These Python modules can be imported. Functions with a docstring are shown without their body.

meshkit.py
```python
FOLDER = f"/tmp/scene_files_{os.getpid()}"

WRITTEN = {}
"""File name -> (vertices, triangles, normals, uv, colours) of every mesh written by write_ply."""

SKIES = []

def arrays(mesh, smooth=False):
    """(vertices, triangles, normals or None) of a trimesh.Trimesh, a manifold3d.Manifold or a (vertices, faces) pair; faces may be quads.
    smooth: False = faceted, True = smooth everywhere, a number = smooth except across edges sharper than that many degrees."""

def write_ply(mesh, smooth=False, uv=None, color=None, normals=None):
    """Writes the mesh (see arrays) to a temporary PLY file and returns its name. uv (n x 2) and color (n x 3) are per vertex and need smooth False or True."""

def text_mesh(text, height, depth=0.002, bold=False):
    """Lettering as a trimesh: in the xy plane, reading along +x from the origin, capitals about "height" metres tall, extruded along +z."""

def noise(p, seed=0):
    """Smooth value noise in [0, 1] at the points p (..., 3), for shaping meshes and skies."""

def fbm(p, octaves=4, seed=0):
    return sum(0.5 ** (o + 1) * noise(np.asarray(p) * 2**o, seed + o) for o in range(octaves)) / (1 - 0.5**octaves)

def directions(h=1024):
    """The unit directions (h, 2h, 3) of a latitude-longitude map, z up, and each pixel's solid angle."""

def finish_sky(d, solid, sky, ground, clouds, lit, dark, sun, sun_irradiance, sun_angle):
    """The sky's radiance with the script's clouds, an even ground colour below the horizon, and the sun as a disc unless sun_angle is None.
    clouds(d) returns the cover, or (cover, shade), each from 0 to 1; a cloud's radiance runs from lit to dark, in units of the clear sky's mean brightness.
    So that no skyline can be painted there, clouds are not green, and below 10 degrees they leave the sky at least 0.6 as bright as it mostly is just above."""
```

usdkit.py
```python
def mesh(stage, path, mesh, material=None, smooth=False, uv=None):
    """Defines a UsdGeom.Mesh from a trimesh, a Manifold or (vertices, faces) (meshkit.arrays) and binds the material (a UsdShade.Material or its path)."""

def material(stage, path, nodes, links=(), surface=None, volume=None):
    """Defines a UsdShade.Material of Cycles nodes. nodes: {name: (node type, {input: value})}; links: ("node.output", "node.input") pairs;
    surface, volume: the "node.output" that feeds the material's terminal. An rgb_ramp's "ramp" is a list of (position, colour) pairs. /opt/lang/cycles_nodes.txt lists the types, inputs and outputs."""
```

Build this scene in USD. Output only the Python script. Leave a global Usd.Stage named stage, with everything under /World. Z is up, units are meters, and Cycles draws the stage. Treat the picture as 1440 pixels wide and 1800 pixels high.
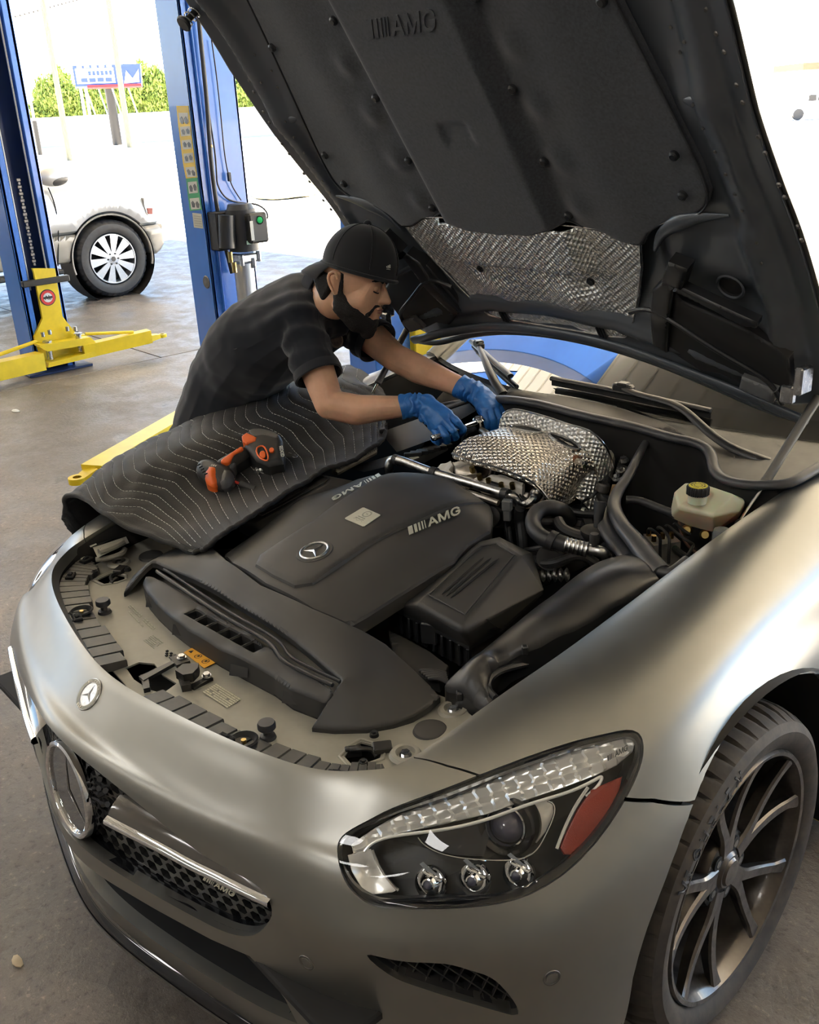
EXPOSURE = -0.65
SKY_STRENGTH, SUN_I = .62, .5
DEBUG = 0
LAMP = 27.0
import math, random, numpy as np, trimesh, usdkit, meshkit, manifold3d
from pxr import Usd, UsdGeom, UsdLux, UsdShade, Gf, Sdf, Vt
from scipy.spatial import Delaunay, cKDTree
from scipy.interpolate import RectBivariateSpline, RBFInterpolator, LinearNDInterpolator, CubicSpline, PchipInterpolator
from shapely.geometry import Polygon, LineString, Point, MultiPolygon, box as sbox
from shapely.ops import split as ssplit, unary_union
from shapely import contains_xy
stage = Usd.Stage.CreateInMemory()
UsdGeom.SetStageUpAxis(stage, 'Z'); UsdGeom.SetStageMetersPerUnit(stage, 1.0)
W = UsdGeom.Xform.Define(stage, '/World'); stage.SetDefaultPrim(W.GetPrim())
RNG = np.random.default_rng(7)
A = np.array
# ---------------------------------------------------------------- camera (z up; x = car's left, y = towards its tail)
CP = A([1.67067, -0.470113, 1.743081]); YAW, PIT, ROL, FPX = 0.872182, 0.393536, -0.051156, 1705.604
_fw = A([-math.sin(YAW)*math.cos(PIT), math.cos(YAW)*math.cos(PIT), -math.sin(PIT)])
_r = A([math.cos(YAW), math.sin(YAW), 0.]); _u = np.cross(_r, _fw)
CR, CU = _r*math.cos(ROL)+_u*math.sin(ROL), -_r*math.sin(ROL)+_u*math.cos(ROL)
cam = UsdGeom.Camera.Define(stage, '/World/camera')
_m = Gf.Matrix4d(*CR, 0, *CU, 0, *(-_fw), 0, *CP, 1)
UsdGeom.Xformable(cam).AddTransformOp().Set(_m)
cam.CreateHorizontalApertureAttr(24.0); cam.CreateVerticalApertureAttr(30.0)
cam.CreateFocalLengthAttr(24.0*FPX/1440); cam.CreateClippingRangeAttr(Gf.Vec2f(0.05, 5000))
cam.CreateExposureAttr(EXPOSURE)
# ---------------------------------------------------------------- daylight: one physical sky with its sun
SUN_EL, SUN_ROT = 58.0, 323.0
dome = UsdLux.DomeLight.Define(stage, '/World/sky'); dome.CreateIntensityAttr(1.0)
# (the dome's material is set below, once materials can be made)

def ray(px):
    d = CR*(px[0]-720)/FPX - CU*(px[1]-900)/FPX + _fw
    return d/np.linalg.norm(d)
def at(px, py, x=None, y=None, z=None, pl=None, n=None):
    """The point of the place on the ray of a photograph's pixel that lies on a plane of the car or the floor."""
    d = ray((px, py))
    if pl is not None: t = np.dot(A(pl)-CP, n)/np.dot(d, n)
    elif x is not None: t = (x-CP[0])/d[0]
    elif y is not None: t = (y-CP[1])/d[1]
    else: t = (z-CP[2])/d[2]
    return CP+t*d
def deep(px, py, D):
    return CP+D*(CR*(px-720)/FPX-CU*(py-900)/FPX+_fw)
def pix(X):
    X = np.asarray(X, float)-CP
    w = X@_fw
    return np.stack([720+FPX*(X@CR)/w, 900-FPX*(X@CU)/w], -1)

# ---------------------------------------------------------------- prims
USED = {}
def name_in(parent, name):
    k = (parent, name); n = USED.get(k, 0); USED[k] = n+1
    return f'{parent}/{name}' + (f'_{n:03d}' if n else '')
def props(p, label=None, cat=None, group=None, kind=None):
    for k, v in (('label', label), ('category', cat), ('group', group), ('kind', kind)):
        if v: p.SetCustomDataByKey(k, v)
    return p
def thing(name, label, cat, group=None, kind=None, loc=None, rz=0.0):
    x = UsdGeom.Xform.Define(stage, name_in('/World', name))
    if loc is not None: x.AddTranslateOp().Set(Gf.Vec3d(*map(float, loc)))
    if rz: x.AddRotateZOp().Set(float(rz))
    return props(x.GetPrim(), label, cat, group, kind)
def obj(name, mesh, mat, parent=None, smooth=35, label=None, cat=None, group=None, kind=None):
    base = '/World' if parent is None else (parent if isinstance(parent, str) else str(parent.GetPath()))
    if isinstance(mesh, MB): mesh = mesh.get()
    m = usdkit.mesh(stage, name_in(base, name), mesh, MAT[mat] if isinstance(mat, str) else mat, smooth=smooth)
    return props(m.GetPrim(), label, cat, group, kind)
def copy_of(src, name, label, loc, rz=0.0, group=None, scale=None):
    c = src.GetCustomData()
    x = thing(name, label, c.get('category'), group or c.get('group'), None, loc, rz)
    if scale: UsdGeom.Xformable(x).AddScaleOp().Set(Gf.Vec3f(*scale))
    x.GetReferences().AddInternalReference(src.GetPath()); x.SetInstanceable(True)
    return x

# ---------------------------------------------------------------- mesh building
def unit(v): v = A(v, float); return v/max(np.linalg.norm(v), 1e-12)
def frame(o, ez, ex=(1, 0, 0)):
    ez = unit(ez); ex = A(ex, float); ex = ex-ez*np.dot(ex, ez)
    if np.linalg.norm(ex) < 1e-6: ex = A([0, 1., 0])-ez*ez[1]
    ex = unit(ex); m = np.eye(4); m[:3, 0] = ex; m[:3, 1] = np.cross(ez, ex); m[:3, 2] = ez; m[:3, 3] = o
    return m
def tf(v, m): return np.asarray(v)@m[:3, :3].T+m[:3, 3]
def spline(pts, n=8, closed=False):
    pts = A(pts, float)
    if closed: pts = np.vstack([pts, pts[:1]])
    t = np.r_[0, np.cumsum(np.maximum(np.linalg.norm(np.diff(pts, axis=0), axis=1), 1e-6)**0.5)]
    s = CubicSpline(t, pts, bc_type='periodic' if closed else 'natural')
    q = np.concatenate([np.linspace(t[i], t[i+1], n, endpoint=False) for i in range(len(t)-1)])
    if not closed: q = np.r_[q, t[-1]]
    return s(q)
def cbox_v(s, b):
    s = A(s, float)/2; b = min(b, s.min()*0.9); V = []
    for i in (-1, 1):
        for j in (-1, 1):
            for k in (-1, 1):
                g = A([i, j, k])
                for a in range(3):
                    e = s-b; e[a] = s[a]; V.append(g*e)
    return A(V)
class MB:
    """Collects shapes into one mesh."""
    def __init__(self): self.v, self.f, self.n = [], [], 0
    def add(self, v, f=None):
        if f is None:
            if hasattr(v, 'to_mesh'): mm = v.to_mesh(); v, f = mm.vert_properties[:, :3], mm.tri_verts
            else: v, f = v.vertices, v.faces
        v = np.asarray(v, float); f = np.asarray(f, int)
        if f.shape[1] == 4: f = np.vstack([f[:, [0, 1, 2]], f[:, [0, 2, 3]]])
        self.v.append(v); self.f.append(f+self.n); self.n += len(v); return self
    def get(self): return trimesh.Trimesh(np.vstack(self.v), np.vstack(self.f), process=False)
    def mirror(self):
        o = MB(); t = self.get(); o.add(t.vertices*[-1, 1, 1], t.faces[:, ::-1]); return o
    def moved(self, m):
        o = MB(); t = self.get(); o.add(tf(t.vertices, m), t.faces); return o
    def hull(self, pts):
        h = trimesh.convex.convex_hull(A(pts, float)); return self.add(h.vertices, h.faces)
    def box(self, c, s, b=0.004, m=None, rz=0.0, ry=0.0, rx=0.0):
        v = cbox_v(s, b)
        if rx or ry or rz: v = v@trimesh.transformations.euler_matrix(*np.radians([rx, ry, rz]))[:3, :3].T
        v = v+A(c, float)
        return self.hull(v if m is None else tf(v, m))
    def cyl(self, p0, p1, r, r2=None, n=16, cap=True):
        p0, p1 = A(p0, float), A(p1, float); L = np.linalg.norm(p1-p0); r2 = r if r2 is None else r2
        return self.lathe([(0, 0), (r, 0), (r2, L), (0, L)] if cap else [(r, 0), (r2, L)], p0, p1-p0, n)
    def lathe(self, prof, o, ax, n=32, m=None, ex=(1, 0, 0), a0=0.0, a1=2*math.pi):
        prof = A(prof, float); full = abs(a1-a0-2*math.pi) < 1e-6
        a = np.linspace(a0, a1, n, endpoint=not full)
        v = np.stack([prof[:, None, 0]*np.cos(a), prof[:, None, 0]*np.sin(a), np.repeat(prof[:, 1:2], len(a), 1)], -1).reshape(-1, 3)
        k, q = len(a), []
        for i in range(len(prof)-1):
            for j in range(k if full else k-1):
                q.append((i*k+j, i*k+(j+1) % k, (i+1)*k+(j+1) % k, (i+1)*k+j))
        return self.add(tf(v, frame(o, ax, ex) if m is None else m), q)
    def tube(self, pts, r, n=8, closed=False, cap=True, flat=1.0, up=None):
        pts = A(pts, float); k = len(pts); r = np.broadcast_to(r, (k,))
        if closed: t = np.roll(pts, -1, 0)-np.roll(pts, 1, 0)
        else: t = np.gradient(pts, axis=0)
        t /= np.maximum(np.linalg.norm(t, axis=1, keepdims=True), 1e-9)
        x = A(up, float) if up is not None else (A([0, 0, 1.]) if abs(t[0][2]) < 0.9 else A([1., 0, 0]))
        rings, a = [], np.arange(n)/n*2*math.pi
        for i in range(k):
            if up is not None: x = A(up, float)
            x = unit(x-t[i]*np.dot(x, t[i])); y = np.cross(t[i], x)
            rings.append(pts[i]+r[i]*(np.cos(a)[:, None]*x*flat+np.sin(a)[:, None]*y))
        v = np.vstack(rings); q = []
        for i in range(k if closed else k-1):
            b = (i+1) % k
            for j in range(n): q.append((i*n+j, i*n+(j+1) % n, b*n+(j+1) % n, b*n+j))
        self.add(v, q)
        if cap and not closed:
            for i in (0, k-1):
                c = np.vstack([rings[i], rings[i].mean(0)]); f = [(j, (j+1) % n, n) for j in range(n)]
                self.add(c, A(f) if i else A(f)[:, ::-1])
        return self
    def rod(self, pts, r, n=8, k=6, closed=False, **kw): return self.tube(spline(pts, k, closed), r, n, closed, **kw)
    def ext(self, poly, depth, m=None, z0=0.0):
        for g in getattr(poly, 'geoms', [poly]):
            if g.is_empty or g.area < 1e-10: continue
            t = trimesh.creation.extrude_polygon(g, depth, engine='earcut'); v = t.vertices+[0, 0, z0]
            self.add(v if m is None else tf(v, m), t.faces)
        return self
    def sph(self, c, r, sub=2, m=None):
        t = trimesh.creation.icosphere(sub); v = t.vertices*A(r, float)
        if m is not None: v = v@m[:3, :3].T
        return self.add(v+A(c, float), t.faces)
    def grid(self, P, closed_u=False):
        P = np.asarray(P, float); a, b = P.shape[:2]; q = []
        I = np.arange(a*b).reshape(a, b); J = np.vstack([I, I[:1]]) if closed_u else I
        q = np.stack([J[:-1, :-1], J[1:, :-1], J[1:, 1:], J[:-1, 1:]], -1).reshape(-1, 4)
        return self.add(P.reshape(-1, 3), q)
    def text(self, s, h, m, depth=0.001, bold=False, center=False, slant=0.0):
        t = meshkit.text_mesh(s, h, depth, bold); v = t.vertices.copy()
        if center: v[:, :2] -= (v[:, :2].max(0)+v[:, :2].min(0))/2
        v[:, 0] += slant*v[:, 1]
        return self.add(tf(v, m), t.faces)

def resample(ring, h):
    ls = LineString(ring); n = max(3, int(math.ceil(ls.length/h)))
    keep = [0.0]; c = np.r_[0, np.cumsum(np.linalg.norm(np.diff(A(ring.coords), axis=0), axis=1))]
    out = []
    co = A(ring.coords)
    for i in range(len(co)-1):
        L = np.linalg.norm(co[i+1]-co[i]); k = max(1, int(round(L/h)))
        out += [co[i]+(co[i+1]-co[i])*j/k for j in range(k)]
    return A(out)
def domain(poly, h, extra=(), rings=()):
    """Triangulates a polygon densely. Returns the points, triangles and the boundary loops (point numbers)."""
    pts, loops, n = [], [], 0
    for r in [poly.exterior, *poly.interiors]:
        b = resample(r, h); 
        keep = np.linalg.norm(np.diff(np.vstack([b, b[:1]]), axis=0), axis=1) > 1e-7
        b = b[keep]; loops.append(np.arange(n, n+len(b))); pts.append(b); n += len(b)
    for d in rings:
        g = poly.buffer(-d)
        for q in getattr(g, 'geoms', [g]):
            if not q.is_empty:
                for r in [q.exterior, *q.interiors]: pts.append(resample(r, h))
    x0, y0, x1, y1 = poly.bounds
    gx, gy = np.meshgrid(np.arange(x0, x1, h), np.arange(y0, y1, h*0.866)); gx[1::2] += h/2
    g = np.stack([gx.ravel(), gy.ravel()], 1)
    inner = poly.buffer(-(max([0.55*h, *[r+0.45*h for r in rings]])))
    if not inner.is_empty: pts.append(g[contains_xy(inner, g[:, 0], g[:, 1])])
    if len(extra): pts.append(A(extra))
    P = np.vstack(pts); P = P+np.random.default_rng(1).normal(0, 1e-7, P.shape)
    T = Delaunay(P).simplices; c = P[T].mean(1)
    a = P[T]; ar = np.abs(np.cross(a[:, 1]-a[:, 0], a[:, 2]-a[:, 0]))
    T = T[contains_xy(poly, c[:, 0], c[:, 1]) & (ar > 1e-12)]
    a = P[T]; s = np.cross(a[:, 1]-a[:, 0], a[:, 2]-a[:, 0]); T[s < 0] = T[s < 0][:, ::-1]
    return P, T, loops
def skirt(mb, V, loops, d):
    """Side walls that hang from the boundary loops of a panel by the vectors d."""
    for L in loops:
        a = V[L]; b = a+(d[L] if np.ndim(d) == 2 else d); k = len(L); i = np.arange(k); j = (i+1) % k
        mb.add(np.vstack([a, b]), np.stack([i, i+k, j+k, j], 1))
FLAT = frame((0, 0, 0), (0, 0, 1))
def sheet(outline, ctrl=(), thick=0.01, h=0.012, r=0.0, m=FLAT, holes=(), bump=None, smooth=0.0, bottom=True):
    """A moulded cover: a plan outline (3D points), its height from a thin plate through outline and ctrl, edges rounded by r."""
    inv = np.linalg.inv(m); o = tf(outline, inv); c = tf(ctrl, inv) if len(ctrl) else np.zeros((0, 3))
    hs = [tf(x, inv) for x in holes]
    k = np.vstack([o, c]+hs)
    poly = Polygon(o[:, :2], [x[:, :2] for x in hs]).buffer(0)
    if poly.geom_type != 'Polygon': poly = max(poly.geoms, key=lambda g: g.area)
    _, idx = np.unique(np.round(k[:, :2], 5), axis=0, return_index=True); k = k[np.sort(idx)]
    f = RBFInterpolator(k[:, :2], k[:, 2], kernel='thin_plate_spline', smoothing=smooth)
    P, T, loops = domain(poly, h, rings=(0.3*r, r) if r else ())
    z = f(P)
    if bump is not None: z = z+bump(P)
    if r:
        bl = poly.boundary
        import shapely
        d = np.minimum(shapely.distance(shapely.points(P), bl), r); z = z-(r-np.sqrt(np.maximum(r*r-(r-d)**2, 0)))
    V = tf(np.c_[P, z], m); mb = MB().add(V, T); dn = -m[:3, 2]*thick
    skirt(mb, V, loops, dn)
    if bottom: mb.add(V+dn, T[:, ::-1])
    mb.f_h = lambda q: f(np.atleast_2d(q)); return mb
def onto(path, mb, m=FLAT, lift=0.0):
    """Lifts points onto the height function of a sheet."""
    q = tf(path, np.linalg.inv(m)); q[:, 2] = mb.f_h(q[:, :2])+lift; return tf(q, m)

# ---------------------------------------------------------------- materials
MAT = {}
def mat(name, col, rough=0.5, metal=0.0, var=0.0, scale=20.0, bump=0.0, bscale=None, spec=0.5, coat=0.0, sheen=0.0, detail=4.0, dist=0.002, rvar=0.0, col2=None, stretch=None, btype='noise', **kw):
    """A plain surface with slight mottling and fine relief."""
    N = {'p': ('principled_bsdf', dict(base_color=col, roughness=rough, metallic=metal, specular_ior_level=spec, coat_weight=coat, **({'sheen_weight': sheen, 'sheen_roughness': 0.5} if sheen else {}), **kw))}
    L = []
    if var or bump or rvar:
        N['tc'] = ('texture_coordinate', {}); N['mp'] = ('mapping', {'scale': stretch or (1, 1, 1)}); L.append(('tc.object', 'mp.vector'))
    if var or rvar:
        N['n'] = ('noise_texture', dict(scale=scale, detail=detail, roughness=0.6)); L.append(('mp.vector', 'n.vector'))
    if var:
        c2 = col2 or tuple(min(1, c*(1+var)) for c in col); c1 = col if col2 else tuple(c*(1-var) for c in col)
        N['r'] = ('rgb_ramp', {'ramp': [(0.3, c1), (0.7, c2)]}); L += [('n.fac', 'r.fac'), ('r.color', 'p.base_color')]
    if rvar:
        N['rr'] = ('rgb_ramp', {'ramp': [(0.3, (rough-rvar,)*3), (0.7, (rough+rvar,)*3)]}); L += [('n.fac', 'rr.fac'), ('rr.color', 'p.roughness')]
    if bump:
        if btype == 'voronoi': N['b'] = ('voronoi_texture', dict(scale=bscale or scale)); o = 'b.distance'
        else: N['b'] = ('noise_texture', dict(scale=bscale or scale*4, detail=3.0)); o = 'b.fac'
        N['bm'] = ('bump', dict(strength=bump, distance=dist)); L += [('mp.vector', 'b.vector'), (o, 'bm.height'), ('bm.normal', 'p.normal')]
    MAT[name] = usdkit.material(stage, '/World/Looks/'+name, N, L, surface='p.BSDF'); return MAT[name]
# ---------------------------------------------------------------- the sky and its sun
usdkit.material(stage, '/World/Looks/sky_look', {
    'sky': ('sky_texture', dict(sky_type='multiple_scattering', sun_elevation=math.radians(SUN_EL), sun_rotation=math.radians(SUN_ROT), sun_intensity=SUN_I, sun_disc=True, aerosol_density=2.0, air_density=1.0)),
    'tc': ('texture_coordinate', {}),
    'bg': ('background_shader', dict(strength=SKY_STRENGTH))}, [('tc.generated', 'sky.vector'), ('sky.color', 'bg.color')], surface='bg.background')
UsdShade.MaterialBindingAPI.Apply(dome.GetPrim()).Bind(UsdShade.Material.Get(stage, '/World/Looks/sky_look'))
# ---------------------------------------------------------------- materials
mat('paint', (.295, .288, .264), .345, .92, bump=.02, bscale=900, dist=.0002, rvar=.02, scale=3)
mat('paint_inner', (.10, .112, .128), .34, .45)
mat('bay_paint', (.30, .285, .24), .5, .35, var=.12, scale=14, rvar=.05)
mat('plastic', (.0145, .0145, .015), .55, bump=.12, bscale=1500, dist=.0004)
mat('plastic_dusty', (.034, .033, .031), .58, var=.2, scale=9, bump=.1, bscale=1500, dist=.0004)
mat('cover', (.0215, .0212, .0205), .55, var=.12, scale=6, bump=.12, bscale=1400, dist=.0004)
mat('plastic_grey', (.05, .048, .043), .5, var=.25, scale=25)
mat('satin', (.014, .0145, .0155), .38)
mat('gloss_black', (.008, .008, .009), .08, coat=.4)
mat('black', (.004, .004, .004), .8)
mat('rubber', (.02, .021, .023), .48, var=.3, scale=30, bump=.08, bscale=300, dist=.0006)
mat('seal', (.035, .037, .042), .42, var=.25, scale=22)
mat('tyre', (.022, .019, .0165), .72, var=.45, scale=35, bump=.15, bscale=260, dist=.0008, col2=(.05, .04, .03))
mat('felt', (.042, .045, .051), .95, var=.25, scale=160, bump=.5, bscale=700, dist=.001, sheen=.25, spec=.2)
mat('chrome', (.85, .85, .86), .05, 1.0)
mat('steel', (.6, .6, .6), .22, 1.0, rvar=.06, scale=60)
mat('alu', (.72, .71, .69), .3, 1.0, rvar=.08, scale=40)
mat('alu_dirty', (.55, .5, .43), .42, .9, var=.3, scale=35, bump=.2, bscale=60, dist=.002)
mat('dull_metal', (.16, .15, .14), .45, .8, var=.3, scale=30)
mat('rusty', (.2, .09, .045), .75, .3, var=.5, scale=45)
mat('turbo', (.06, .042, .032), .4, .8, var=.4, scale=20)
mat('wheel', (.085, .075, .066), .3, .75, rvar=.05, scale=25, coat=.3)
mat('foil', (.80, .79, .77), .2, 1.0, rvar=.05, scale=30)
mat('foil_warm', (.74, .69, .62), .24, 1.0, rvar=.06, scale=30, var=.08)
mat('white_wrap', (.72, .68, .6), .55, var=.12, scale=14, bump=.4, bscale=30, dist=.006)
mat('fluid_tank', (.62, .58, .42), .42, var=.05, scale=10, subsurface_weight=.3, subsurface_scale=.02)
mat('copper', (.5, .3, .2), .35, .9, var=.25, scale=30)
mat('yellow', (.72, .53, .012), .4, var=.1, scale=9)
mat('yellow_cap', (.6, .5, .03), .5)
mat('blue', (.030, .14, .52), .32, var=.08, scale=3, coat=.25)
mat('blue_dark', (.012, .028, .09), .4)
mat('shirt', (.017, .0195, .026), .92, var=.2, scale=8, bump=.25, bscale=900, dist=.0006, sheen=.25, spec=.2)
mat('trousers', (.018, .018, .018), .92, sheen=.2, spec=.2)
mat('cap', (.014, .015, .0175), .9, bump=.3, bscale=1100, dist=.0006, sheen=.3, spec=.2)
mat('skin', (.66, .38, .245), .47, var=.12, scale=18, bump=.06, bscale=500, dist=.001, subsurface_weight=.12, subsurface_scale=.006, spec=.4)
mat('lip', (.36, .15, .11), .45)
mat('hair', (.011, .009, .008), .75, bump=.8, bscale=350, dist=.003)
mat('eye_white', (.6, .56, .52), .2)
mat('glove', (.018, .13, .42), .42, var=.12, scale=40, bump=.3, bscale=90, dist=.002)
mat('blanket', (.0075, .0073, .007), .72, var=.3, scale=25, bump=.35, bscale=220, dist=.002, sheen=.05)
mat('thread', (.48, .47, .44), .8)
mat('orange', (.72, .12, .015), .42, var=.06, scale=20)
mat('tool_black', (.018, .018, .018), .5, bump=.1, bscale=600, dist=.0005)
mat('tool_grey', (.07, .068, .066), .42)
mat('amber', (.20, .018, .006), .25, bump=.2, bscale=500, dist=.002, btype='voronoi')
mat('label_white', (.62, .6, .52), .5)
mat('label_cream', (.55, .53, .42), .4, .2)
mat('label_orange', (.75, .36, .03), .5)
mat('label_yellow', (.72, .5, .05), .5)
mat('label_green', (.05, .3, .12), .5)
mat('sign_white', (.75, .75, .74), .6)
mat('sign_blue', (.06, .09, .26), .6)
mat('sign_red', (.5, .03, .03), .6)
mat('print_grey', (.36, .35, .28), .6)
mat('print_dark', (.02, .02, .02), .6)
mat('silver', (.66, .645, .61), .28, .5, coat=.6)
mat('silver_low', (.33, .31, .27), .4, .3)
mat('alloy', (.82, .82, .82), .2, .8)
mat('car_white', (.75, .75, .75), .4, coat=.5)
mat('wood', (.14, .14, .10), .9, var=.25, scale=4, stretch=(6, 6, .6))
mat('foliage', (.10, .17, .025), .7, var=.5, scale=1.2, col2=(.28, .34, .06))
mat('bark', (.09, .07, .05), .9)
MAT['floor'] = usdkit.material(stage, '/World/Looks/floor', {'tc': ('texture_coordinate', {}), 'n1': ('noise_texture', dict(scale=.55, detail=6.0, roughness=.62)), 'n2': ('noise_texture', dict(scale=4.5, detail=8.0, roughness=.7)), 'n3': ('noise_texture', dict(scale=48.0, detail=5.0, roughness=.7)), 'v': ('voronoi_texture', dict(scale=42.0)),
    'r1': ('rgb_ramp', {'ramp': [(.34, (.070, .058, .047)), (.5, (.115, .097, .081)), (.66, (.205, .174, .147))]}), 'r2': ('rgb_ramp', {'ramp': [(.35, (.62, .60, .58)), (.55, (1, 1, 1)), (.72, (1.3, 1.28, 1.25))]}), 'r3': ('rgb_ramp', {'ramp': [(.32, (.40, .38, .36)), (.46, (1, 1, 1)), (.58, (1, 1, 1)), (.70, (2.1, 2.0, 1.9))]}),
    'm1': ('mix', dict(mix_type='multiply', fac=1.0)), 'm2': ('mix', dict(mix_type='multiply', fac=.85)), 'rr': ('rgb_ramp', {'ramp': [(.35, (.30, .30, .30)), (.6, (.62, .62, .62))]}), 'ad': ('math', dict(math_type='multiply_add', value2=.5)), 'b': ('bump', dict(strength=.8, distance=.006)), 'p': ('principled_bsdf', dict(specular_ior_level=.55))},
    [('tc.object', 'n1.vector'), ('tc.object', 'n2.vector'), ('tc.object', 'n3.vector'), ('tc.object', 'v.vector'), ('n1.fac', 'r1.fac'), ('n2.fac', 'r2.fac'), ('n3.fac', 'r3.fac'), ('r1.color', 'm1.color1'), ('r2.color', 'm1.color2'), ('m1.color', 'm2.color1'), ('r3.color', 'm2.color2'), ('m2.color', 'p.base_color'), ('n2.fac', 'rr.fac'), ('rr.color', 'p.roughness'), ('n3.fac', 'ad.value1'), ('n2.fac', 'ad.value3'), ('ad.value', 'b.height'), ('b.normal', 'p.normal')], surface='p.BSDF')
mat('slab_edge', (.05, .042, .035), .95)
mat('pale_ground', (.58, .56, .52), .9, var=.12, scale=.35, detail=8, bump=.2, bscale=12, dist=.006)
mat('dry_grass', (.42, .36, .18), .95, var=.25, scale=3, bump=.6, bscale=40, dist=.03)
mat('roof_sheet', (.66, .635, .555), .5, .2, var=.1, scale=.8)
mat('wall_pale', (.6, .58, .55), .9)
mat('red_roof', (.35, .1, .06), .8)
mat('galv', (.5, .5, .49), .4, .8)
def glass(name, tint=(1, 1, 1), ior=1.45, rough=0.0):
    """A pane: clear, with its mirror by angle, so that light passes."""
    MAT[name] = usdkit.material(stage, '/World/Looks/'+name, {'t': ('transparent_bsdf', {'color': tint}), 'g': ('glossy_bsdf', {'color': (1, 1, 1), 'roughness': rough}),
        'f': ('fresnel', {'IOR': ior}), 'm': ('mix_closure', {})}, [('f.fac', 'm.fac'), ('t.BSDF', 'm.closure1'), ('g.BSDF', 'm.closure2')], surface='m.closure')
glass('lens', (.93, .93, .92)); glass('windscreen_glass', (.35, .37, .37), 1.22); glass('side_glass', (.2, .22, .22), 1.6)
def lens_solid(name):
    MAT[name] = usdkit.material(stage, '/World/Looks/'+name, {'p': ('principled_bsdf', dict(base_color=(.95, .95, .97), roughness=.02, transmission_weight=1.0, ior=1.5))}, [], surface='p.BSDF')
lens_solid('bulb_glass')
mat('bay_gloss', (.06, .055, .05), .14, .3, coat=.6)
mat('plate_glass', (.012, .011, .01), .03, coat=1.0)
mat('lamp_black', (.03, .03, .03), .3, .4)
mat('lamp_reflector', (.95, .92, .86), .28, .45, coat=.6)
mat('projector_glass', (.05, .05, .08), .03, 0, coat=1.0)
mat('dull_dark', (.03, .029, .027), .42, .5)
mat('brass', (.55, .4, .15), .3, 1.0)
mat('print_pale', (.55, .52, .38), .5)
mat('plug_grey', (.11, .115, .12), .5, var=.2, scale=20)
mat('rail_grey', (.33, .31, .26), .5, .4, var=.25, scale=25)
mat('tag_tan', (.42, .28, .14), .7, var=.3, scale=60)
mat('rusty_dust', (.13, .09, .065), .95, var=.4, scale=30)
mat('strut_grey', (.13, .125, .115), .45, .3)
mat('dash', (.03, .028, .026), .8)
mat('cowl_tan', (.055, .05, .045), .5, var=.1, scale=8)
mat('red', (.55, .03, .02), .4)
mat('patch', (.13, .10, .085), .7, var=.4, scale=90)
mat('patch_rim', (.28, .22, .17), .7)
mat('green_button', (.02, .45, .12), .35)
mat('label_mint', (.45, .65, .55), .5)
mat('lamp_clear', (.75, .73, .70), .15, .4, coat=.6)
mat('red_pale', (.6, .25, .2), .7)
mat('leaf_tan', (.5, .4, .26), .8)
mat('wall_inner', (.16, .152, .14), .8, var=.2, scale=.8)
mat('wall_dark', (.11, .09, .07), .8, var=.2, scale=.8)
MAT['tube_light'] = usdkit.material(stage, '/World/Looks/tube_light', {'e': ('emission', {'color': (1.0, .98, .95), 'strength': LAMP})}, [], surface='e.emission')
mat('mesh_black', (.014, .014, .0145), .35)
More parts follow.
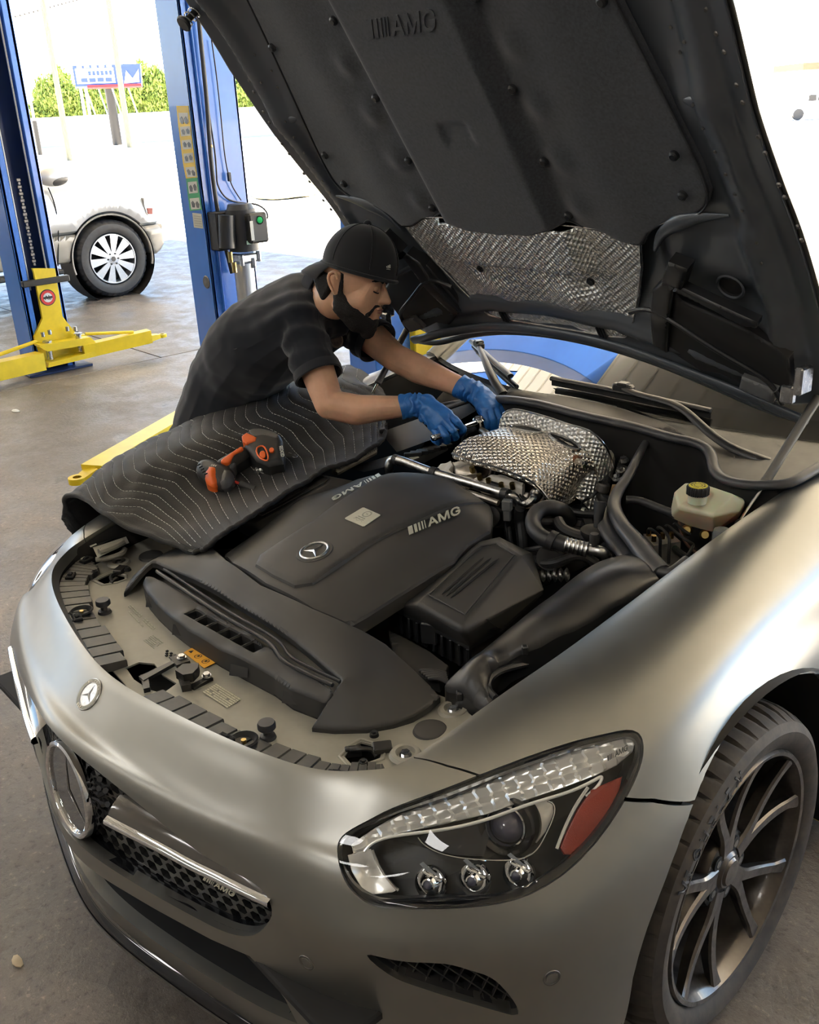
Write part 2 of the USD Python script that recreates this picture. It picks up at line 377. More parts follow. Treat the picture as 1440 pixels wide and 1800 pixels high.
# ---------------------------------------------------------------- the setting
fl = thing('floor', None, None, kind='structure')
JX = -5.45                                              # the long joint across the bay, and the canopy's edge further out
for (x0, x1) in ((-14.5, JX-.006), (JX+.006, 7.0)):
    for (y0, y1) in ((-7.0, 2.995), (3.005, 7.3)) if x0 < -10 else ((-7.0, 7.3),):
        obj('slab', MB().box(((x0+x1)/2, (y0+y1)/2, -.06), (x1-x0, y1-y0, .12), .004), 'floor', fl)
obj('joint_bed', MB().box((JX, .2, -.05), (.03, 14, .06), .001), 'slab_edge', fl)
g = MB(); g.box((-80, 120, -.2), (1400, 1400, .16), .01); obj('ground', g, 'pale_ground', kind='structure')
# the canopy over the bays: a ribbed sheet roof on steel purlins
ZC = 4.5
ce = thing('ceiling', None, None, kind='structure')
xs = []; 
for x in np.arange(-14.5, 7.0, .42):
    xs += [(x, 0), (x+.335, 0), (x+.355, .045), (x+.40, .045)]
xs = A(xs); P = np.stack([np.stack([xs[:, 0], np.full(len(xs), y), ZC+xs[:, 1]], 1) for y in (-7.0, 9.3)], 0)
mb = MB().grid(P); mb.grid(P+[0, 0, .02]); obj('roof_sheet', mb, 'roof_sheet', ce, smooth=False)
for y in (-6.9, -3.5, 9.2):
    obj('purlin', MB().box((-3.75, y, ZC-.1), (21.5, .1, .2)), 'galv', ce)
obj('wall_back', MB().box((-3.75, -7.1, 2.3), (21.5, .15, 4.6), .01), 'wall_inner', kind='structure')
obj('wall_right', MB().box((6.9, -.9, 2.3), (.15, 12.3, 4.6), .01), 'wall_inner', kind='structure')
# panel lamps under the roof, behind and above the photographer
for i, (x, y) in enumerate(((1.6, -2.2), (-2.6, -2.2), (-6.8, -2.2), (1.6, -5.2), (-2.6, -5.2), (-6.8, -5.2))):
    lt = thing('ceiling_lamp', 'flat panel lamp hanging below the ribbed roof sheet above the bay', 'lamp', 'panel lamps under the roof', None, (x, y, 4.12))
    obj('lamp_tray', MB().box((0, 0, .05), (1.3, .60, .05), .01), 'galv', lt)
    obj('lamp_diffuser', MB().box((0, 0, .015), (1.24, .54, .02), .004), 'tube_light', lt)
    obj('lamp_hanger', MB().cyl((0, 0, .06), (0, 0, .37), .012, n=8), 'galv', lt)
# ---------------------------------------------------------------- the sports car: outer skin
car = thing('sports_car', 'matte grey two-door sports car with its long bonnet raised and engine bare', 'car')
NET = A([
 [(0, .131, .742), (0, .085, .717), (0, .036, .684), (0, .006, .640), (0, -.006, .55), (0, -.008, .40), (0, .010, .30), (0, .02, .20)],
 [(.20, .150, .746), (.205, .102, .722), (.21, .060, .688), (.215, .034, .625), (.217, .024, .53), (.215, .024, .40), (.21, .035, .30), (.20, .045, .20)],
 [(.40, .190, .748), (.41, .145, .727), (.42, .108, .690), (.425, .086, .615), (.428, .074, .52), (.425, .075, .40), (.42, .085, .30), (.41, .10, .20)],
 [(.545, .245, .745), (.565, .210, .726), (.585, .176, .692), (.603, .146, .625), (.612, .122, .53), (.607, .122, .40), (.595, .135, .30), (.575, .155, .20)],
 [(.612, .305, .747), (.648, .278, .728), (.690, .248, .688), (.726, .216, .622), (.748, .186, .535), (.747, .186, .40), (.735, .20, .30), (.705, .22, .20)],
 [(.645, .375, .755), (.702, .366, .746), (.768, .346, .712), (.828, .322, .648), (.866, .296, .55), (.868, .290, .42), (.855, .305, .30), (.825, .33, .20)],
 [(.660, .55, .790), (.728, .548, .787), (.808, .535, .760), (.880, .492, .695), (.936, .440, .58), (.948, .420, .45), (.938, .43, .32), (.912, .45, .20)],
 [(.668, .72, .815), (.748, .72, .830), (.838, .718, .818), (.915, .700, .758), (.970, .668, .64), (.982, .660, .50), (.972, .66, .35), (.945, .66, .20)],
 [(.682, .95, .862), (.748, .95, .880), (.828, .95, .873), (.902, .95, .822), (.953, .95, .715), (.965, .95, .55), (.962, .95, .38), (.94, .95, .20)],
 [(.693, 1.20, .910), (.758, 1.20, .921), (.833, 1.20, .900), (.898, 1.20, .835), (.936, 1.20, .715), (.945, 1.20, .55), (.945, 1.20, .38), (.93, 1.20, .20)],
 [(.708, 1.50, .952), (.768, 1.50, .955), (.835, 1.50, .922), (.888, 1.50, .838), (.915, 1.50, .715), (.925, 1.50, .55), (.925, 1.50, .38), (.91, 1.50, .20)],
 [(.720, 1.85, .985), (.775, 1.85, .975), (.838, 1.85, .930), (.885, 1.85, .838), (.910, 1.85, .715), (.920, 1.85, .55), (.92, 1.85, .38), (.90, 1.85, .20)],
])
SU, SV = .2, .1                                          # the skin's own metric: metres per station and per row
for i in range(5):                                        # the flat nose runs on to the lip, which then rolls over sharply
    for k, f in ((1, .36), (2, .70)): NET[i, k] = NET[i, k]*.25+(NET[i, 0]*(1-f)+NET[i, 3]*f)*.75
for i, f in ((2, .008), (3, .018), (4, .024), (5, .020), (6, .006)):   # the lower lip flares out below a crease
    o_ = unit((NET[i, 5]-A([0, 1.1, 0]))*[1, 1, 0]); NET[i, 6] += o_*f; NET[i, 7] += o_*f*1.15; NET[i, 5] -= o_*f*.15
_q = A([NET[i, 3]+.35*(NET[i, 4]-NET[i, 3])+unit(NET[i, 3]-NET[i, 1])*(.010 if i < 4 else .005 if i == 4 else 0) for i in range(len(NET))])
NET = np.concatenate([NET[:, :4], _q[:, None], NET[:, 4:]], 1)
_U, _V = np.arange(NET.shape[0])*SU, A([0, .1, .2, .3, .335, .4, .5, .6, .7])
# mirrored stations in front keep the nose smooth across the middle
_N2 = np.concatenate([NET[:0:-1]*[-1, 1, 1], NET]); _U2 = np.r_[-_U[:0:-1], _U]
_S = [RectBivariateSpline(_U2, _V, _N2[..., k], kx=3, ky=3, s=0) for k in range(3)]
def skin(uv):
    uv = np.atleast_2d(uv); return np.stack([s.ev(uv[:, 0], uv[:, 1]) for s in _S], -1)
def skin_n(uv):
    uv = np.atleast_2d(uv)
    du = np.stack([s.ev(uv[:, 0], uv[:, 1], dx=1) for s in _S], -1); dv = np.stack([s.ev(uv[:, 0], uv[:, 1], dy=1) for s in _S], -1)
    n = np.cross(dv, du); return n/np.maximum(np.linalg.norm(n, axis=1, keepdims=True), 1e-9)   # outwards
UE, VE = _U[-1], _V[-1]
_gu, _gv = np.meshgrid(np.linspace(-.3, UE, 300), np.linspace(0, VE, 160), indexing='ij')
_guv = np.stack([_gu.ravel(), _gv.ravel()], 1); _gX = skin(_guv); _gN = skin_n(_guv)
_front = ((CP-_gX)*_gN).sum(1) > 0.02
_gp = pix(_gX)
def to_uv(pts, win=(-.3, 2.2, 0, .7)):
    """Where the rays of pixels meet the skin, in the skin's own coordinates."""
    k = _front & (_guv[:, 0] >= win[0]) & (_guv[:, 0] <= win[1]) & (_guv[:, 1] >= win[2]) & (_guv[:, 1] <= win[3])
    return LinearNDInterpolator(_gp[k], _guv[k])(A(pts, float))
def smooth_ring(p, n=6, closed=True): return spline(p, n, closed)

HEAD_PX = [(594, 1495), (603, 1470), (640, 1447), (689, 1422), (775, 1390), (844, 1363), (926, 1332), (1012, 1304), (1077, 1289), (1107, 1285), (1123, 1292), (1130, 1312), (1124, 1349), (1098, 1405), (1068, 1452), (1025, 1504), (973, 1547), (913, 1577), (840, 1592), (754, 1596), (663, 1592), (633, 1577), (607, 1547)]
HEAD_UV = to_uv(smooth_ring(HEAD_PX, 4), (.5, 1.6, .05, .6)); 
GRILLE_PX = [(60, 1275), (97, 1296), (124, 1331), (206, 1385), (272, 1437), (350, 1492), (408, 1523), (455, 1543), (474, 1566), (479, 1593), (473, 1620), (459, 1640), (436, 1651), (389, 1640), (331, 1608), (272, 1577), (214, 1535), (156, 1500), (120, 1486)]
G0 = to_uv(GRILLE_PX[1:-1], (-.3, .9, .1, .6))
LOWER_PX = [(150, 1518), (218, 1562), (272, 1597), (331, 1629), (370, 1652), (410, 1670), (440, 1682), (467, 1709), (502, 1750), (530, 1787), (470, 1762), (420, 1738), (330, 1691), (233, 1629), (165, 1578)]
L0 = to_uv(LOWER_PX, (-.3, 1.2, .3, .7))
SIDE_PX = [(645, 1679), (694, 1688), (780, 1694), (825, 1705), (862, 1718), (885, 1737), (904, 1761), (911, 1783), (862, 1774), (795, 1754), (724, 1731), (682, 1712)]
SIDE_UV = to_uv(smooth_ring(SIDE_PX, 3), (.4, 1.6, .3, .7))
if DEBUG:
    for n_, a_ in (('head', HEAD_UV), ('grille', G0), ('lower', L0), ('side', SIDE_UV)): print(n_, np.round(a_, 3).tolist(), np.round(skin(a_), 3).tolist()[::3])

# the seams: bonnet opening, wheel arch, and the two gaps that part the bumper from the wing
AC = (.955, .345, .40)
def arch_uv(side=1):
    us = np.linspace(1.15, 2.1, 160); out = []
    vs = np.linspace(.15, VE, 300)
    for u_ in us:
        X = skin(np.c_[np.full(300, u_), vs]); f = (X[:, 1]-AC[0])**2+(X[:, 2]-AC[1])**2-AC[2]**2
        k = np.where(f < 0)[0]
        if len(k): out.append((u_, vs[k[0]]))
    return A(out)
ARCH = arch_uv()
ARCH_P = Polygon(np.vstack([ARCH, [(ARCH[-1, 0], VE+.1), (ARCH[0, 0], VE+.1)]])).buffer(0)
g1 = to_uv([(729, 1332), (785, 1346), (843, 1363.5)], (.6, 1.6, .0, .4)); g2 = to_uv([(1098, 1405), (1150, 1407), (1212, 1412), (1236, 1405)], (.8, 1.8, .1, .6))
SEAM = LineString(np.vstack([[(g1[0, 0]-.005, -.05)], g1, [(1.12, .25)], g2, [(g2[-1, 0]+.12, g2[-1, 1]-.02)]]))
FULL = sbox(0, 0, UE, VE)
_pcs = sorted(ssplit(sbox(-.02, 0, UE, VE).difference(ARCH_P), SEAM).geoms, key=lambda q: q.centroid.x)
def half_sym(p): return unary_union([p, Polygon(A(p.exterior.coords)*[-1, 1])])
HEAD_P = Polygon(HEAD_UV).buffer(0)
GRILLE_R = A([(0, .287), (.1, .288), (.193, .293), (.286, .304), (.388, .320), (.462, .326), (.523, .332), (.549, .347), (.558, .372), (.549, .402), (.527, .429), (.491, .454), (.422, .473), (.342, .478), (.258, .481), (.175, .482), (.076, .484), (0, .485)])
GRILLE_P = Polygon(spline(np.vstack([GRILLE_R, GRILLE_R[-2:0:-1]*[-1, 1]]), 4, True)).buffer(0)
LOW_R = A([(0, .523), (.17, .514), (.25, .512), (.334, .508), (.388, .505), (.446, .497), (.485, .492), (.524, .506), (.568, .540), (.597, .583), (.507, .602), (.431, .614), (.3, .632), (.143, .645), (0, .650)])
LOW_P = Polygon(np.vstack([LOW_R, LOW_R[-2:0:-1]*[-1, 1]])).buffer(0)
SIDE_P = Polygon(SIDE_UV).buffer(0)
def mir(p): return Polygon(A(p.exterior.coords)*[-1, 1])
GAP = .002
bump_r = [p for p in _pcs if p.centroid.x < 1.0 or p.centroid.y > .4]
front = _pcs[0]; BUMP_P = unary_union([front, mir(front)]).buffer(-GAP).difference(unary_union([HEAD_P.buffer(GAP), mir(HEAD_P).buffer(GAP), GRILLE_P, LOW_P, SIDE_P, mir(SIDE_P)]))
WING_P = max(_pcs[1:], key=lambda p: p.area).buffer(-GAP).difference(HEAD_P.buffer(GAP))
if BUMP_P.geom_type != 'Polygon': BUMP_P = max(BUMP_P.geoms, key=lambda q: q.area)
if WING_P.geom_type != 'Polygon': WING_P = max(WING_P.geoms, key=lambda q: q.area)
def panel(poly, h=.011, thick=.016, off=0.0):
    P, T, loops = domain(poly.simplify(.0004), h); X = skin(P); N = skin_n(P); X = X+N*off
    mb = MB().add(X, T); skirt(mb, X, loops, -N*thick); return mb
bm = panel(BUMP_P, thick=.026); BUMPER = obj('front_bumper', bm, 'paint', car, smooth=50)
wg = panel(WING_P, thick=.030); WING = obj('wing', wg, 'paint', car, smooth=50); WING2 = obj('wing', wg.mirror(), 'paint', car, smooth=50)
# black liners behind the skin: wheel arches, and the walls below the bonnet seam
for s in (1, -1):
    mb = MB(); a = np.linspace(-.35, math.pi+.35, 40)
    mb.grid(np.stack([np.stack([np.full(40, x_*s), AC[0]-np.cos(a)*(AC[2]+.012), AC[1]+np.sin(a)*(AC[2]+.012)], 1) for x_ in (.955, .60)], 0))
    mb.grid(np.stack([np.stack([np.full(40, .60*s), AC[0]-np.cos(a)*r_, AC[1]+np.sin(a)*r_], 1) for r_ in (.41, .02)], 0))
    obj('wheel_arch_liner', mb, 'black', car)
ue = np.linspace(-UE, UE, 240); E0 = skin(np.c_[ue, np.zeros(240)])
wall = MB().grid(np.stack([E0+[0, 0, -.012], E0*[.985, 1, 1]+[0, .006, -.05], E0*[.97, 1, 1]+[0, .012, -.45]], 0)); obj('bay_wall', wall, 'black', car)
obj('bay_floor', MB().box((0, .95, .40), (1.5, 1.7, .02)), 'black', car)
# ---------------------------------------------------------------- wheels
def wheel(hub, steer, side):
    ax = A([math.cos(steer), math.sin(steer), 0])*side; hub = A(hub)
    F = frame(hub, ax, (0, 0, 1)); w = thing_part('front_wheel')
    # tyre: tread blocks cut by grooves
    prof = A([(.256, -.012), (.266, .000), (.284, .010), (.303, .012), (.320, .002), (.331, -.020), (.3375, -.045), (.3385, -.078), (.3385, -.082), (.339, -.125), (.339, -.131), (.3385, -.175), (.3385, -.181), (.3375, -.215), (.331, -.24), (.31, -.262), (.256, -.25)])
    n = 288; a = np.arange(n)/n*2*math.pi; R = np.repeat(prof[:, :1], n, 1)
    k = np.arange(n) % 6
    R[5, k == 0] -= .006; R[6, k == 0] -= .009; R[6, k == 1] -= .003; R[7, (k == 2)] -= .006; R[13, k == 0] -= .009; R[14, k == 0] -= .006
    for i in (8, 10, 12): R[i] -= .009
    v = np.stack([R*np.cos(a), R*np.sin(a), np.repeat(prof[:, 1:], n, 1)], -1)
    mb = MB().grid(np.swapaxes(tf(v, F), 0, 1), closed_u=True); obj('tyre', mb, 'tyre', w, smooth=28)
    rim = MB().lathe([(.2575, -.014), (.2615, -.004), (.258, .003), (.250, .001), (.244, -.012), (.236, -.03), (.232, -.10), (.226, -.20), (.256, -.245)], hub, ax, 96, m=F)
    obj('rim', rim, 'wheel', w)
    for i in range(10):
        a_ = (i//2)*2*math.pi/5+(.235 if i % 2 else -.235)+.12; b_ = (i//2)*2*math.pi/5+.12
        q0, q1 = b_+(a_-b_)*.35, a_+(a_-b_)*.30
        path = [(.045, q0, -.040), (.09, q0+(a_-b_)*.15, -.036), (.15, a_-(a_-b_)*.1, -.032), (.21, a_+(a_-b_)*.15, -.022), (.249, q1, -.010)]
        P = spline(tf([(r_*math.cos(t), r_*math.sin(t), z_) for r_, t, z_ in path], F), 5)
        mb = MB(); k_ = len(P); d_ = np.linspace(0, 1, k_); wd = np.interp(d_, [0, .35, .8, 1], [.020, .0125, .012, .019]); dp = np.interp(d_, [0, 1], [.022, .013])
        t_ = np.gradient(P, axis=0); t_ /= np.linalg.norm(t_, axis=1, keepdims=True); sd = np.cross(ax, t_)
        ring = [P+ax*dp[:, None]*.25-sd*wd[:, None], P+ax*dp[:, None]*.55-sd*wd[:, None]*.72, P+ax*dp[:, None]*.55+sd*wd[:, None]*.72, P+ax*dp[:, None]*.25+sd*wd[:, None], P-ax*dp[:, None]+sd*wd[:, None]*.5, P-ax*dp[:, None]-sd*wd[:, None]*.5]
        mb.grid(np.stack(ring, 0), closed_u=True); obj('spoke', mb, 'wheel', w, smooth=30)
    hb = MB().lathe([(0, -.024), (.034, -.024), (.040, -.03), (.078, -.036), (.086, -.05), (.086, -.09), (0, -.09)], hub, ax, 40, m=F); obj('wheel_hub', hb, 'wheel', w)
    for i in range(5):
        t = i*2*math.pi/5+.75; c = tf((.056*math.cos(t), .056*math.sin(t), -.0405), F)
        obj('bolt_recess', MB().cyl(c, c+ax*.0105, .0155, n=16), 'black', w); obj('wheel_bolt', MB().cyl(c+ax*.004, c+ax*.0115, .009, n=6), 'dull_metal', w)
    obj('centre_cap', MB().lathe([(0, -.018), (.026, -.019), (.030, -.024)], hub, ax, 28, m=F), 'wheel', w)
    obj('brake_disc', MB().lathe([(.06, -.115), (.175, -.115), (.175, -.14), (.06, -.14)], hub, ax, 48, m=F), 'dull_metal', w)
    mb = MB()
    cal = tf([(r_*math.cos(t), r_*math.sin(t), z_) for r_ in (.11, .195) for t in np.linspace(.5, 1.25, 6) for z_ in (-.165, -.085)], F); mb.hull(cal); obj('brake_caliper', mb, 'steel', w)
    # raised lettering on the sidewall
    tx = MB(); word = 'MICHELIN'
    for i, ch in enumerate(word):
        t = (1.02-.105*i) if side > 0 else (1.02-.105*i); g = meshkit.text_mesh(ch, .023, .0016, True); v = g.vertices-[.009, 0, 0]
        rr, ang = .286+v[:, 1], t-v[:, 0]/.296
        z_ = np.interp(rr, [.266, .284, .303, .320], [.001, .0105, .0125, .003])+v[:, 2]
        p_ = np.stack([rr*np.cos(ang), rr*np.sin(ang)*-1 if side < 0 else rr*np.sin(ang), z_], 1)
        tx.add(tf(p_, F), g.faces)
    obj('sidewall_lettering', tx, 'rubber', w)
    return w
def thing_part(name, parent=None, label=None):
    x = UsdGeom.Xform.Define(stage, name_in(str((parent or car).GetPath()), name)); return props(x.GetPrim(), label)
wheel((.949-.0, .927, .339), .069, 1); wheel((-.949, .927, .339), .069, -1)
# ---------------------------------------------------------------- nose: grille, star, badge, intakes, splitter
grille = thing_part('grille')
def uv_mesh(poly, off, thick=0.0, dirn=None):
    mb = MB()
    for g in getattr(poly, 'geoms', [poly]):
        if g.is_empty or g.area < 1e-7: continue
        v, f = trimesh.creation.triangulate_polygon(g, engine='earcut'); X, N = skin(v), skin_n(v); N = N if dirn is None else np.zeros_like(X)-dirn; mb.add(X+N*off, f)
        if thick:
            for r in [g.exterior, *g.interiors]:
                c = A(r.coords)[:-1]; X, N = skin(c), skin_n(c); N = N if dirn is None else np.zeros_like(X)-dirn; k = len(c); i = np.arange(k); j = (i+1) % k
                mb.add(np.vstack([X+N*off, X+N*(off-thick)]), np.stack([i, i+k, j+k, j], 1))
    return mb
def tunnel(poly, d, mat_, name, parent, off=-.012, h=.02):
    c = resample(poly.exterior, h); X, N = skin(c), skin_n(c); k = len(c); i = np.arange(k); j = (i+1) % k
    return obj(name, MB().add(np.vstack([X+N*off, X-N*d]), np.stack([i, i+k, j+k, j], 1)), mat_, parent)
YB = A([0, 1., 0]); c_ = resample(GRILLE_P.exterior, .015); X, N = skin(c_), skin_n(c_); k_ = len(c_); i_ = np.arange(k_); j_ = (i_+1) % k_
obj('grille_surround', MB().add(np.vstack([X-N*.012, X*[.98, 1, 1]+YB*.10]), np.stack([i_, i_+k_, j_+k_, j_], 1)), 'gloss_black', grille)
P, T, _l = domain(GRILLE_P.buffer(.004).simplify(.0005), .03); obj('grille_backing', MB().add(skin(P)*[.98, 1, 1]+YB*.10, T), 'black', grille)
def hexes(poly, w, hh, t, su=1.0):
    x0, y0, x1, y1 = poly.bounds; hs = []; row = 0; y = y0
    while y < y1+hh:
        x = x0+(w/2 if row % 2 else 0)
        while x < x1+w:
            a, b = w/2-t, hh/2-t*.6
            hs.append(Polygon([(x-a, y-b*.3), (x-a*.45, y-b), (x+a*.6, y-b), (x+a, y+b*.3), (x+a*.45, y+b), (x-a*.6, y+b)])); x += w
        y += hh*.86; row += 1
    return unary_union(hs)
gm = GRILLE_P.buffer(-.001)
obj('grille_mesh', uv_mesh(gm.difference(hexes(gm, .034, .019, .0035)), -.038, .010, YB), 'mesh_black', grille, smooth=False)
chu = to_uv([(187, 1442), (225, 1462), (262, 1481), (300, 1501), (340, 1523), (378, 1541), (412, 1558), (445, 1574), (475, 1588)], (-.3, .9, .2, .6))
for s in (1, -1):
    c = spline(chu, 8)*[s, 1]; X, N = skin(c), skin_n(c)
    mb = MB(); dz = A([0, 0, 1.]); prof = [(-.006, -.010), (.004, -.009), (.008, -.002), (.006, .005), (-.004, .009)]
    mb.grid(np.stack([X+N*a_+dz*b_ for a_, b_ in prof+prof[:1]], 0)); obj('chrome_blade', mb, 'chrome', grille, smooth=50)
    mb = MB(); up = spline(chu-np.c_[np.zeros(9), .026*np.sin(np.linspace(.1, 3.0, 9))], 8)*[s, 1]
    rows = []
    for f_ in np.linspace(0, 1, 7):
        q = c*(1-f_)+up*f_; rows.append(skin(q)+skin_n(q)*(-.004-.066*f_**1.3)+dz*(.008+.028*math.sin(f_*math.pi*.5)))
    mb.grid(np.stack(rows, 0)); obj('louvre', mb, 'bay_gloss', grille, smooth=60)
tm = to_uv([(352, 1549), (412, 1583)], (-.3, .9, .1, .6)); a_, b_ = skin(tm)
ex_ = unit(b_-a_); nn = skin_n(tm).mean(0); F = frame(a_+YB*.006, nn, ex_)
def amg(mb, L, hgt, m, depth=.0015):
    """Five slanted bars and three letters, as on the car: L long, hgt tall."""
    x = 0; k = .55
    for i, wd in enumerate((.075, .045, .032, .022, .014)):
        w_ = wd*L; p = Polygon([(x, 0), (x+w_, 0), (x+w_+hgt*k, hgt), (x+hgt*k, hgt)]); mb.ext(p, depth, m); x += w_+.026*L
    t = meshkit.text_mesh('AMG', hgt, depth, True); v = t.vertices.copy(); v[:, 0] -= v[:, 0].min(); v[:, 0] *= (L-x-.02*L-hgt*k)/v[:, 0].max(); v[:, 0] += x+.01*L+v[:, 1]*k
    return mb.add(tf(v, m), t.faces)
obj('model_badge', amg(MB(), np.linalg.norm(b_-a_), .014, F), 'label_cream', grille, smooth=False)
# star with its chrome ring, glass plate and bracket
star = thing_part('grille_star'); SC = A([0, .010, .524]); SF = frame(SC, (0, -1, .10), (1, 0, 0))
obj('star_ring', MB().lathe([(.088, -.02), (.088, .002), (.090, .006), (.095, .008), (.100, .005), (.102, -.004), (.101, -.018), (.096, -.03)], SC, 0, 72, m=SF), 'chrome', star)
obj('star_plate', MB().lathe([(0, .0), (.0885, .0)], SC, 0, 48, m=SF), 'plate_glass', star)
def star3(mb, R, r, h, m, z=0.0):
    for k in range(3):
        a = math.pi/2+k*2*math.pi/3; e = (math.cos(a), math.sin(a)); s = (-e[1], e[0]); b = A([0, 0, z+h])
        for q in (1, -1):
            mb.add(tf([(0, 0, z+h), (e[0]*R, e[1]*R, z+.0002), (s[0]*q*r*.5+e[0]*r*.29, s[1]*q*r*.5+e[1]*r*.29, z)], m), [(0, 1, 2)] if q < 0 else [(0, 2, 1)])
            a2 = a+q*math.pi/3; v_ = (r*math.cos(a2)*.58, r*math.sin(a2)*.58, z); mb.add(tf([(0, 0, z+h), (e[0]*R, e[1]*R, z+.0002), v_], m), [(0, 1, 2)] if q < 0 else [(0, 2, 1)])
    return mb
obj('star_spokes', star3(MB(), .088, .012, .0012, SF, .0008), 'bay_gloss', star, smooth=False)
obj('star_housing', MB().lathe([(.096, -.025), (.085, -.05), (.06, -.085), (.0, -.09)], SC, 0, 36, m=SF), 'gloss_black', star)
mb = MB()
for q in ((.085, .02), (.10, .05), (.12, .035), (.115, .0)):
    mb.rod([(q[0]*.7, .03, .52+q[1]*.6), (q[0], .045, .535+q[1]), (q[0]+.018, .035, .55+q[1])], .006, 6)
obj('star_bracket', mb, 'plastic', star)
# round badge on the nose
badge = thing_part('nose_badge'); bu = to_uv([(153.6, 1217.5)], (-.3, .6, 0, .4)); bu[0, 0] = 0.0
bX, bN = skin(bu)[0], skin_n(bu)[0]; BF = frame(bX, bN, (1, 0, 0)); BF[:3, :3] *= 1.13
obj('badge_rim', MB().lathe([(.0, .0012), (.0205, .0016), (.0212, .0028), (.0225, .0028), (.0285, .0026), (.0295, .0016), (.0298, -.001)], 0, 0, 48, m=BF), 'alu', badge)
obj('badge_ring', MB().lathe([(.0218, .0030), (.0280, .0030)], 0, 0, 48, m=BF), 'print_grey', badge)
tx = MB()
for word, mid in (('MERCEDES', math.pi/2), ('BENZ', -math.pi/2)):
    for i, ch in enumerate(word):
        da = (i-(len(word)-1)/2)*.235; t = mid-da if mid > 0 else mid+da
        ro = t-math.pi/2 if mid > 0 else t+math.pi/2
        m2 = BF@trimesh.transformations.translation_matrix((.0248*math.cos(t), .0248*math.sin(t), .0031))@trimesh.transformations.rotation_matrix(ro, (0, 0, 1))
        tx.text(ch, .0042, m2, .0003, True, center=True)
obj('badge_lettering', tx, 'chrome', badge, smooth=False); obj('badge_star', star3(MB(), .019, .0055, .0014, BF, .0018), 'chrome', badge, smooth=False)
# lower intake, splitter, side intakes and parking sensors
low = thing_part('lower_intake'); c_ = resample(LOW_P.exterior, .02); X, N = skin(c_), skin_n(c_); k_ = len(c_); i_ = np.arange(k_); j_ = (i_+1) % k_; bk_ = A([0, .11, .0])
obj('intake_surround', MB().add(np.vstack([X-N*.012, X*[.96, 1, 1]+bk_]), np.stack([i_, i_+k_, j_+k_, j_], 1)), 'black', low)
P, T, _l = domain(LOW_P.simplify(.0005), .03); obj('intake_backing', MB().add(skin(P)*[.96, 1, 1]+bk_, T), 'black', low)
ul = np.linspace(-1.0, 1.0, 90); e = np.c_[ul, np.full(90, VE)]; X, N = skin(e), skin_n(e)*(np.clip(1.02-np.abs(ul)**3, .1, 1))[:, None]; sp = thing_part('splitter')
dn = A([0, 0, -1.]); back = A([0, 1., 0])
rows = [X+N*.004+dn*-.012, X+N*.016+dn*.004, X+N*.018+dn*.012, X+N*.010+dn*.020, X-N*.05+dn*.022, X+back*.2*np.clip(1-np.abs(ul)/1.2, .1, 1)[:, None]+dn*.01, X-N*.005+dn*.004]
obj('splitter_lip', MB().grid(np.stack(rows, 0)), 'gloss_black', sp, smooth=50)
rows = [X+N*.0185+dn*.006, X+N*.020+dn*.010, X+N*.0185+dn*.014]; obj('lip_trim', MB().grid(np.stack(rows, 0)), 'dull_metal', sp)
rows = [X+N*.006+dn*-.010, X-N*.02+dn*-.022, X-N*.10+dn*-.02]; obj('splitter_deck', MB().grid(np.stack([r_[12:-12] for r_ in rows], 0)), 'gloss_black', sp)
for s in (1, -1):
    si = thing_part('side_intake'); P_ = SIDE_P if s > 0 else mir(SIDE_P)
    tunnel(P_, .06, 'plastic', 'intake_surround', si, h=.01); obj('intake_backing', panel(P_.buffer(.006), h=.02, off=-.06, thick=.002), 'black', si)
    x0, y0, x1, y1 = SIDE_P.bounds; bars = []
    for k in np.arange(-.3, .6, .033): bars += [LineString([(x0+k, y0-.02), (x0+k+.28, y1+.04)]).buffer(.0013), LineString([(x0+k+.10, y0-.02), (x0+k-.02, y1+.04)]).buffer(.0013)]
    lat = unary_union(bars).intersection(SIDE_P)
    if s < 0: lat = unary_union([Polygon(A(q.exterior.coords)*[-1, 1], [A(i.coords)*[-1, 1] for i in q.interiors]) for q in getattr(lat, 'geoms', [lat]) if q.geom_type == 'Polygon'])
    obj('intake_mesh', uv_mesh(lat, -.022, .008), 'plastic', si, smooth=False)
for px_ in ((539, 1692), (970, 1719)):
    c_ = to_uv([px_], (.3, 1.6, .2, .7))
    for s in (1, -1):
        X, N = skin(c_*[s, 1])[0], skin_n(c_*[s, 1])[0]; ps = thing_part('parking_sensor'); F = frame(X, N)
        obj('sensor_ring', MB().lathe([(.0115, -.002), (.0125, .0014), (.0145, .0014), (.0155, -.001)], 0, 0, 28, m=F), 'dull_metal', ps)
        obj('sensor_face', MB().lathe([(0, .0012), (.0095, .001), (.0105, -.002)], 0, 0, 24, m=F), 'paint', ps)
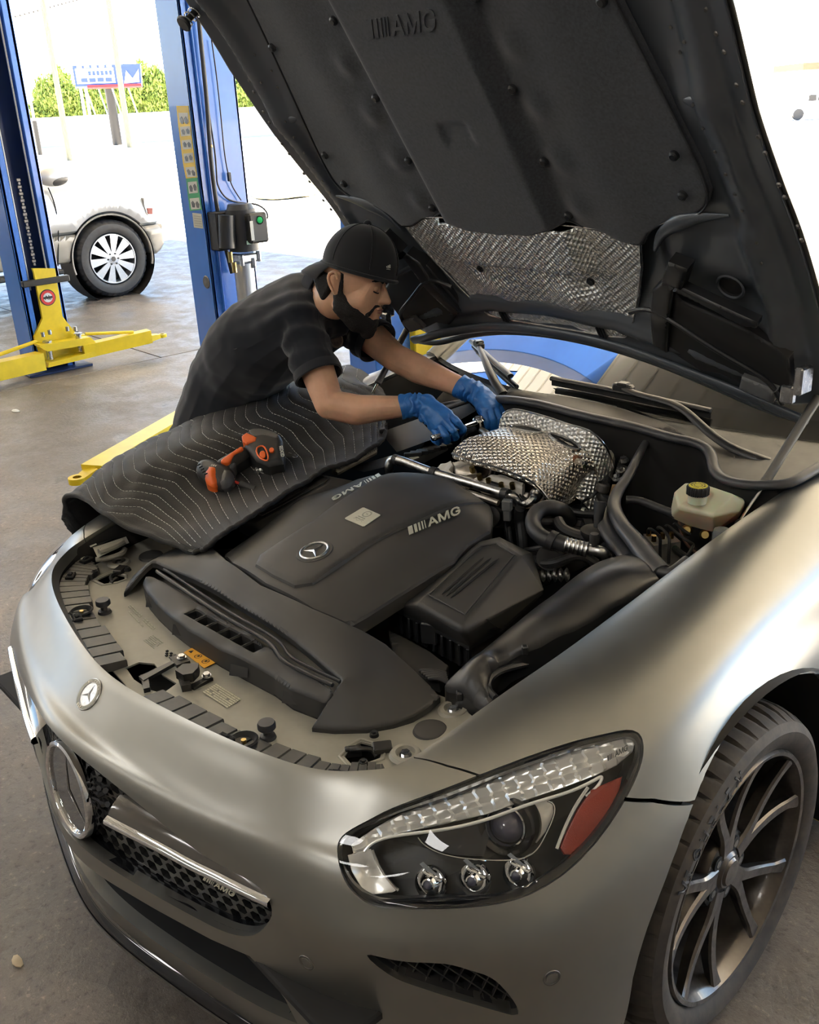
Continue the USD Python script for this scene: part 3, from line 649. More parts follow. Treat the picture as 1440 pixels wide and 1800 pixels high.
# ---------------------------------------------------------------- headlights
HX = skin(HEAD_UV); HC = HX.mean(0); HN = unit(skin_n(HEAD_UV).mean(0))
def hp(px, d): return A([at(q[0], q[1], pl=HC-HN*d, n=HN) for q in px])
HM = frame(HC, HN, (.6, .8, .1))
def hd(px, d): return at(px[0], px[1], pl=HC-HN*d, n=HN)
def headlight(s):
    hl = thing_part('headlight')
    def put(name, mb, m, **kw): return obj(name, mb if s > 0 else mb.mirror(), m, hl, **kw)
    c = resample(HEAD_P.exterior, .012); X, N = skin(c), skin_n(c); k = len(c); i = np.arange(k); j = (i+1) % k
    ctr = HC-HN*.13
    mb = MB().add(np.vstack([X-N*.010, X-N*.055, X*.94+HC*.06-HN*.10]), np.vstack([np.stack([i, i+k, j+k, j], 1), np.stack([i+k, i+2*k, j+2*k, j+k], 1)]))
    ext_ = X*.94+HC*.06-HN*.10; q = tf(ext_, np.linalg.inv(HM)); P, T, L = domain(Polygon(q[:, :2]).buffer(0), .03); z = RBFInterpolator(q[:, :2], q[:, 2], kernel='thin_plate_spline', smoothing=1e-6)(P)
    mb.add(tf(np.c_[P, z], HM), T); put('lamp_housing', mb, 'lamp_black')
    rim = HEAD_P.buffer(.0035).difference(HEAD_P.buffer(-.0065)); put('lamp_seal', uv_mesh(rim, -.007, .012), 'gloss_black')
    P, T, L = domain(HEAD_P.simplify(.0003), .012); put('lamp_lens', MB().add(skin(P)-skin_n(P)*.003, T), 'lens', smooth=True)
    drl = [(617, 1484), (660, 1455), (700, 1432), (775, 1400), (844, 1373), (926, 1342), (1012, 1314), (1077, 1299), (1105, 1296), (1117, 1304), (1112, 1322), (1085, 1345), (1046, 1364), (990, 1385), (920, 1408), (857, 1431), (780, 1449), (705, 1465), (655, 1481), (640, 1494), (622, 1500)]
    o = hp(drl, .03); ax_ = unit(hd((1077, 1320), .03)-hd((660, 1470), .03))
    def ribs(P2):
        w_ = tf(np.c_[P2, np.zeros(len(P2))], HM); t_ = (w_-HC)@ax_; u_ = (w_-HC)@unit(np.cross(HN, ax_))
        return .006*((t_/.024) % 1)+.003*np.sin(u_*260)
    mb = sheet(o, [], .012, .0055, .003, HM, bump=ribs); put('daylight_strip', mb, 'lamp_reflector', smooth=25)
    mb = MB().rod(hp([(640, 1497), (662, 1478), (760, 1461), (857, 1440), (930, 1414), (1000, 1392), (1044, 1372), (1058, 1366), (1052, 1380), (1030, 1400)], .022), .0028, 8); put('lamp_trim', mb, 'lamp_reflector')
    mb = sheet(hp([(611, 1503), (622, 1500), (640, 1494), (652, 1492), (658, 1510), (672, 1535), (688, 1555), (702, 1562), (690, 1569), (655, 1573), (636, 1562), (618, 1532)], .03), hp([(640, 1530)], .045), .006, .008, .002, HM); put('corner_reflector', mb, 'lamp_reflector')
    mb = MB().rod(hp([(655, 1494), (662, 1512), (678, 1540), (700, 1566)], .026), .0022, 6); put('lamp_trim', mb, 'chrome')
    mb = MB().rod(hp([(735, 1472), (745, 1484), (775, 1500), (820, 1509), (865, 1512), (912, 1510), (940, 1497), (958, 1470), (974, 1432), (973, 1414), (962, 1408)], .030), .0016, 6); put('lamp_trim', mb, 'chrome')
    # projector
    pc = hd((889, 1452), .05); ax = unit(unit(CP-pc)*.55+A([.15, -.9, .1])*.75)
    put('projector_shroud', MB().lathe([(.052, -.03), (.050, .0), (.046, .004), (.036, -.004), (.034, -.02)], pc, ax, 40), 'gloss_black')
    put('projector_ring', MB().lathe([(.0345, -.012), (.0345, .003), (.032, .004), (.0305, -.004)], pc, ax, 36), 'chrome')
    put('projector_lens', MB().lathe([(0, .020), (.008, .0185), (.017, .013), (.024, .005), (.029, -.006)], pc, ax, 32), 'projector_glass', smooth=True)
    mb = sheet(hp([(922, 1414), (948, 1405), (972, 1409), (974, 1430), (960, 1462), (944, 1482), (925, 1478), (918, 1450)], .062), hp([(948, 1440)], .055), .004, .01, .002, HM); put('projector_bezel', mb, 'lamp_reflector')
    mb = sheet(hp([(700, 1475), (760, 1462), (850, 1442), (860, 1470), (850, 1505), (800, 1503), (755, 1490)], .07), [], .004, .02, 0, HM); put('inner_bezel', mb, 'satin')
    for a_, b_ in ((755, 1554), (832, 1548), (910, 1538)):
        led = hd((a_, b_), .035); m_ = frame(led, unit(unit(CP-led)+A([0, -.6, 0])), (1, 0, 0))
        mb = MB().lathe([(.004, .010), (.010, .009), (.015, .002), (.019, -.006), (.021, -.010)], 0, 0, 24, m=m_); mb.box((0, .013, -.002), (.034, .004, .012), .001, m_)
        mb.hull(tf([(-.004, .014, .0), (-.026, .022, .004), (-.022, .028, .004), (.004, .020, 0), (-.004, .014, -.006), (-.024, .024, -.002)], m_)); mb.lathe([(.021, -.010), (.026, -.004), (.027, -.012)], 0, 0, 24, m=m_); put('led_reflector', mb, 'chrome')
        put('led_lens', MB().sph(led+m_[:3, 2]*.006, .0085, 2), 'projector_glass', smooth=True)
    am = [(985, 1490), (995, 1465), (1016, 1422), (1040, 1388), (1095, 1364), (1089, 1390), (1068, 1431), (1034, 1474), (1004, 1503), (992, 1502)]
    put('side_reflector', sheet(hp(am, .018), [], .008, .01, .003, HM), 'amber', label='orange side reflector')
    put('reflector_edge', MB().rod(hp([(979, 1492), (990, 1463), (1011, 1419), (1034, 1384)], .018), .0028, 6), 'label_white')
    o_, x_ = hd((1068, 1338), .012), hd((1108, 1316), .012); put('lamp_lettering', amg(MB(), np.linalg.norm(x_-o_), .0075, frame(o_, HN, x_-o_), .0006), 'plastic_grey', smooth=False)
    return hl
headlight(1); headlight(-1)
# ---------------------------------------------------------------- under the bonnet, front: panel, seal strip, latches, intake
def Z(*q): return A([at(a, b, z=c) for a, b, c in q])
def sym(pts):
    """A right-left outline from its half that runs from the middle line round to the middle line again."""
    p = A(pts, float); m_ = p[::-1]*[-1, 1, 1]; m_ = m_[np.abs(m_[:, 0]) > 1e-6]; return np.vstack([p, m_])
PZ = .688
slam = thing_part('front_panel')
holes = []
def ring_px(c, pts, z): return A([at(a, b, z=z) for a, b in pts])
def crop4(*q): return [(380+a/2.88, 1100+b/2.88) for a, b in q]
def crop3(*q): return [(80+a/3.6, 900+b/3.6) for a, b in q]
hookR = ring_px(0, crop4((648, 660), (690, 612), (735, 588), (785, 600), (800, 640), (838, 640), (830, 668), (700, 715)), PZ)
lat = ring_px(0, crop3((510, 985), (590, 950), (690, 960), (740, 1030), (830, 1085), (740, 1150), (650, 1120), (560, 1060)), PZ)
out = sym([(0, .166, PZ), (.20, .184, PZ), (.38, .216, PZ), (.50, .252, PZ), (.575, .302, PZ), (.61, .36, PZ), (.625, .44, PZ+.008), (.63, .56, PZ+.02), (.50, .60, PZ+.0), (0, .55, PZ-.01)])
holes = [hookR, hookR*[-1, 1, 1], lat]
sl = sheet(out, Z((300, 1140, PZ)), .004, .016, .0, holes=holes); obj('panel_sheet', sl, 'bay_paint', slam)
def boss(x, y, z, r, h): return MB().lathe([(0, h), (r*.8, h), (r*.92, h*.75), (r, 0)], (x, y, z), (0, 0, 1), 28)
for s in (1, -1):
    P = hookR*[s, 1, 1]; c = P.mean(0)
    mb = MB().tube(np.vstack([c+(P-c)*1.22]), .0035, 8, True); obj('hook_rim', mb, 'bay_paint', slam)
    mb = MB(); q = c+A([0, .0, -.004]); d1 = unit(A([.55*s, .83, 0])); d2 = A([-d1[1]*s, d1[0]*s, 0])
    mb.box(q+d1*.032+A([0, 0, .010]), (.034, .026, .012), .002, rz=math.degrees(math.atan2(d1[1], d1[0]))); mb.box(q-d1*.02+d2*.012, (.03, .012, .02), .002, rz=math.degrees(math.atan2(d1[1], d1[0]))); mb.rod([q-d1*.03+d2*.02, q-d1*.012+A([0, 0, .012]), q+d1*.012+A([0, 0, .008]), q+d1*.02-d2*.012], .005, 8); obj('hook_catch', mb, 'dull_dark', slam)
    for e_ in (1, -1):
        b_ = at(*((658, 1293) if e_ > 0 else (639, 1343)), z=PZ+.012)*[s, 1, 1]; obj('hook_bolt', MB().cyl(b_, b_+A([0, 0, .006]), .009, .008, 16).cyl(b_, b_+A([0, 0, .010]), .005, n=6), 'dull_dark', slam)
    obj('hook_well', MB().box(c-A([0, 0, .05]), (.11, .10, .02), .002), 'black', slam)
    for px_, r_ in (((713, 1327), .017), ((797, 1249), .017)):
        b_ = at(*px_, z=PZ+.004)*[s, 1, 1]; obj('panel_boss', MB().lathe([(.030, 0), (.026, .006), (.018, .007), (.014, -.004), (0, -.005)], b_, (0, 0, 1), 28), 'bay_paint', slam)
        obj('panel_bolt', MB().cyl(b_+A([0, 0, -.006]), b_+A([0, 0, .008]), .008, n=6).cyl(b_+A([0, 0, -.005]), b_+A([0, 0, .001]), .011, n=18), 'steel', slam)
    b_ = at(757, 1286, z=PZ+.002)*[s, 1, 1]; obj('panel_plug', boss(*b_, .033, .008), 'plastic_dusty', slam)
obj('panel_well', MB().box(lat.mean(0)-A([0, 0, .06]), (.16, .16, .02), .002), 'black', slam)
# centre latch
la = thing_part('bonnet_latch')
def Pq(px_, z): return at(*px_, z=z)
def slab_px(mb, pts, z, t, par=None): mb.hull(np.vstack([A([at(a, b, z=z) for a, b in pts]), A([at(a, b, z=z) for a, b in pts])-[0, 0, t]])); return mb
mb = slab_px(MB(), crop3((820, 1000), (870, 960), (970, 955), (965, 985), (930, 1020), (870, 1030)), PZ+.03, .02); slab_px(mb, crop3((830, 1010), (900, 1020), (920, 1090), (860, 1100)), PZ+.015, .03); slab_px(mb, crop3((900, 1100), (1040, 1030), (1060, 1048), (940, 1112)), PZ+.006, .008); obj('latch_body', mb, 'dull_dark', la)
obj('latch_lever', slab_px(slab_px(MB(), crop3((590, 1040), (800, 940), (815, 955), (620, 1065)), PZ+.012, .008), crop3((600, 1030), (650, 1030), (660, 1110), (620, 1120)), PZ+.01, .03), 'satin', la)
obj('latch_plate', slab_px(MB(), crop3((785, 915), (870, 900), (915, 940), (830, 970)), PZ+.008, .008), 'dull_dark', la)
for q in ((862, 925), (1020, 1040)):
    b_ = Pq(crop3(q)[0], PZ+.008); obj('latch_bolt', MB().cyl(b_, b_+A([0, 0, .008]), .0075, n=6).cyl(b_, b_+A([0, 0, .003]), .010, n=16), 'steel', la)
mb = MB()
for i in range(4):
    for j in range(3): mb.box(Pq(crop3((770+i*25-j*2, 880+i*14+j*14))[0], PZ+.002), (.006, .006, .003), .001)
obj('latch_grille', mb, 'black', la, kind='stuff')
# ribbed strip along the bonnet seam, one piece per rib
strip = thing_part('seam_strip'); us = np.r_[np.linspace(-.96, -.085, 20), np.linspace(.085, .96, 20)]
def seam_pt(u, d, z):
    X = skin([[u, 0]])[0]; t = skin([[u+.01, 0]])[0]-skin([[u-.01, 0]])[0]; n_ = unit(A([-t[1], t[0], 0])); n_ = n_*np.sign(n_[1]) if abs(n_[1]) > .3 else n_*-np.sign(X[0]); X = X+n_*d; X[2] = z; return X
for i in range(39):
    if i == 19: continue
    u0, u1 = us[i]+.0025, us[i+1]-.0025; w_ = .070+.008*((i//3) % 2)
    if abs((u0+u1)/2) < .1 or abs((u0+u1)/2) > .93: w_ = .05
    P = [seam_pt(u0, .010, .712), seam_pt(u1, .010, .712), seam_pt(u1, w_, .704), seam_pt(u0, w_, .704)]
    top = A(P); c = top.mean(0); mb = MB().hull(np.vstack([c+(top-c)*.975, top-[0, 0, .003], top-[0, 0, .02]])); obj('strip_rib', mb, 'plastic_grey', strip, smooth=20)
for s in (1, -1):
    b_ = at(428.6, 1303, z=.708)*[s, 1, 1]
    obj('strip_cup', MB().lathe([(.027, .004), (.024, .006), (.020, .002), (.016, -.004), (0, -.006)], b_, (0, 0, 1), 24), 'black', strip)
    obj('strip_stud', MB().cyl(b_+A([0, 0, -.005]), b_+A([0, 0, .004]), .005, n=10), 'brass', strip)
    for u in (.90, .30, .62):
        p_, q_ = seam_pt(u*s, .03, .711), seam_pt(u*s+.05*s, .03, .711); c = (p_+q_)/2
        mb = MB().box(c, (.034, .020, .010), .002, rz=math.degrees(math.atan2(q_[1]-p_[1], q_[0]-p_[0]))); mb.box(c+A([0, 0, .006]), (.016, .010, .008), .002, rz=math.degrees(math.atan2(q_[1]-p_[1], q_[0]-p_[0]))); obj('strip_clip', mb, 'black', strip)
    b_ = A([.345*s, .276, PZ]); obj('bump_stop', MB().lathe([(0, .034), (.0150, .034), (.017, .030), (.017, .022), (.013, .018), (.008, .016), (.008, .008), (.014, .006), (.016, 0)], b_, (0, 0, 1), 24), 'rubber', slam)
# print on the panel
lb = MB(); rng = np.random.default_rng(3)
def print_lines(name, c0, c1, c2, rows, mat_, z, fill=.8, ht=.5):
    """Rows of small print in the parallelogram c0 (origin), c1 (line end), c2 (last row)."""
    o, a_, b_ = (Pq(c, z) for c in (c0, c1, c2)); ex, ey = a_-o, b_-o; L = np.linalg.norm(ex); mb = MB()
    for r in range(rows):
        x = 0.0
        while x < 1-.02:
            w_ = min(rng.uniform(.03, .12), 1-x)
            if rng.random() < fill:
                p = [o+ex*x+ey*(r/rows), o+ex*(x+w_*.85)+ey*(r/rows), o+ex*(x+w_*.85)+ey*((r+ht)/rows), o+ex*x+ey*((r+ht)/rows)]; mb.hull(np.vstack([p, A(p)-[0, 0, .0005]]))
            x += w_
    return obj(name, mb, mat_, slam, smooth=False, kind='stuff')
print_lines('panel_print', crop3((540, 585))[0], crop3((700, 735))[0], crop3((515, 600))[0], 2, 'print_grey', PZ+.0011)
print_lines('panel_print', crop3((530, 625))[0], crop3((620, 720))[0], crop3((520, 640))[0], 1, 'print_grey', PZ+.0011)
print_lines('panel_print', crop3((680, 775))[0], crop3((745, 825))[0], crop3((615, 815))[0], 6, 'print_grey', PZ+.0011)
print_lines('panel_print', crop3((1080, 1085))[0], crop3((1240, 1185))[0], crop3((990, 1140))[0], 7, 'print_pale', PZ+.0011, .95, .7)
op = A([Pq(c, PZ+.0006) for c in crop3((875, 890), (932, 858), (1075, 955), (1005, 990))]); obj('warning_label', MB().hull(np.vstack([op, op+[0, 0, .0007]])), 'label_orange', slam)
mb = MB(); fo = frame(Pq(crop3((985, 925))[0], PZ+.0014), (0, 0, 1), Pq(crop3((1040, 965))[0], 0)-Pq(crop3((900, 870))[0], 0))
for k in (-.012, .018): mb.lathe([(.007, 0), (.0085, 0)], 0, 0, 20, m=fo@trimesh.transformations.translation_matrix((k, 0, 0))); mb.box((k, 0, 0), (.018, .0014, .0002), .0001, m=fo, rz=40); mb.box((k, .001, 0), (.006, .006, .0002), .0001, m=fo)
mb.ext(Polygon([(-.046, -.004), (-.034, -.004), (-.040, .006)]), .0002, fo); obj('label_print', mb, 'print_dark', slam, smooth=False)
# U-shaped plastic cover over the radiator
R_ = [(0, 0, 0)]
co = Z((548, 1276, .700), (588, 1281, .699), (644, 1280, .699), (692, 1270, .701), (727, 1256, .706), (752, 1240, .711), (774, 1221.5, .716), (751, 1198, .728), (727, 1175, .740), (679, 1131, .764), (640, 1108, .782), (615, 1097, .789), (580, 1081, .796), (549, 1068, .80))
inner = Z((599, 1197, .757), (597, 1190, .758), (588, 1183, .758))
cf = A([0, inner[-1][1]+.012, .770]); cr = A([0, co[-1][1]-.015, .800])
half = np.vstack([[cf], [cf+A([.2, 0, -.004])], inner[::-1], co[:1], co[1:], [cr]])
ic = sheet(sym(half), [], .012, .014, .005); obj('radiator_cover', ic, 'cover', car, smooth=30)
# intake duct in the mouth of the U
du = thing_part('intake_duct'); zt = .738
fe = [crop3((615, 445))[0], crop3((640, 500))[0], crop3((700, 570))[0], crop3((800, 665))[0], crop3((900, 740))[0], crop3((1100, 860))[0], (480, 1187), crop4((380, 318))[0], crop4((520, 372))[0], crop4((560, 378))[0]]
be = [crop4((592, 330))[0], crop4((580, 305))[0], crop4((430, 210))[0], crop4((270, 105))[0], crop3((1300, 760))[0], crop3((1000, 590))[0], crop3((760, 440))[0], crop3((690, 405))[0], crop3((635, 400))[0]]
o = np.vstack([A([Pq(c, zt-.004) for c in fe]), A([Pq(c, zt+.012) for c in be])])
c0, c1 = Pq((333, 1073), zt+.006), Pq((457, 1141), zt+.006); dx = (c1-c0)/6; dy = unit(A([-dx[1], dx[0], 0]))*.028
vh = [A([c0+dx*(i+.06)-dy*.5, c0+dx*(i+.94)-dy*.5, c0+dx*(i+.94)+dy*.5, c0+dx*(i+.06)+dy*.5]) for i in range(6)]
obj('duct_body', sheet(o, [], .05, .010, .006, holes=vh), 'cover', du, smooth=30)
obj('duct_well', sheet(o*[1, 1, 1]-[0, 0, .045], [], .006, .03), 'black', du)
ri = [Pq(crop3(q)[0], zt+.02) for q in ((705, 375), (800, 440), (1000, 575), (1200, 700), (1440, 850))]+[Pq(crop4(q)[0], zt+.017) for q in ((330, 165), (470, 245), (590, 300))]
obj('duct_rib', MB().rod(ri, .0045, 8), 'satin', du); obj('duct_rib', MB().rod(A(ri)+unit(dy)*.02-[0, 0, .002], .0035, 8), 'plastic', du)
for q in (crop3((680, 580))[0], crop3((850, 755))[0], crop3((1220, 1012))[0], crop4((110, 232))[0], crop4((380, 372))[0]):
    c = Pq(q, zt-.030); mb = MB().hull(A([c+dx*.0+A([-.020, -.004, .012]), c+A([.02, .012, .012]), c+A([.024, .006, -.006]), c+A([-.016, -.012, -.010]), c+A([0, .02, 0])])); obj('duct_tab', mb, 'cover', du)
# ---------------------------------------------------------------- engine cover, air boxes, side covers
def crop2(*q): return [(400+a/2.88, 780+b/2.88) for a, b in q]
def crop5(*q): return [(660+a/2.571, 920+b/2.571) for a, b in q]
def crop8(*q): return [(640+a/3.13, 680+b/3.13) for a, b in q]
def cropb(*q): return [(1000+a/3.273, 680+b/3.273) for a, b in q]
def Zc(c, *q):
    return A([at(*c((a, b))[0], z=z) for a, b, z in q])
ec = thing_part('engine_cover')
def zc(y): return np.interp(y, [.5, .647, .79, .9, 1.0, 1.1], [.80, .83, .866, .88, .885, .885])
def zsolve(q, d):
    z = .85
    for _ in range(30): z = .5*z+.5*(zc(at(*q, z=z)[1])-d)
    return at(*q, z=z)
Ro = A([zsolve(q, d) for q, d in zip(crop2((430, 832), (520, 868), (620, 912), (700, 868), (850, 772), (1000, 680), (1150, 590), (1168, 562), (1220, 503), (1290, 460), (1330, 438), (1340, 400), (1345, 345), (1330, 306), (1270, 272), (1180, 238)), [.012, .022, .034, .034, .033, .032, .032, .032, .032, .032, .031, .03, .028, .024, .012, .004])])
front_c = A([0, Ro[0][1]-.012, zc(Ro[0][1])-.004]); rear_c = A([0, Ro[-1][1]+.005, .885])
half = np.vstack([[front_c], Ro, [rear_c]])
star_e, plate_e = A([0, .647, .830]), A([0, .79, .866])
ctrl = sym([(0, y, zc(y)) for y in (.56, .64, .72, .80, .88, .96)]+[(x, y, zc(y)-dz) for y in (.60, .68, .76, .84, .92, .98) for x, dz in ((.09, .001), (.155, .005), (.20, .015)) if x < .1+.35*(y-.5)])
es = sheet(sym(half), ctrl, .03, .012, .008, smooth=1e-5); obj('cover_shell', es, 'cover', ec, smooth=30)
# raised middle panel
pf, pr = Zc(crop2, (365, 757, .80))[0], Zc(crop2, (1278, 268, .868))[0]
ph = [(0, pf[1]-.004, .8), (pf[0]*.8, pf[1], .8), (pf[0]+.008, pf[1]+.03, .8), (.105, .72, .8), (.128, .86, .8), (.146, .98, .8), (.150, pr[1]-.02, .8), (0, pr[1], .8)]
po = sym(ph); po[:, 2] = es.f_h(po[:, :2])+.004
def crown(P): return es.f_h(P)*0
inner_c = A([(x, y, 0) for x in np.linspace(-.10, .10, 5) for y in np.linspace(.60, .98, 6)]); inner_c = A([q for q in inner_c if Polygon(po[:, :2]).buffer(-.03).contains(Point(q[:2]))]); inner_c[:, 2] = es.f_h(inner_c[:, :2])+.007
pn = sheet(po+[0, 0, .004], inner_c+[0, 0, .005], .02, .009, .010, smooth=1e-5); obj('cover_panel', pn, 'cover', ec, smooth=30)
def on_cover(px_, s_, z0=.85):
    z = z0
    for _ in range(12): X = at(*px_, z=z); z = float(s_.f_h(X[:2])[0])
    return at(*px_, z=z)
def nrm(s_, X, d=.02):
    gx = float(s_.f_h([X[0]+d, X[1]])[0]-s_.f_h([X[0]-d, X[1]])[0])/(2*d); gy = float(s_.f_h([X[0], X[1]+d])[0]-s_.f_h([X[0], X[1]-d])[0])/(2*d); return unit([-gx, -gy, 1])
X = on_cover((553, 969), pn); N = nrm(pn, X); F = frame(X+N*.0005, N, (1, 0, 0))
obj('emblem_ring', MB().lathe([(.0285, 0), (.029, .003), (.032, .0045), (.0345, .003), (.035, 0)], 0, 0, 48, m=F), 'alu', ec)
obj('emblem_star', star3(MB(), .029, .0085, .0035, F@trimesh.transformations.rotation_matrix(0, (0, 0, 1)), .0012), 'alu', ec, smooth=False)
obj('emblem_well', MB().lathe([(0, .0006), (.0415, .0006), (.043, -.001)], 0, 0, 48, m=F), 'plastic', ec)
cs = [on_cover(crop2(q)[0], pn) for q in ((688, 325), (778, 365), (690, 424), (592, 382))]; c = A(cs).mean(0); N = nrm(pn, c); F = frame(c+N*.001, N, cs[1]-cs[2])
q2 = tf(cs, np.linalg.inv(F))[:, :2]; obj('maker_plate', MB().ext(Polygon(q2).buffer(-.004).buffer(.004), .0014, F), 'label_cream', ec, smooth=False)
x_ = q2[:, 0].max()-q2[:, 0].min(); y_ = q2[:, 1].max()-q2[:, 1].min(); mb = MB()
FT = frame(c+N*.0025, N, (1, 0, 0))
mb.lathe([(.0085, 0), (.0105, .0004), (.0125, 0)], 0, 0, 28, m=FT@trimesh.transformations.translation_matrix((0, .013, 0)))
mb.text('AMG', .0022, FT@trimesh.transformations.translation_matrix((0, .013, 0)), .0003, True, center=True); mb.text('Handcrafted by', .0026, FT@trimesh.transformations.translation_matrix((0, -.004, 0)), .0003, center=True, slant=.3)
mb.text('Mercedes-AMG', .0028, FT@trimesh.transformations.translation_matrix((0, -.010, 0)), .0003, center=True); mb.rod(tf([(-.016, -.016, 0), (-.008, -.013, 0), (-.002, -.018, 0), (.006, -.013, 0), (.016, -.017, 0)], FT), .0004, 4); obj('plate_print', mb, 'print_grey', ec, smooth=False)
for (q0, q1, q2_) in (((920, 470), (1210, 345), 'R'), ((738, 164), (499, 291), 'L')):
    a_, b_ = (on_cover(crop2(q0)[0], es), on_cover(crop2(q1)[0], es)) if q2_ == 'R' else (A([-.176, .985, 0]), A([-.164, .805, 0]))
    a_[2], b_[2] = es.f_h(a_[:2])[0], es.f_h(b_[:2])[0]; N = nrm(es, (a_+b_)/2); N2 = unit(N)
    ex = b_-a_; F = frame(a_+N2*.004, N2, ex); L = np.linalg.norm(ex)
    mb = MB(); amg(mb, L, .026, F, .002); obj('cover_lettering', mb, 'label_cream', ec, smooth=False)
# the air boxes on both sides of the engine cover
MF_ = manifold3d.Manifold
def airbox(s):
    ab = thing_part('air_filter_box')
    def put(n_, mb, m_): return obj(n_, mb if s > 0 else mb.mirror(), m_, ab, smooth=28)
    top = Zc(crop5, (205, 350, .800), (395, 455, .796), (655, 140, .848), (560, 80, .852), (480, 95, .850))
    rim = Zc(crop5, (85, 372, .752), (425, 548, .738), (565, 468, .745), (752, 300, .790), (700, 140, .815), (560, 70, .835), (470, 90, .83), (330, 210, .79))
    c = top.mean(0); t2 = c+(top-c)*1.03-[0, 0, .008]
    put('box_lid', MB().add(MF_.batch_hull([MF_.sphere(r_, 16).translate(tuple(map(float, q))) for P_, r_ in ((c+(top-c)*.97-[0, 0, .014], .014), (rim, .004)) for q in P_])), 'cover')
    r2 = rim.copy(); cr_ = rim.mean(0); fl_ = cr_+(rim-cr_)*1.02
    put('box_flange', MB().hull(np.vstack([fl_[:4], fl_[:4]-[0, 0, .010], rim[6:], rim[6:]-[0, 0, .03]])), 'satin')
    lo = cr_+(rim-cr_)*.93; put('box_case', MB().hull(np.vstack([lo-[0, 0, .012], lo-[0, 0, .075]])), 'plastic')
    e0, e1 = fl_[0], fl_[1]
    for i in range(9):
        p = e0+(e1-e0)*(i+.6)/9.2; put('case_rib', MB().box(p+A([.006, .008, -.035]), (.006, .02, .05), .001, rz=30), 'satin')
    p = e0+(e1-e0)*.47; put('box_latch', MB().box(p+A([.006, .0, -.018]), (.036, .016, .05), .003, rz=30).cyl(p+A([.008, .012, .01]), p+A([.008, .012, .014]), .004, n=10), 'satin')
    for k in range(3):
        a_ = Zc(crop5, (302+k*20, 338+k*8, .8))[0]; b_ = Zc(crop5, (500+k*30, 150+k*6, .84))[0]
        N = unit(np.cross(top[1]-top[0], top[3]-top[0])); N = N*np.sign(N[2])
        def drop(X): return X+A([0, 0, 1])*np.dot(top[0]-X, N)/N[2]
        pts = [drop(a_+(b_-a_)*t)+N*.0015 for t in np.linspace(0, 1, 9)]; put('lid_rib', MB().tube(pts, np.r_[.001, np.full(7, .0045), .001], 6), 'black')
    tc = top.mean(0); put('lid_seam', MB().tube(resample(LineString(np.vstack([(q_ := tc+(top-tc)*.86+A([0, 0, .004])), q_[:1]])), .01), .0018, 6, True), 'plastic')
    for q in (((480, 470), (500, 432)), ((505, 480), (545, 470))):
        g0 = Zc(crop5, (*q[0], .752), (*q[1], .79)); mb = MB().hull(np.vstack([g0, g0+A([.004, .002, 0]), [g0[0]+A([.02, .02, 0])], [g0[0]+A([.024, .022, 0])]])); put('case_web', mb, 'satin')
    return ab
airbox(1); airbox(-1)
# ribbed hose and tray in front of the box
for s in (1, -1):
    tray = Zc(crop5, (60, 480, .70), (250, 580, .70), (330, 640, .70), (290, 720, .70), (180, 680, .70), (80, 580, .71)); t_ = sheet(tray, [], .02, .02, .003); obj('duct_tray', t_ if s > 0 else t_.mirror(), 'plastic_dusty', car)
    mb = MB()
    for k in range(5):
        P = Zc(crop5, (200+k*10, 668+k*9, .712), (260+k*6, 668+k*8, .716), (320+k*2, 680+k*10, .71)); mb.rod(P, .0045, 8)
    obj('bellows', mb if s > 0 else mb.mirror(), 'rubber', car)
# blade-shaped cover between the box and the wing
bl = Zc(crop5, (312, 716, .735), (380, 652, .748), (450, 592, .758), (640, 440, .79), (720, 375, .80), (800, 318, .812), (900, 235, .828), (1000, 172, .842), (1080, 145, .848), (1170, 125, .852), (1290, 250, .85), (1150, 332, .838), (1000, 412, .822), (900, 468, .81), (750, 540, .79), (680, 565, .785), (610, 600, .772), (560, 640, .76), (530, 680, .752), (510, 730, .745), (520, 770, .742), (545, 790, .742), (490, 830, .726), (440, 800, .724), (330, 745, .728), (318, 735, .73))
bc = Zc(crop5, (420, 720, .750), (520, 620, .776), (760, 440, .820), (1000, 290, .857), (1130, 220, .868))
for s in (1, -1):
    w_ = sheet(bl, bc, .05, .011, .010, smooth=1e-5); obj('bay_side_cover', w_ if s > 0 else w_.mirror(), 'satin', car, smooth=30, label='black satin blade-shaped cover')
    g_ = MB().rod(Zc(crop5, (545, 790, .735), (510, 740, .735), (530, 690, .745), (620, 650, .75), (740, 625, .74)), .007, 8); obj('cover_edge', g_ if s > 0 else g_.mirror(), 'rubber', car)
    for q in ((675, 570, .78), (950, 430, .81), (380, 778, .722)):
        c = Zc(crop5, q)[0]; k_ = MB().box(c, (.016, .012, .018), .002, rz=-40); obj('cover_clip', k_ if s > 0 else k_.mirror(), 'plastic', car)
    sp_ = Zc(crop5, (545, 790, .70), (740, 640, .72), (860, 560, .74), (1000, 480, .76), (1180, 330, .80), (1180, 420, .78), (900, 640, .70), (700, 760, .68)); w_ = sheet(sp_, [], .01, .03); obj('wing_inner', w_ if s > 0 else w_.mirror(), 'plastic', car)
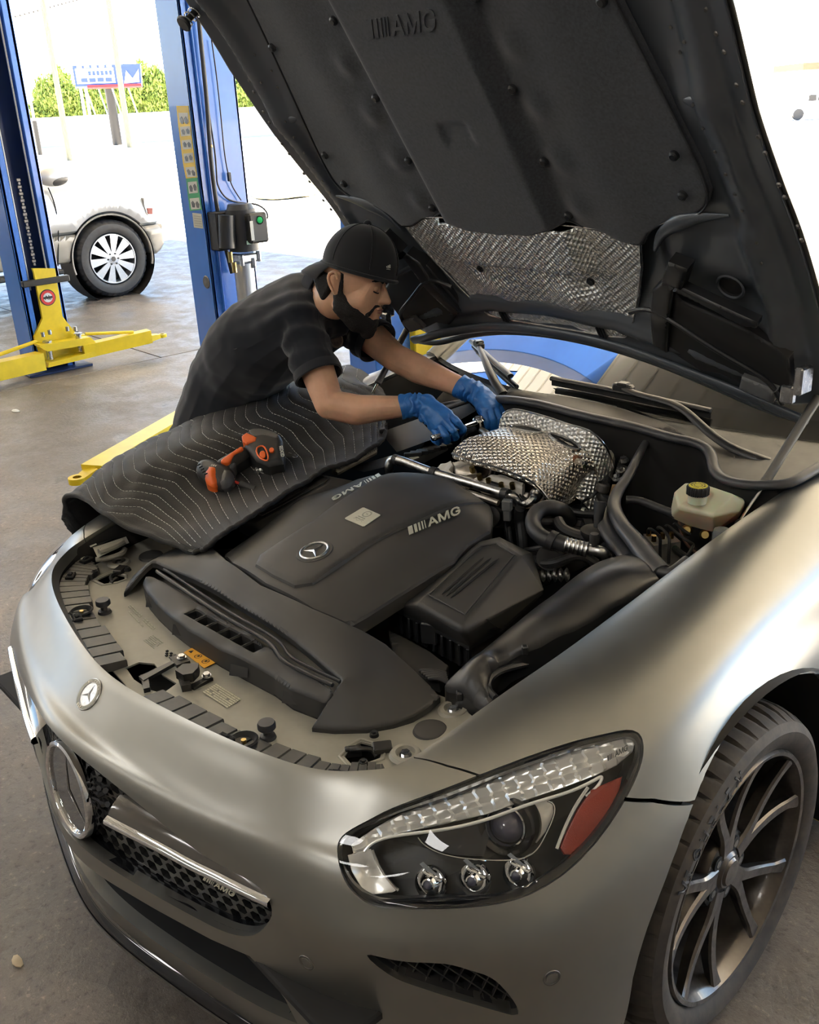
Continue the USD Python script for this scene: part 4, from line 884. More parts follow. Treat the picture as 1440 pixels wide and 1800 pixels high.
# ---------------------------------------------------------------- rear of the engine bay
def rods(name, mat_, parent, *paths, n=10, k=7):
    out = None
    for pts, r in paths: out = obj(name, MB().rod(pts, r, n, k), mat_, parent)
    return out
def foil_mat(name, base, rough):
    """Dimpled heat-shield foil: rows of small embossed pips."""
    return usdkit.material(stage, '/World/Looks/'+name, {'tc': ('texture_coordinate', {}), 'mp': ('mapping', {'rotation': (.5, .3, .6)}), 'v': ('voronoi_texture', dict(scale=PIPS, randomness=.12)),
        'n': ('noise_texture', dict(scale=9.0, detail=4.0)), 'm2': ('math', dict(math_type='multiply_add', value2=.9)), 'b': ('bump', dict(strength=1.0, distance=.0065)), 'p': ('principled_bsdf', dict(base_color=base, metallic=1.0, roughness=rough))},
        [('tc.object', 'mp.vector'), ('mp.vector', 'v.vector'), ('mp.vector', 'n.vector'), ('n.fac', 'm2.value1'), ('v.distance', 'm2.value3'), ('m2.value', 'b.height'), ('b.normal', 'p.normal')], surface='p.BSDF')
PIPS = 105.0
MAT['foil_dimple'] = foil_mat('foil_dimple', (.90, .88, .84), .42)
MAT['foil_tan'] = foil_mat('foil_tan', (.76, .70, .61), .22)
# heat shield over the turbochargers
hs = thing_part('turbo_heat_shield', label='dimpled silver foil heat shield with two dark slots')
cols = [((841, 769, .955), (797, 792, .925)), ((868, 757, .966), (832, 803, .930)), ((890, 751, .972), (873, 814, .930)), ((918, 750, .974), (911, 827, .925)), ((953, 757, .972), (940, 841, .915)), ((985, 767, .970), (960, 861, .888)), ((1020, 784, .957), (977, 876, .862)), ((1040, 806, .932), (1003, 870, .848)), ((1048, 826, .905), (1019, 850, .856))]
G_ = []
for a_, b_ in cols:
    p, q = at(a_[0], a_[1], z=a_[2]), at(b_[0], b_[1], z=b_[2]); G_.append([p-A([0, -.01, .03]), p, p*.66+q*.34+A([.002, 0, .014]), p*.33+q*.67+A([.002, 0, .012]), q, q-A([0, 0, .018])])
G_ = A(G_); _h = [RectBivariateSpline(np.linspace(0, 1, 9), np.linspace(0, 1, 6), G_[..., k], kx=3, ky=2, s=0) for k in range(3)]
def shield(u, v): return np.stack([b.ev(u, v) for b in _h], -1)
gu, gv = np.meshgrid(np.linspace(0, 1, 90), np.linspace(0, 1, 60), indexing='ij'); S_ = shield(gu, gv); obj('shield_sheet', MB().grid(S_).grid(S_[:, ::-1]-[0, 0, .004]), 'foil_tan', hs, smooth=60)
obj('shield_hem', MB().tube(S_[:, -8], .003, 6), 'foil', hs)
for u0, v0 in ((.40, .27), (.66, .27)):
    t = np.linspace(0, 2*math.pi, 25)[:-1]; q = shield(u0+.105*np.cos(t), v0+.055*np.sin(t)); c = q.mean(0); obj('slot_rim', MB().tube(q+[0, 0, .002], .004, 6, True), 'foil', hs); obj('slot_well', MB().add(np.vstack([q+[0, 0, .003], [c+A([0, 0, .003])]]), [(i, (i+1) % 24, 24) for i in range(24)]), 'black', hs)
c = Zc(crop8, (1165, 405, .93))[0]; dv = unit([.8, -.5, .2])
obj('sensor_boss', MB().lathe([(0, .012), (.010, .012), (.014, .004), (.016, -.01)], c, dv, 24), 'rusty', hs); obj('oxygen_sensor', MB().cyl(c+dv*.005, c+dv*.035, .008, n=6).cyl(c+dv*.03, c+dv*.05, .0065, n=14), 'alu_dirty', hs)
rods('sensor_lead', 'rubber', hs, (np.vstack([[c+dv*.05], Zc(crop8, (1240, 440, .90), (1245, 490, .87), (1180, 520, .86))]), .004), (Zc(crop8, (1215, 490, .88), (1275, 540, .86), (1260, 600, .85), (1200, 640, .82), (1225, 680, .80)), .0035))
bs = thing_part('bulkhead_heat_shield')
top_ = Zc(crop8, (765, 150, .985), (810, 126, 1.0), (880, 132, 1.002), (950, 150, 1.003), (1050, 180, 1.002), (1140, 210, 1.0), (1240, 242, .993), (1300, 290, .972), (1340, 345, .945), (1372, 440, .895))
rows = [top_, top_+[.0, -.012, -.012], top_+[0, -.02, -.05], top_+[0, -.03, -.10], top_+[0, -.05, -.16]]; rows = [spline(r_, 5) for r_ in rows]
obj('shield_sheet', MB().grid(np.stack(rows, 0)).grid(np.stack(rows, 0)[:, ::-1]+[0, .004, 0]), 'foil_dimple', bs, smooth=60); obj('shield_edge', MB().tube(rows[0], .003, 6), 'foil', bs)
# turbochargers, their wraps and pipes
tb = thing_part('turbocharger')
tb2 = thing_part('turbocharger')
for T_, cx, cy, r_ in ((tb, 655, 450, .062), (tb2, 925, 545, .066)):
    c = Zc(crop8, (cx, cy, .872))[0]; ax = unit([.05, -1, .35])
    obj('turbine_housing', MB().lathe([(0, -.08), (r_, -.08), (r_, -.02), (r_*.98, .0), (r_*.85, .012), (r_*.72, .008), (r_*.66, -.02), (0, -.03)], c, ax, 44), 'turbo', T_)
    obj('housing_rim', MB().lathe([(r_*.62, -.02), (r_*.60, .012), (r_*.52, .014), (r_*.48, -.02)], c-ax*.002, ax, 40), 'dull_metal', T_)
def wrap(pts, h, r_, seed, mat_='white_wrap', par=tb):
    o_ = Zc(crop8, *pts); f = lambda P: .010*(meshkit.fbm(np.c_[P*38, np.full(len(P), seed)], 3, seed)-.5)
    return obj('shield_wrap', sheet(o_, [], .02, .006, r_, bump=f), mat_, par, smooth=50)
wrap([(375, 455, .868), (420, 420, .875), (480, 402, .888), (490, 425, .885), (470, 450, .88), (520, 480, .875), (600, 492, .872), (560, 520, .862), (480, 510, .86), (400, 478, .86)], .02, .006, 1)
wrap([(486, 402, .89), (595, 400, .892), (600, 415, .888), (500, 424, .884)], .02, .004, 2)
wrap([(500, 442, .885), (560, 425, .89), (620, 440, .89), (625, 462, .885), (560, 470, .882), (505, 462, .88)], .02, .008, 3, 'alu_dirty')
wrap([(540, 490, .872), (620, 480, .880), (700, 472, .886), (760, 478, .888), (830, 500, .886), (885, 520, .882), (870, 548, .872), (820, 530, .876), (740, 520, .875), (700, 540, .868), (640, 520, .864), (570, 510, .862)], .02, .008, 4)
wrap([(640, 520, .858), (720, 520, .862), (790, 545, .862), (860, 560, .858), (915, 575, .855), (900, 600, .846), (850, 608, .842), (780, 585, .848), (700, 560, .85), (650, 545, .852)], .02, .008, 5, 'alu_dirty', tb2)
mb = MB()
for a_, b_, z in ((690, 535, .868), (760, 560, .864), (640, 510, .87), (600, 470, .88), (820, 560, .862)): c = Zc(crop8, (a_, b_, z))[0]; mb.cyl(c, c+A([0, -.004, .016]), .007, n=6)
obj('wrap_bolt', mb, 'brass', tb, kind='stuff')
pk = MB(); c = Zc(crop8, (680, 530, .87), (745, 550, .862)); pk.tube(c, .009, 8); obj('actuator', pk, 'tool_black', tb)
# silver cross pipe with its clamps
cp_ = thing_part('cross_pipe'); path = Zc(crop8, (140, 470, .838), (136, 440, .856), (146, 408, .872), (178, 400, .880), (230, 414, .880), (380, 470, .878), (580, 530, .876), (780, 590, .872), (822, 606, .866), (850, 640, .845))
obj('pipe', MB().rod(path, .0115, 12, 8), 'alu', cp_, smooth=50)
for q, w_ in (((178, 402), .008), ((385, 472), .009), ((778, 590), .009)):
    c = Zc(crop8, (*q, .878))[0]; d_ = unit(path[6]-path[5]); obj('pipe_clamp', MB().lathe([(.0125, -w_), (.0145, -w_), (.0145, w_), (.0125, w_)], c, d_, 18), 'plastic', cp_)
rods('lower_pipe', 'alu_dirty', cp_, (Zc(crop8, (388, 512, .858), (490, 548, .855)), .010), (Zc(crop8, (500, 560, .845), (640, 605, .845), (740, 640, .84)), .008))
rods('pipe_elbow', 'steel', cp_, (Zc(crop8, (862, 640, .85), (895, 645, .856), (925, 622, .866), (942, 592, .874)), .0095)); c = Zc(crop8, (945, 588, .876))[0]; obj('pipe_fitting', MB().lathe([(0, .012), (.011, .010), (.014, .002), (.011, -.010)], c, (.3, -.2, 1), 20), 'alu', cp_)
# hoses on the right of the engine
ho_ = thing_part('coolant_hose', label='thick black looping coolant hose with a silver crimped end')
obj('hose', MB().rod(Zc(crop8, (1130, 735, .80), (1100, 690, .84), (1050, 668, .868), (995, 668, .872), (950, 695, .866), (930, 745, .858), (950, 800, .852), (1000, 838, .846), (1050, 850, .842), (1110, 870, .836)), .0185, 14, 8), 'rubber', ho_, smooth=60)
d0 = Zc(crop8, (1020, 838, .846), (1055, 855, .842)); obj('hose_clamp', MB().cyl(d0[0], d0[1], .0225, n=24), 'plastic', ho_)
sv = Zc(crop8, (1112, 868, .838), (1165, 885, .834), (1225, 895, .83)); mb = MB().cyl(sv[0], sv[2], .0165, n=20)
for t in np.linspace(0, 1, 6): c = sv[0]+(sv[2]-sv[0])*t; mb.lathe([(.0165, -.003), (.0182, 0), (.0165, .003)], c, sv[2]-sv[0], 20)
obj('crimp_sleeve', mb, 'alu', ho_); obj('end_pipe', MB().rod(Zc(crop8, (1220, 892, .83), (1270, 898, .832), (1315, 912, .828), (1340, 945, .81), (1345, 985, .79)), .0125, 12), 'alu', ho_)
c = Zc(crop8, (1267, 858, .85))[0]; obj('service_cap', MB().lathe([(0, .022), (.009, .022), (.0105, .018), (.0105, 0), (.006, -.002), (.006, -.02)], c, (0, 0, 1), 18), 'plastic', ho_)
h2 = thing_part('bay_hose')
rods('hose', 'rubber', h2, (Zc(crop8, (1068, 735, .848), (1090, 775, .84), (1140, 805, .832), (1230, 830, .825), (1320, 860, .82), (1390, 900, .81)), .013), (Zc(crop8, (860, 665, .842), (858, 740, .80), (868, 830, .765), (872, 890, .74)), .0135), (Zc(crop8, (790, 720, .80), (785, 790, .775), (805, 870, .745)), .007), (Zc(crop8, (800, 700, .80), (800, 800, .775), (812, 880, .745)), .006), (Zc(crop8, (890, 900, .775), (960, 888, .79), (1040, 885, .795), (1095, 925, .78), (1080, 960, .765)), .007), (Zc(crop8, (930, 950, .76), (1010, 975, .76), (1120, 945, .775), (1200, 930, .785), (1280, 975, .77)), .0115), (Zc(crop8, (1090, 660, .82), (1160, 690, .815), (1270, 700, .812)), .009), (Zc(crop8, (1130, 740, .79), (1010, 745, .80), (960, 740, .79)), .010), (Zc(crop8, (1290, 840, .80), (1370, 870, .80), (1430, 905, .79)), .010))
for q in ((1095, 655, .822), (1205, 690, .814)): c = Zc(crop8, q)[0]; obj('hose_clip', MB().lathe([(.0105, -.005), (.012, -.004), (.012, .004), (.0105, .005)], c, unit(Zc(crop8, (1270, 700, .812))[0]-Zc(crop8, (1090, 660, .82))[0]), 18), 'alu', h2)
c = Zc(crop8, (788, 650, .86))[0]; obj('wiring_plug', MB().box(c, (.024, .02, .028), .003, rz=30).box(c+A([0, 0, -.025]), (.018, .015, .03), .002, rz=30), 'plug_grey', h2); rods('wire', 'rubber', h2, (np.vstack([[c-A([0, 0, .03])], Zc(crop8, (790, 740, .80), (800, 800, .77))]), .006))
cv = Zc(crop8, (1035, 1035, .735))[0]; mb = MB(); ca = unit([.6, .3, .1])
for t in np.linspace(-.035, .035, 6): mb.lathe([(.012, -.004), (.017, 0), (.012, .004)], cv+ca*t, ca, 18)
obj('braided_union', mb, 'alu', h2)
mb = MB(); mb.box(Zc(crop8, (760, 790, .74))[0], (.10, .06, .05), .006, rz=30); mb.box(Zc(crop8, (1180, 770, .76))[0], (.07, .12, .08), .01, rz=20); mb.cyl(Zc(crop8, (1160, 760, .77))[0]-A([0, 0, .05]), Zc(crop8, (1160, 760, .79))[0], .045, n=28); mb.box(Zc(crop8, (1000, 930, .70))[0], (.18, .2, .05), .01); mb.cyl(Zc(crop8, (1020, 940, .74))[0], Zc(crop8, (1020, 940, .775))[0], .03, n=24); mb.cyl(Zc(crop8, (715, 715, .80))[0], Zc(crop8, (690, 715, .82))[0], .026, n=24); obj('engine_block', mb, 'plastic', car, smooth=25)
# suspension tower: plate, bolts, valve, post
tw = thing_part('strut_tower')
mb = MB().hull(np.vstack([Zc(cropb, (290, 405, .90), (345, 405, .90), (335, 540, .862), (255, 545, .858)), Zc(cropb, (290, 405, .88), (345, 405, .88), (335, 540, .84), (255, 545, .84))])); obj('tower_plate', mb, 'plastic', tw)
for q in ((318, 425, .905), (297, 483, .888), (279, 530, .873)): c = Zc(cropb, q)[0]; obj('tower_bolt', MB().cyl(c, c+A([0, -.004, .010]), .0085, n=6).lathe([(0, .003), (.0125, .0025), (.013, 0)], c, (0, -.3, 1), 18), 'steel', tw)
mb = MB().hull(np.vstack([Zc(cropb, (280, 268, .955), (392, 272, .955), (370, 400, .90), (295, 400, .90)), Zc(cropb, (280, 268, .955), (392, 272, .955), (370, 400, .90), (295, 400, .90))+[0, .05, -.02]])); obj('tower_bracket', mb, 'plug_grey', tw)
mb = MB().hull(np.vstack([Zc(cropb, (250, 560, .855), (300, 560, .855), (225, 800, .79), (190, 790, .79)), Zc(cropb, (250, 560, .84), (300, 560, .84), (225, 800, .775), (190, 790, .775))])); obj('tower_rail', mb, 'rail_grey', tw)
obj('tower_tag', MB().hull(np.vstack([Zc(cropb, (250, 562, .858), (296, 560, .858), (270, 640, .838), (228, 640, .838)), Zc(cropb, (250, 562, .857), (296, 560, .857), (270, 640, .837), (228, 640, .837))])), 'tag_tan', tw)
rods('vertical_pipe', 'rail_grey', tw, (Zc(cropb, (250, 275, .95), (245, 370, .915), (240, 450, .885), (222, 530, .865)), .0105)); rods('vertical_pipe', 'plastic', tw, (Zc(cropb, (215, 530, .868), (200, 580, .855), (195, 640, .838), (230, 655, .832)), .013))
c = Zc(cropb, (195, 580, .862))[0]; obj('pipe_collar', MB().lathe([(.014, -.012), (.017, -.008), (.017, .008), (.014, .012)], c, (.1, .2, 1), 20), 'dull_metal', tw)
v0 = Zc(cropb, (160, 835, .84))[0]; obj('valve_flange', MB().lathe([(0, .012), (.022, .012), (.036, .006), (.036, -.004), (.02, -.03)], v0, (0, 0, 1), 28), 'plastic', tw)
v1 = Zc(cropb, (182, 660, .905))[0]; obj('valve_post', MB().tube(np.vstack([v0, v1]), [.007, .015], 14), 'rubber', tw)
# thick door seal that curls down beside the tower
sl_ = thing_part('bay_seal', label='thick dark rubber seal curling down beside the brake tank')
path = Zc(cropb, (462, 290, .965), (430, 345, .952), (385, 430, .935), (335, 525, .915), (285, 600, .90), (262, 660, .89), (272, 730, .884), (315, 810, .876), (375, 880, .868), (440, 965, .858), (500, 1035, .852), (535, 1070, .85))
rr = np.interp(np.linspace(0, 1, (len(path)-1)*8+1), [0, .25, .5, .8, 1], [.009, .012, .016, .022, .022]); obj('seal_bead', MB().tube(spline(path, 8), rr, 12, flat=.8), 'seal', sl_, smooth=60)
path2 = path[5:]+[-.02, -.012, -.028]; obj('seal_foot', MB().tube(spline(path2, 8), .019, 10, flat=.7), 'seal', sl_, smooth=60)
obj('seal_corner', MB().rod(Zc(cropb, (520, 1060, .852), (570, 1072, .852), (620, 1050, .858), (680, 1000, .866)), .012, 10), 'seal', sl_, smooth=60)
# brake fluid tank, booster, hydraulic block
bk = thing_part('brake_fluid_tank', label='cream brake fluid tank with a yellow and black cap')
lo_ = Zc(cropb, (615, 700, .875), (612, 735, .865), (700, 775, .862), (830, 808, .86), (950, 745, .87), (985, 690, .885), (700, 640, .88)); up_ = Zc(cropb, (632, 620, .925), (680, 580, .938), (800, 596, .940), (930, 640, .930), (985, 665, .915), (960, 705, .905), (830, 735, .905), (650, 690, .912))
sphs = [manifold3d.Manifold.sphere(.010, 16).translate(tuple(map(float, q))) for q in np.vstack([lo_, up_])]
obj('tank', MB().add(manifold3d.Manifold.batch_hull(sphs)), 'fluid_tank', bk, smooth=40)
c = Zc(cropb, (742, 615, .948))[0]; obj('tank_neck', MB().cyl(c-A([0, 0, .02]), c, .020, n=30), 'fluid_tank', bk)
cap_ = MB(); n = 96; a = np.arange(n)/n*2*math.pi; R = .0235+.0009*np.sign(np.sin(a*30)); zz = [0, .016, .019]
V = np.stack([np.stack([c[0]+R*k_*np.cos(a), c[1]+R*k_*np.sin(a), np.full(n, c[2]+z_)], 1) for k_, z_ in ((1, 0), (1, .016), (.9, .019), (.86, .0192))], 0); cap_.grid(np.swapaxes(V, 0, 1), closed_u=True); obj('tank_cap', cap_, 'plastic', bk)
obj('cap_face', MB().lathe([(0, .0200), (.0190, .0200), (.0205, .0188)], c, (0, 0, 1), 36), 'yellow_cap', bk); mb = MB().lathe([(.0078, .0203), (.0092, .0203)], c, (0, 0, 1), 28); F = frame(c+A([0, 0, .0203]), (0, 0, 1), CR)
for i, ch in enumerate('DOT 4 BRAKE FLUID ONLY'):
    t = math.pi/2-(i-10.5)*.27; m2 = F@trimesh.transformations.translation_matrix((.0145*math.cos(t), .0145*math.sin(t), 0))@trimesh.transformations.rotation_matrix(t-math.pi/2, (0, 0, 1))
    if ch != ' ': mb.text(ch, .0040, m2, .0003, center=True)
obj('cap_print', mb, 'print_dark', bk, smooth=False)
c = Zc(cropb, (770, 690, .905))[0]; dd = unit(CP-c); obj('level_sensor', MB().cyl(c-dd*.01, c+dd*.012, .0095, n=18).sph(c+dd*.012, .008, 2), 'plastic', bk); rods('sensor_wire', 'rusty', bk, (np.vstack([[c+dd*.015], Zc(cropb, (800, 740, .885), (812, 790, .865))]), .0025))
bo = thing_part('brake_booster'); c = at(1256, 915, y=1.46); obj('booster_shell', MB().lathe([(0, .03), (.05, .03), (.065, .02), (.086, .012), (.089, .0), (.086, -.01), (.07, -.05), (0, -.06)], c, (.0, -1, .35), 56), 'dull_dark', bo); obj('booster_rim', MB().lathe([(.084, .013), (.087, .017), (.092, .012), (.093, -.002), (.089, -.008)], c, (.0, -1, .35), 60), 'copper', bo)
for q in ((680, 825, .845), (785, 852, .84)): d_ = Zc(cropb, q)[0]; obj('booster_nut', MB().lathe([(0, .008), (.008, .008), (.012, .002), (.013, -.01)], d_, unit(CP-d_), 20), 'brass', bo)
d_ = Zc(cropb, (880, 845, .88))[0]; obj('bonnet_stop', MB().lathe([(0, .012), (.016, .010), (.019, .0), (.019, -.03)], d_, (0, 0, 1), 24), 'plug_grey', bo)
hb = thing_part('hydraulic_block'); tp = Zc(cropb, (430, 845, .82), (600, 850, .82), (645, 890, .812), (490, 915, .812)); obj('block', MB().hull(np.vstack([tp, tp-[0, 0, .06]])), 'rail_grey', hb)
for k, q in enumerate(((490, 888), (540, 872), (590, 870), (460, 855))): c = Zc(cropb, (*q, .822))[0]; obj('pipe_nut', MB().cyl(c, c+A([0, 0, .014]), .006, n=6), 'brass', hb)
rods('brake_pipe', 'black', hb, (Zc(cropb, (525, 980, .80), (527, 900, .835), (520, 860, .85), (470, 818, .87), (460, 840, .85)), .0035), (Zc(cropb, (575, 1015, .80), (578, 900, .845), (570, 855, .858), (520, 808, .872), (512, 815, .868)), .0035), (Zc(cropb, (715, 905, .835), (690, 890, .845), (620, 840, .856), (565, 798, .868), (556, 805, .866)), .0035), (Zc(cropb, (700, 850, .85), (660, 825, .86), (612, 788, .87), (606, 796, .868)), .0035), (Zc(cropb, (718, 910, .835), (690, 960, .83), (660, 1005, .82)), .0035), (Zc(cropb, (610, 930, .80), (660, 970, .80), (700, 990, .80)), .008))
ln = Zc(cropb, (330, 650, .875), (400, 655, .875), (500, 690, .872), (620, 735, .868), (720, 770, .862), (800, 815, .85)); obj('vacuum_hose', MB().rod(ln, .010, 12), 'rubber', bo)
mb = MB()
obj('bay_insulation', sheet(Zc(cropb, (330, 560, .80), (420, 480, .84), (470, 520, .84), (450, 640, .80), (340, 720, .76)), [], .02, .012, .006, bump=lambda P: .02*meshkit.fbm(np.c_[P*40, P[:, :1]], 3, 5)), 'rusty_dust', car)
d_ = Zc(cropb, (600, 385, .93))[0]; obj('wiring_plug', MB().box(d_, (.035, .03, .02), .004, rz=25).box(d_+A([.02, -.006, -.006]), (.02, .02, .016), .003, rz=25), 'rail_grey', car)
# far side of the bay: trays, boxes, ribbed bar
far = thing_part('far_side_tray')
mb = MB(); mb.hull(np.vstack([Zc(crop8, (90, 250, .84), (300, 175, .90), (400, 280, .90), (180, 360, .84)), Zc(crop8, (90, 250, .78), (300, 175, .80), (400, 280, .80), (180, 360, .78))])); mb.hull(np.vstack([Zc(crop8, (230, 390, .84), (330, 320, .86), (480, 300, .86), (460, 350, .85), (330, 420, .83)), Zc(crop8, (230, 390, .80), (330, 320, .80), (480, 300, .80), (330, 420, .78))])); mb.hull(np.vstack([Zc(crop8, (420, 110, .93), (560, 70, .96), (620, 130, .95), (480, 210, .91)), Zc(crop8, (420, 110, .84), (560, 70, .86), (620, 130, .85), (480, 210, .83))])); obj('tray_box', mb, 'plastic', far)
for k in range(6): q = Zc(crop8, (270+k*34, 372-k*9, .868))[0]; obj('tray_fin', MB().box(q, (.012, .05, .012), .002, rz=-35), 'plastic', far)
obj('tray_label', MB().hull(np.vstack([Zc(crop8, (245, 388, .862), (285, 374, .864), (305, 388, .862), (265, 404, .86)), Zc(crop8, (245, 388, .861), (285, 374, .863), (305, 388, .861), (265, 404, .859))])), 'label_cream', far)
rods('tray_rail', 'satin', far, (Zc(crop8, (440, 130, .94), (520, 100, .955), (600, 75, .965)), .005)); rods('fuel_hose', 'rubber', far, (Zc(crop8, (560, 300, .88), (565, 260, .90), (600, 235, .915), (650, 240, .915)), .012)); rods('fuel_hose', 'alu_dirty', far, (Zc(crop8, (645, 238, .916), (690, 268, .93)), .0095))
a_, b_ = at(588, 824, z=.845), at(658, 787, z=.865); mb = MB()
for k in range(22): c = a_+(b_-a_)*(k/21); mb.box(c, (.006, .020, .014), .001, rz=math.degrees(math.atan2(*(b_-a_)[[1, 0]]))); 
mb.tube(np.vstack([a_-A([0, 0, .01]), b_-A([0, 0, .01])]), .012, 8); obj('ribbed_bar', mb, 'rail_grey', far)
mb = MB().hull(np.vstack([A([at(612, 822, z=.83), at(690, 800, z=.83), at(690, 818, z=.82), at(640, 830, z=.82)]), A([at(612, 822, z=.80), at(690, 800, z=.80), at(690, 818, z=.79), at(640, 830, z=.79)])])); obj('tray_pad', mb, 'plastic', far)
# control unit behind the right headlamp
cu = thing_part('lamp_control_unit')
def Zp(z, *q): return A([at(*c, z=z) for c in crop3(*q)])
tp = Zp(.735, (330, 110), (420, 85), (530, 160), (250, 200)); mb = MB().hull(np.vstack([Zp(.73, (245, 185), (400, 85), (470, 150), (300, 230)), Zp(.66, (245, 185), (400, 85), (470, 150), (300, 230))])); obj('unit_case', mb, 'plastic', cu)
for q in (((320, 122), (350, 108), (375, 170), (345, 184)), ((358, 105), (375, 98), (402, 158), (385, 166)), ((385, 95), (412, 90), (455, 150), (425, 160)), ((258, 185), (300, 168), (325, 205), (285, 222))):
    p = Zp(.732, *q); obj('unit_label', MB().hull(np.vstack([p, p-[0, 0, .001]])), 'label_white', cu)
mb = MB().hull(np.vstack([Zp(.735, (300, 225), (510, 155), (530, 195), (330, 290)), Zp(.70, (300, 225), (510, 155), (530, 195), (330, 290))])); mb.rod(Zp(.74, (340, 255), (420, 225), (490, 190)), .009, 8); mb.rod(Zp(.72, (320, 300), (400, 290), (480, 262), (500, 235)), .007, 8); mb.rod(Zp(.74, (350, 235), (430, 205), (480, 185)), .004, 6); obj('unit_heat_sink', mb, 'bay_paint', cu)
c = Zp(.70, (252, 318))[0]; obj('unit_bolt', MB().lathe([(0, .012), (.010, .012), (.0115, .008), (.0115, .003), (.016, .002), (.017, 0)], c, (0, 0, 1), 20), 'label_cream', cu)
# ---------------------------------------------------------------- the raised bonnet, seen from below
HO = A([0, 1.474, 1.228]); HBn = unit([0, -.838, -.545]); HB = frame(HO, HBn, (1, 0, 0)); HBi = np.linalg.inv(HB)
def hb_(px_, h): return at(px_[0], px_[1], pl=HO+HBn*h, n=HBn)
def crop4h(*q): return [(700+a/1.946, 350+b/1.946) for a, b in q]
def crop5h(*q): return [(350+a/2.618, b/2.618) for a, b in q]
def crop6(*q): return [(850+a/2.44, b/2.44) for a, b in q]
def H(q): return tf(A(q, float), HB)
def hl_(px_, h): return tf([hb_(px_, h)], HBi)[0]
hood = thing_part('bonnet', label='raised bonnet with a black felt liner and a silver heat shield below')
HE = [(0, -.037, .03), (.2, -.05, .03), (.38, -.10, .025), (.51, -.155, .015), (.62, -.18, .0), (.70, -.16, -.005), (.735, -.06, -.01), (.742, .10, -.01), (.738, .25, -.008), (.736, .42, .012), (.736, .60, .034), (.742, .78, .04), (.735, .95, .045), (.715, 1.15, .055), (.655, 1.32, .065), (.50, 1.42, .06), (.25, 1.465, .04), (0, 1.48, .03)]
he = sym(HE)
obj('bonnet_skin', sheet(H(he), H(sym([(0, .2, -.075), (0, .7, -.075), (0, 1.2, -.05), (.4, .2, -.06), (.42, .7, -.055), (.4, 1.2, -.03), (.62, .3, -.045), (.62, .8, -.02)])), .003, .022, .002, HB), 'paint', hood, smooth=50)
def frame_relief(P):
    x, b = np.abs(P[:, 0]), P[:, 1]; e = Polygon(he[:, :2]); import shapely; d = shapely.distance(shapely.points(P[:, :2]), e.exterior)
    sm = lambda a, lo, hi: np.clip((a-lo)/(hi-lo), 0, 1)**2*(3-2*np.clip((a-lo)/(hi-lo), 0, 1))
    h = .022*sm(d, .055, .075)-.014*sm(d, .105, .125)
    for b0 in (.62, .98): h += .010*sm(x, .56, .585)*sm(d, .05, .07)*np.exp(-((b-b0)/.05)**2)
    # dish and corner stamping at the rear
    h -= .022*np.exp(-(((x-.545)/.085)**2+((b-.13)/.065)**2)**2)
    h += .016*sm(b, .36, .31)*sm(x, .40, .44)*sm(d, .08, .1)
    return h
hi_ = [(x*.985, b*.99+.004, h+.004) for x, b, h in HE]
inner = sheet(H(sym(hi_)), H(sym([(0, .2, -.012), (0, .8, -.012), (.4, .2, -.008), (.4, .8, -.008), (.4, 1.2, .0), (.62, .3, -.006), (.62, .8, .008), (0, 1.2, -.005)])), .004, .0135, .003, HB, bump=frame_relief); obj('inner_frame', inner, 'paint_inner', hood, smooth=40)
LH = [(0, .308), (.10, .312), (.156, .328), (.215, .338), (.245, .325), (.289, .318), (.341, .295), (.390, .291), (.417, .322), (.476, .354), (.540, .371), (.572, .393), (.587, .425), (.585, .49), (.568, .588), (.545, .70), (.525, .80), (.50, .95), (.46, 1.14), (.32, 1.28), (0, 1.31)]
def liner_relief(P):
    x, b = np.abs(P[:, 0]), P[:, 1]; s = np.clip((.212-x)/.05, 0, 1); h = .032*s*s*(3-2*s)
    h += .010*np.exp(-((x-.36)/.09)**2)
    for cx, cb in ((.215, .20), (.215, .38), (.215, .50), (.215, .63), (.215, .76)): h += .010*np.exp(-(((x-cx-.045)/.03)**2+((b-cb)/.035)**2))
    q = (np.abs(P[:, 0]-.02) < .045) & (np.abs(b-.59) < .028); h = h-.005*q
    return h
lin = sheet(H([(x, b, .030) for x, b in sym([(x, b, 0) for x, b in LH])[:, :2]]), [], .012, .0105, .006, HB, bump=liner_relief); obj('felt_liner', lin, 'felt', hood, smooth=50)
obj('liner_edge', MB().tube(H([(x, b, .031) for x, b in spline(sym([(x, b, 0) for x, b in LH]), 4, True)[:, :2]]), .0025, 6, True), 'rubber', hood)
for s in (1, -1):
    for x, b in ((.218, .50), (.216, .67), (.545, .515), (.535, .315+.11), (.50, .82), (.22, .86), (.222, .36)):
        c = H([(x*s, b, .040)])[0]; obj('liner_clip', MB().lathe([(0, .005), (.006, .005), (.010, .002), (.011, -.004)], c, HBn, 20), 'satin', hood)
# embossed mark on the liner
a_, b_ = hl_((647, 70), .066), hl_((808, 42), .066); F = HB@trimesh.transformations.translation_matrix((a_[0], a_[1], .0605))@trimesh.transformations.rotation_matrix(math.atan2(b_[1]-a_[1], b_[0]-a_[0])*.1, (0, 0, 1))
obj('liner_emboss', amg(MB(), .235, .040, F, .004), 'felt', hood, smooth=False)
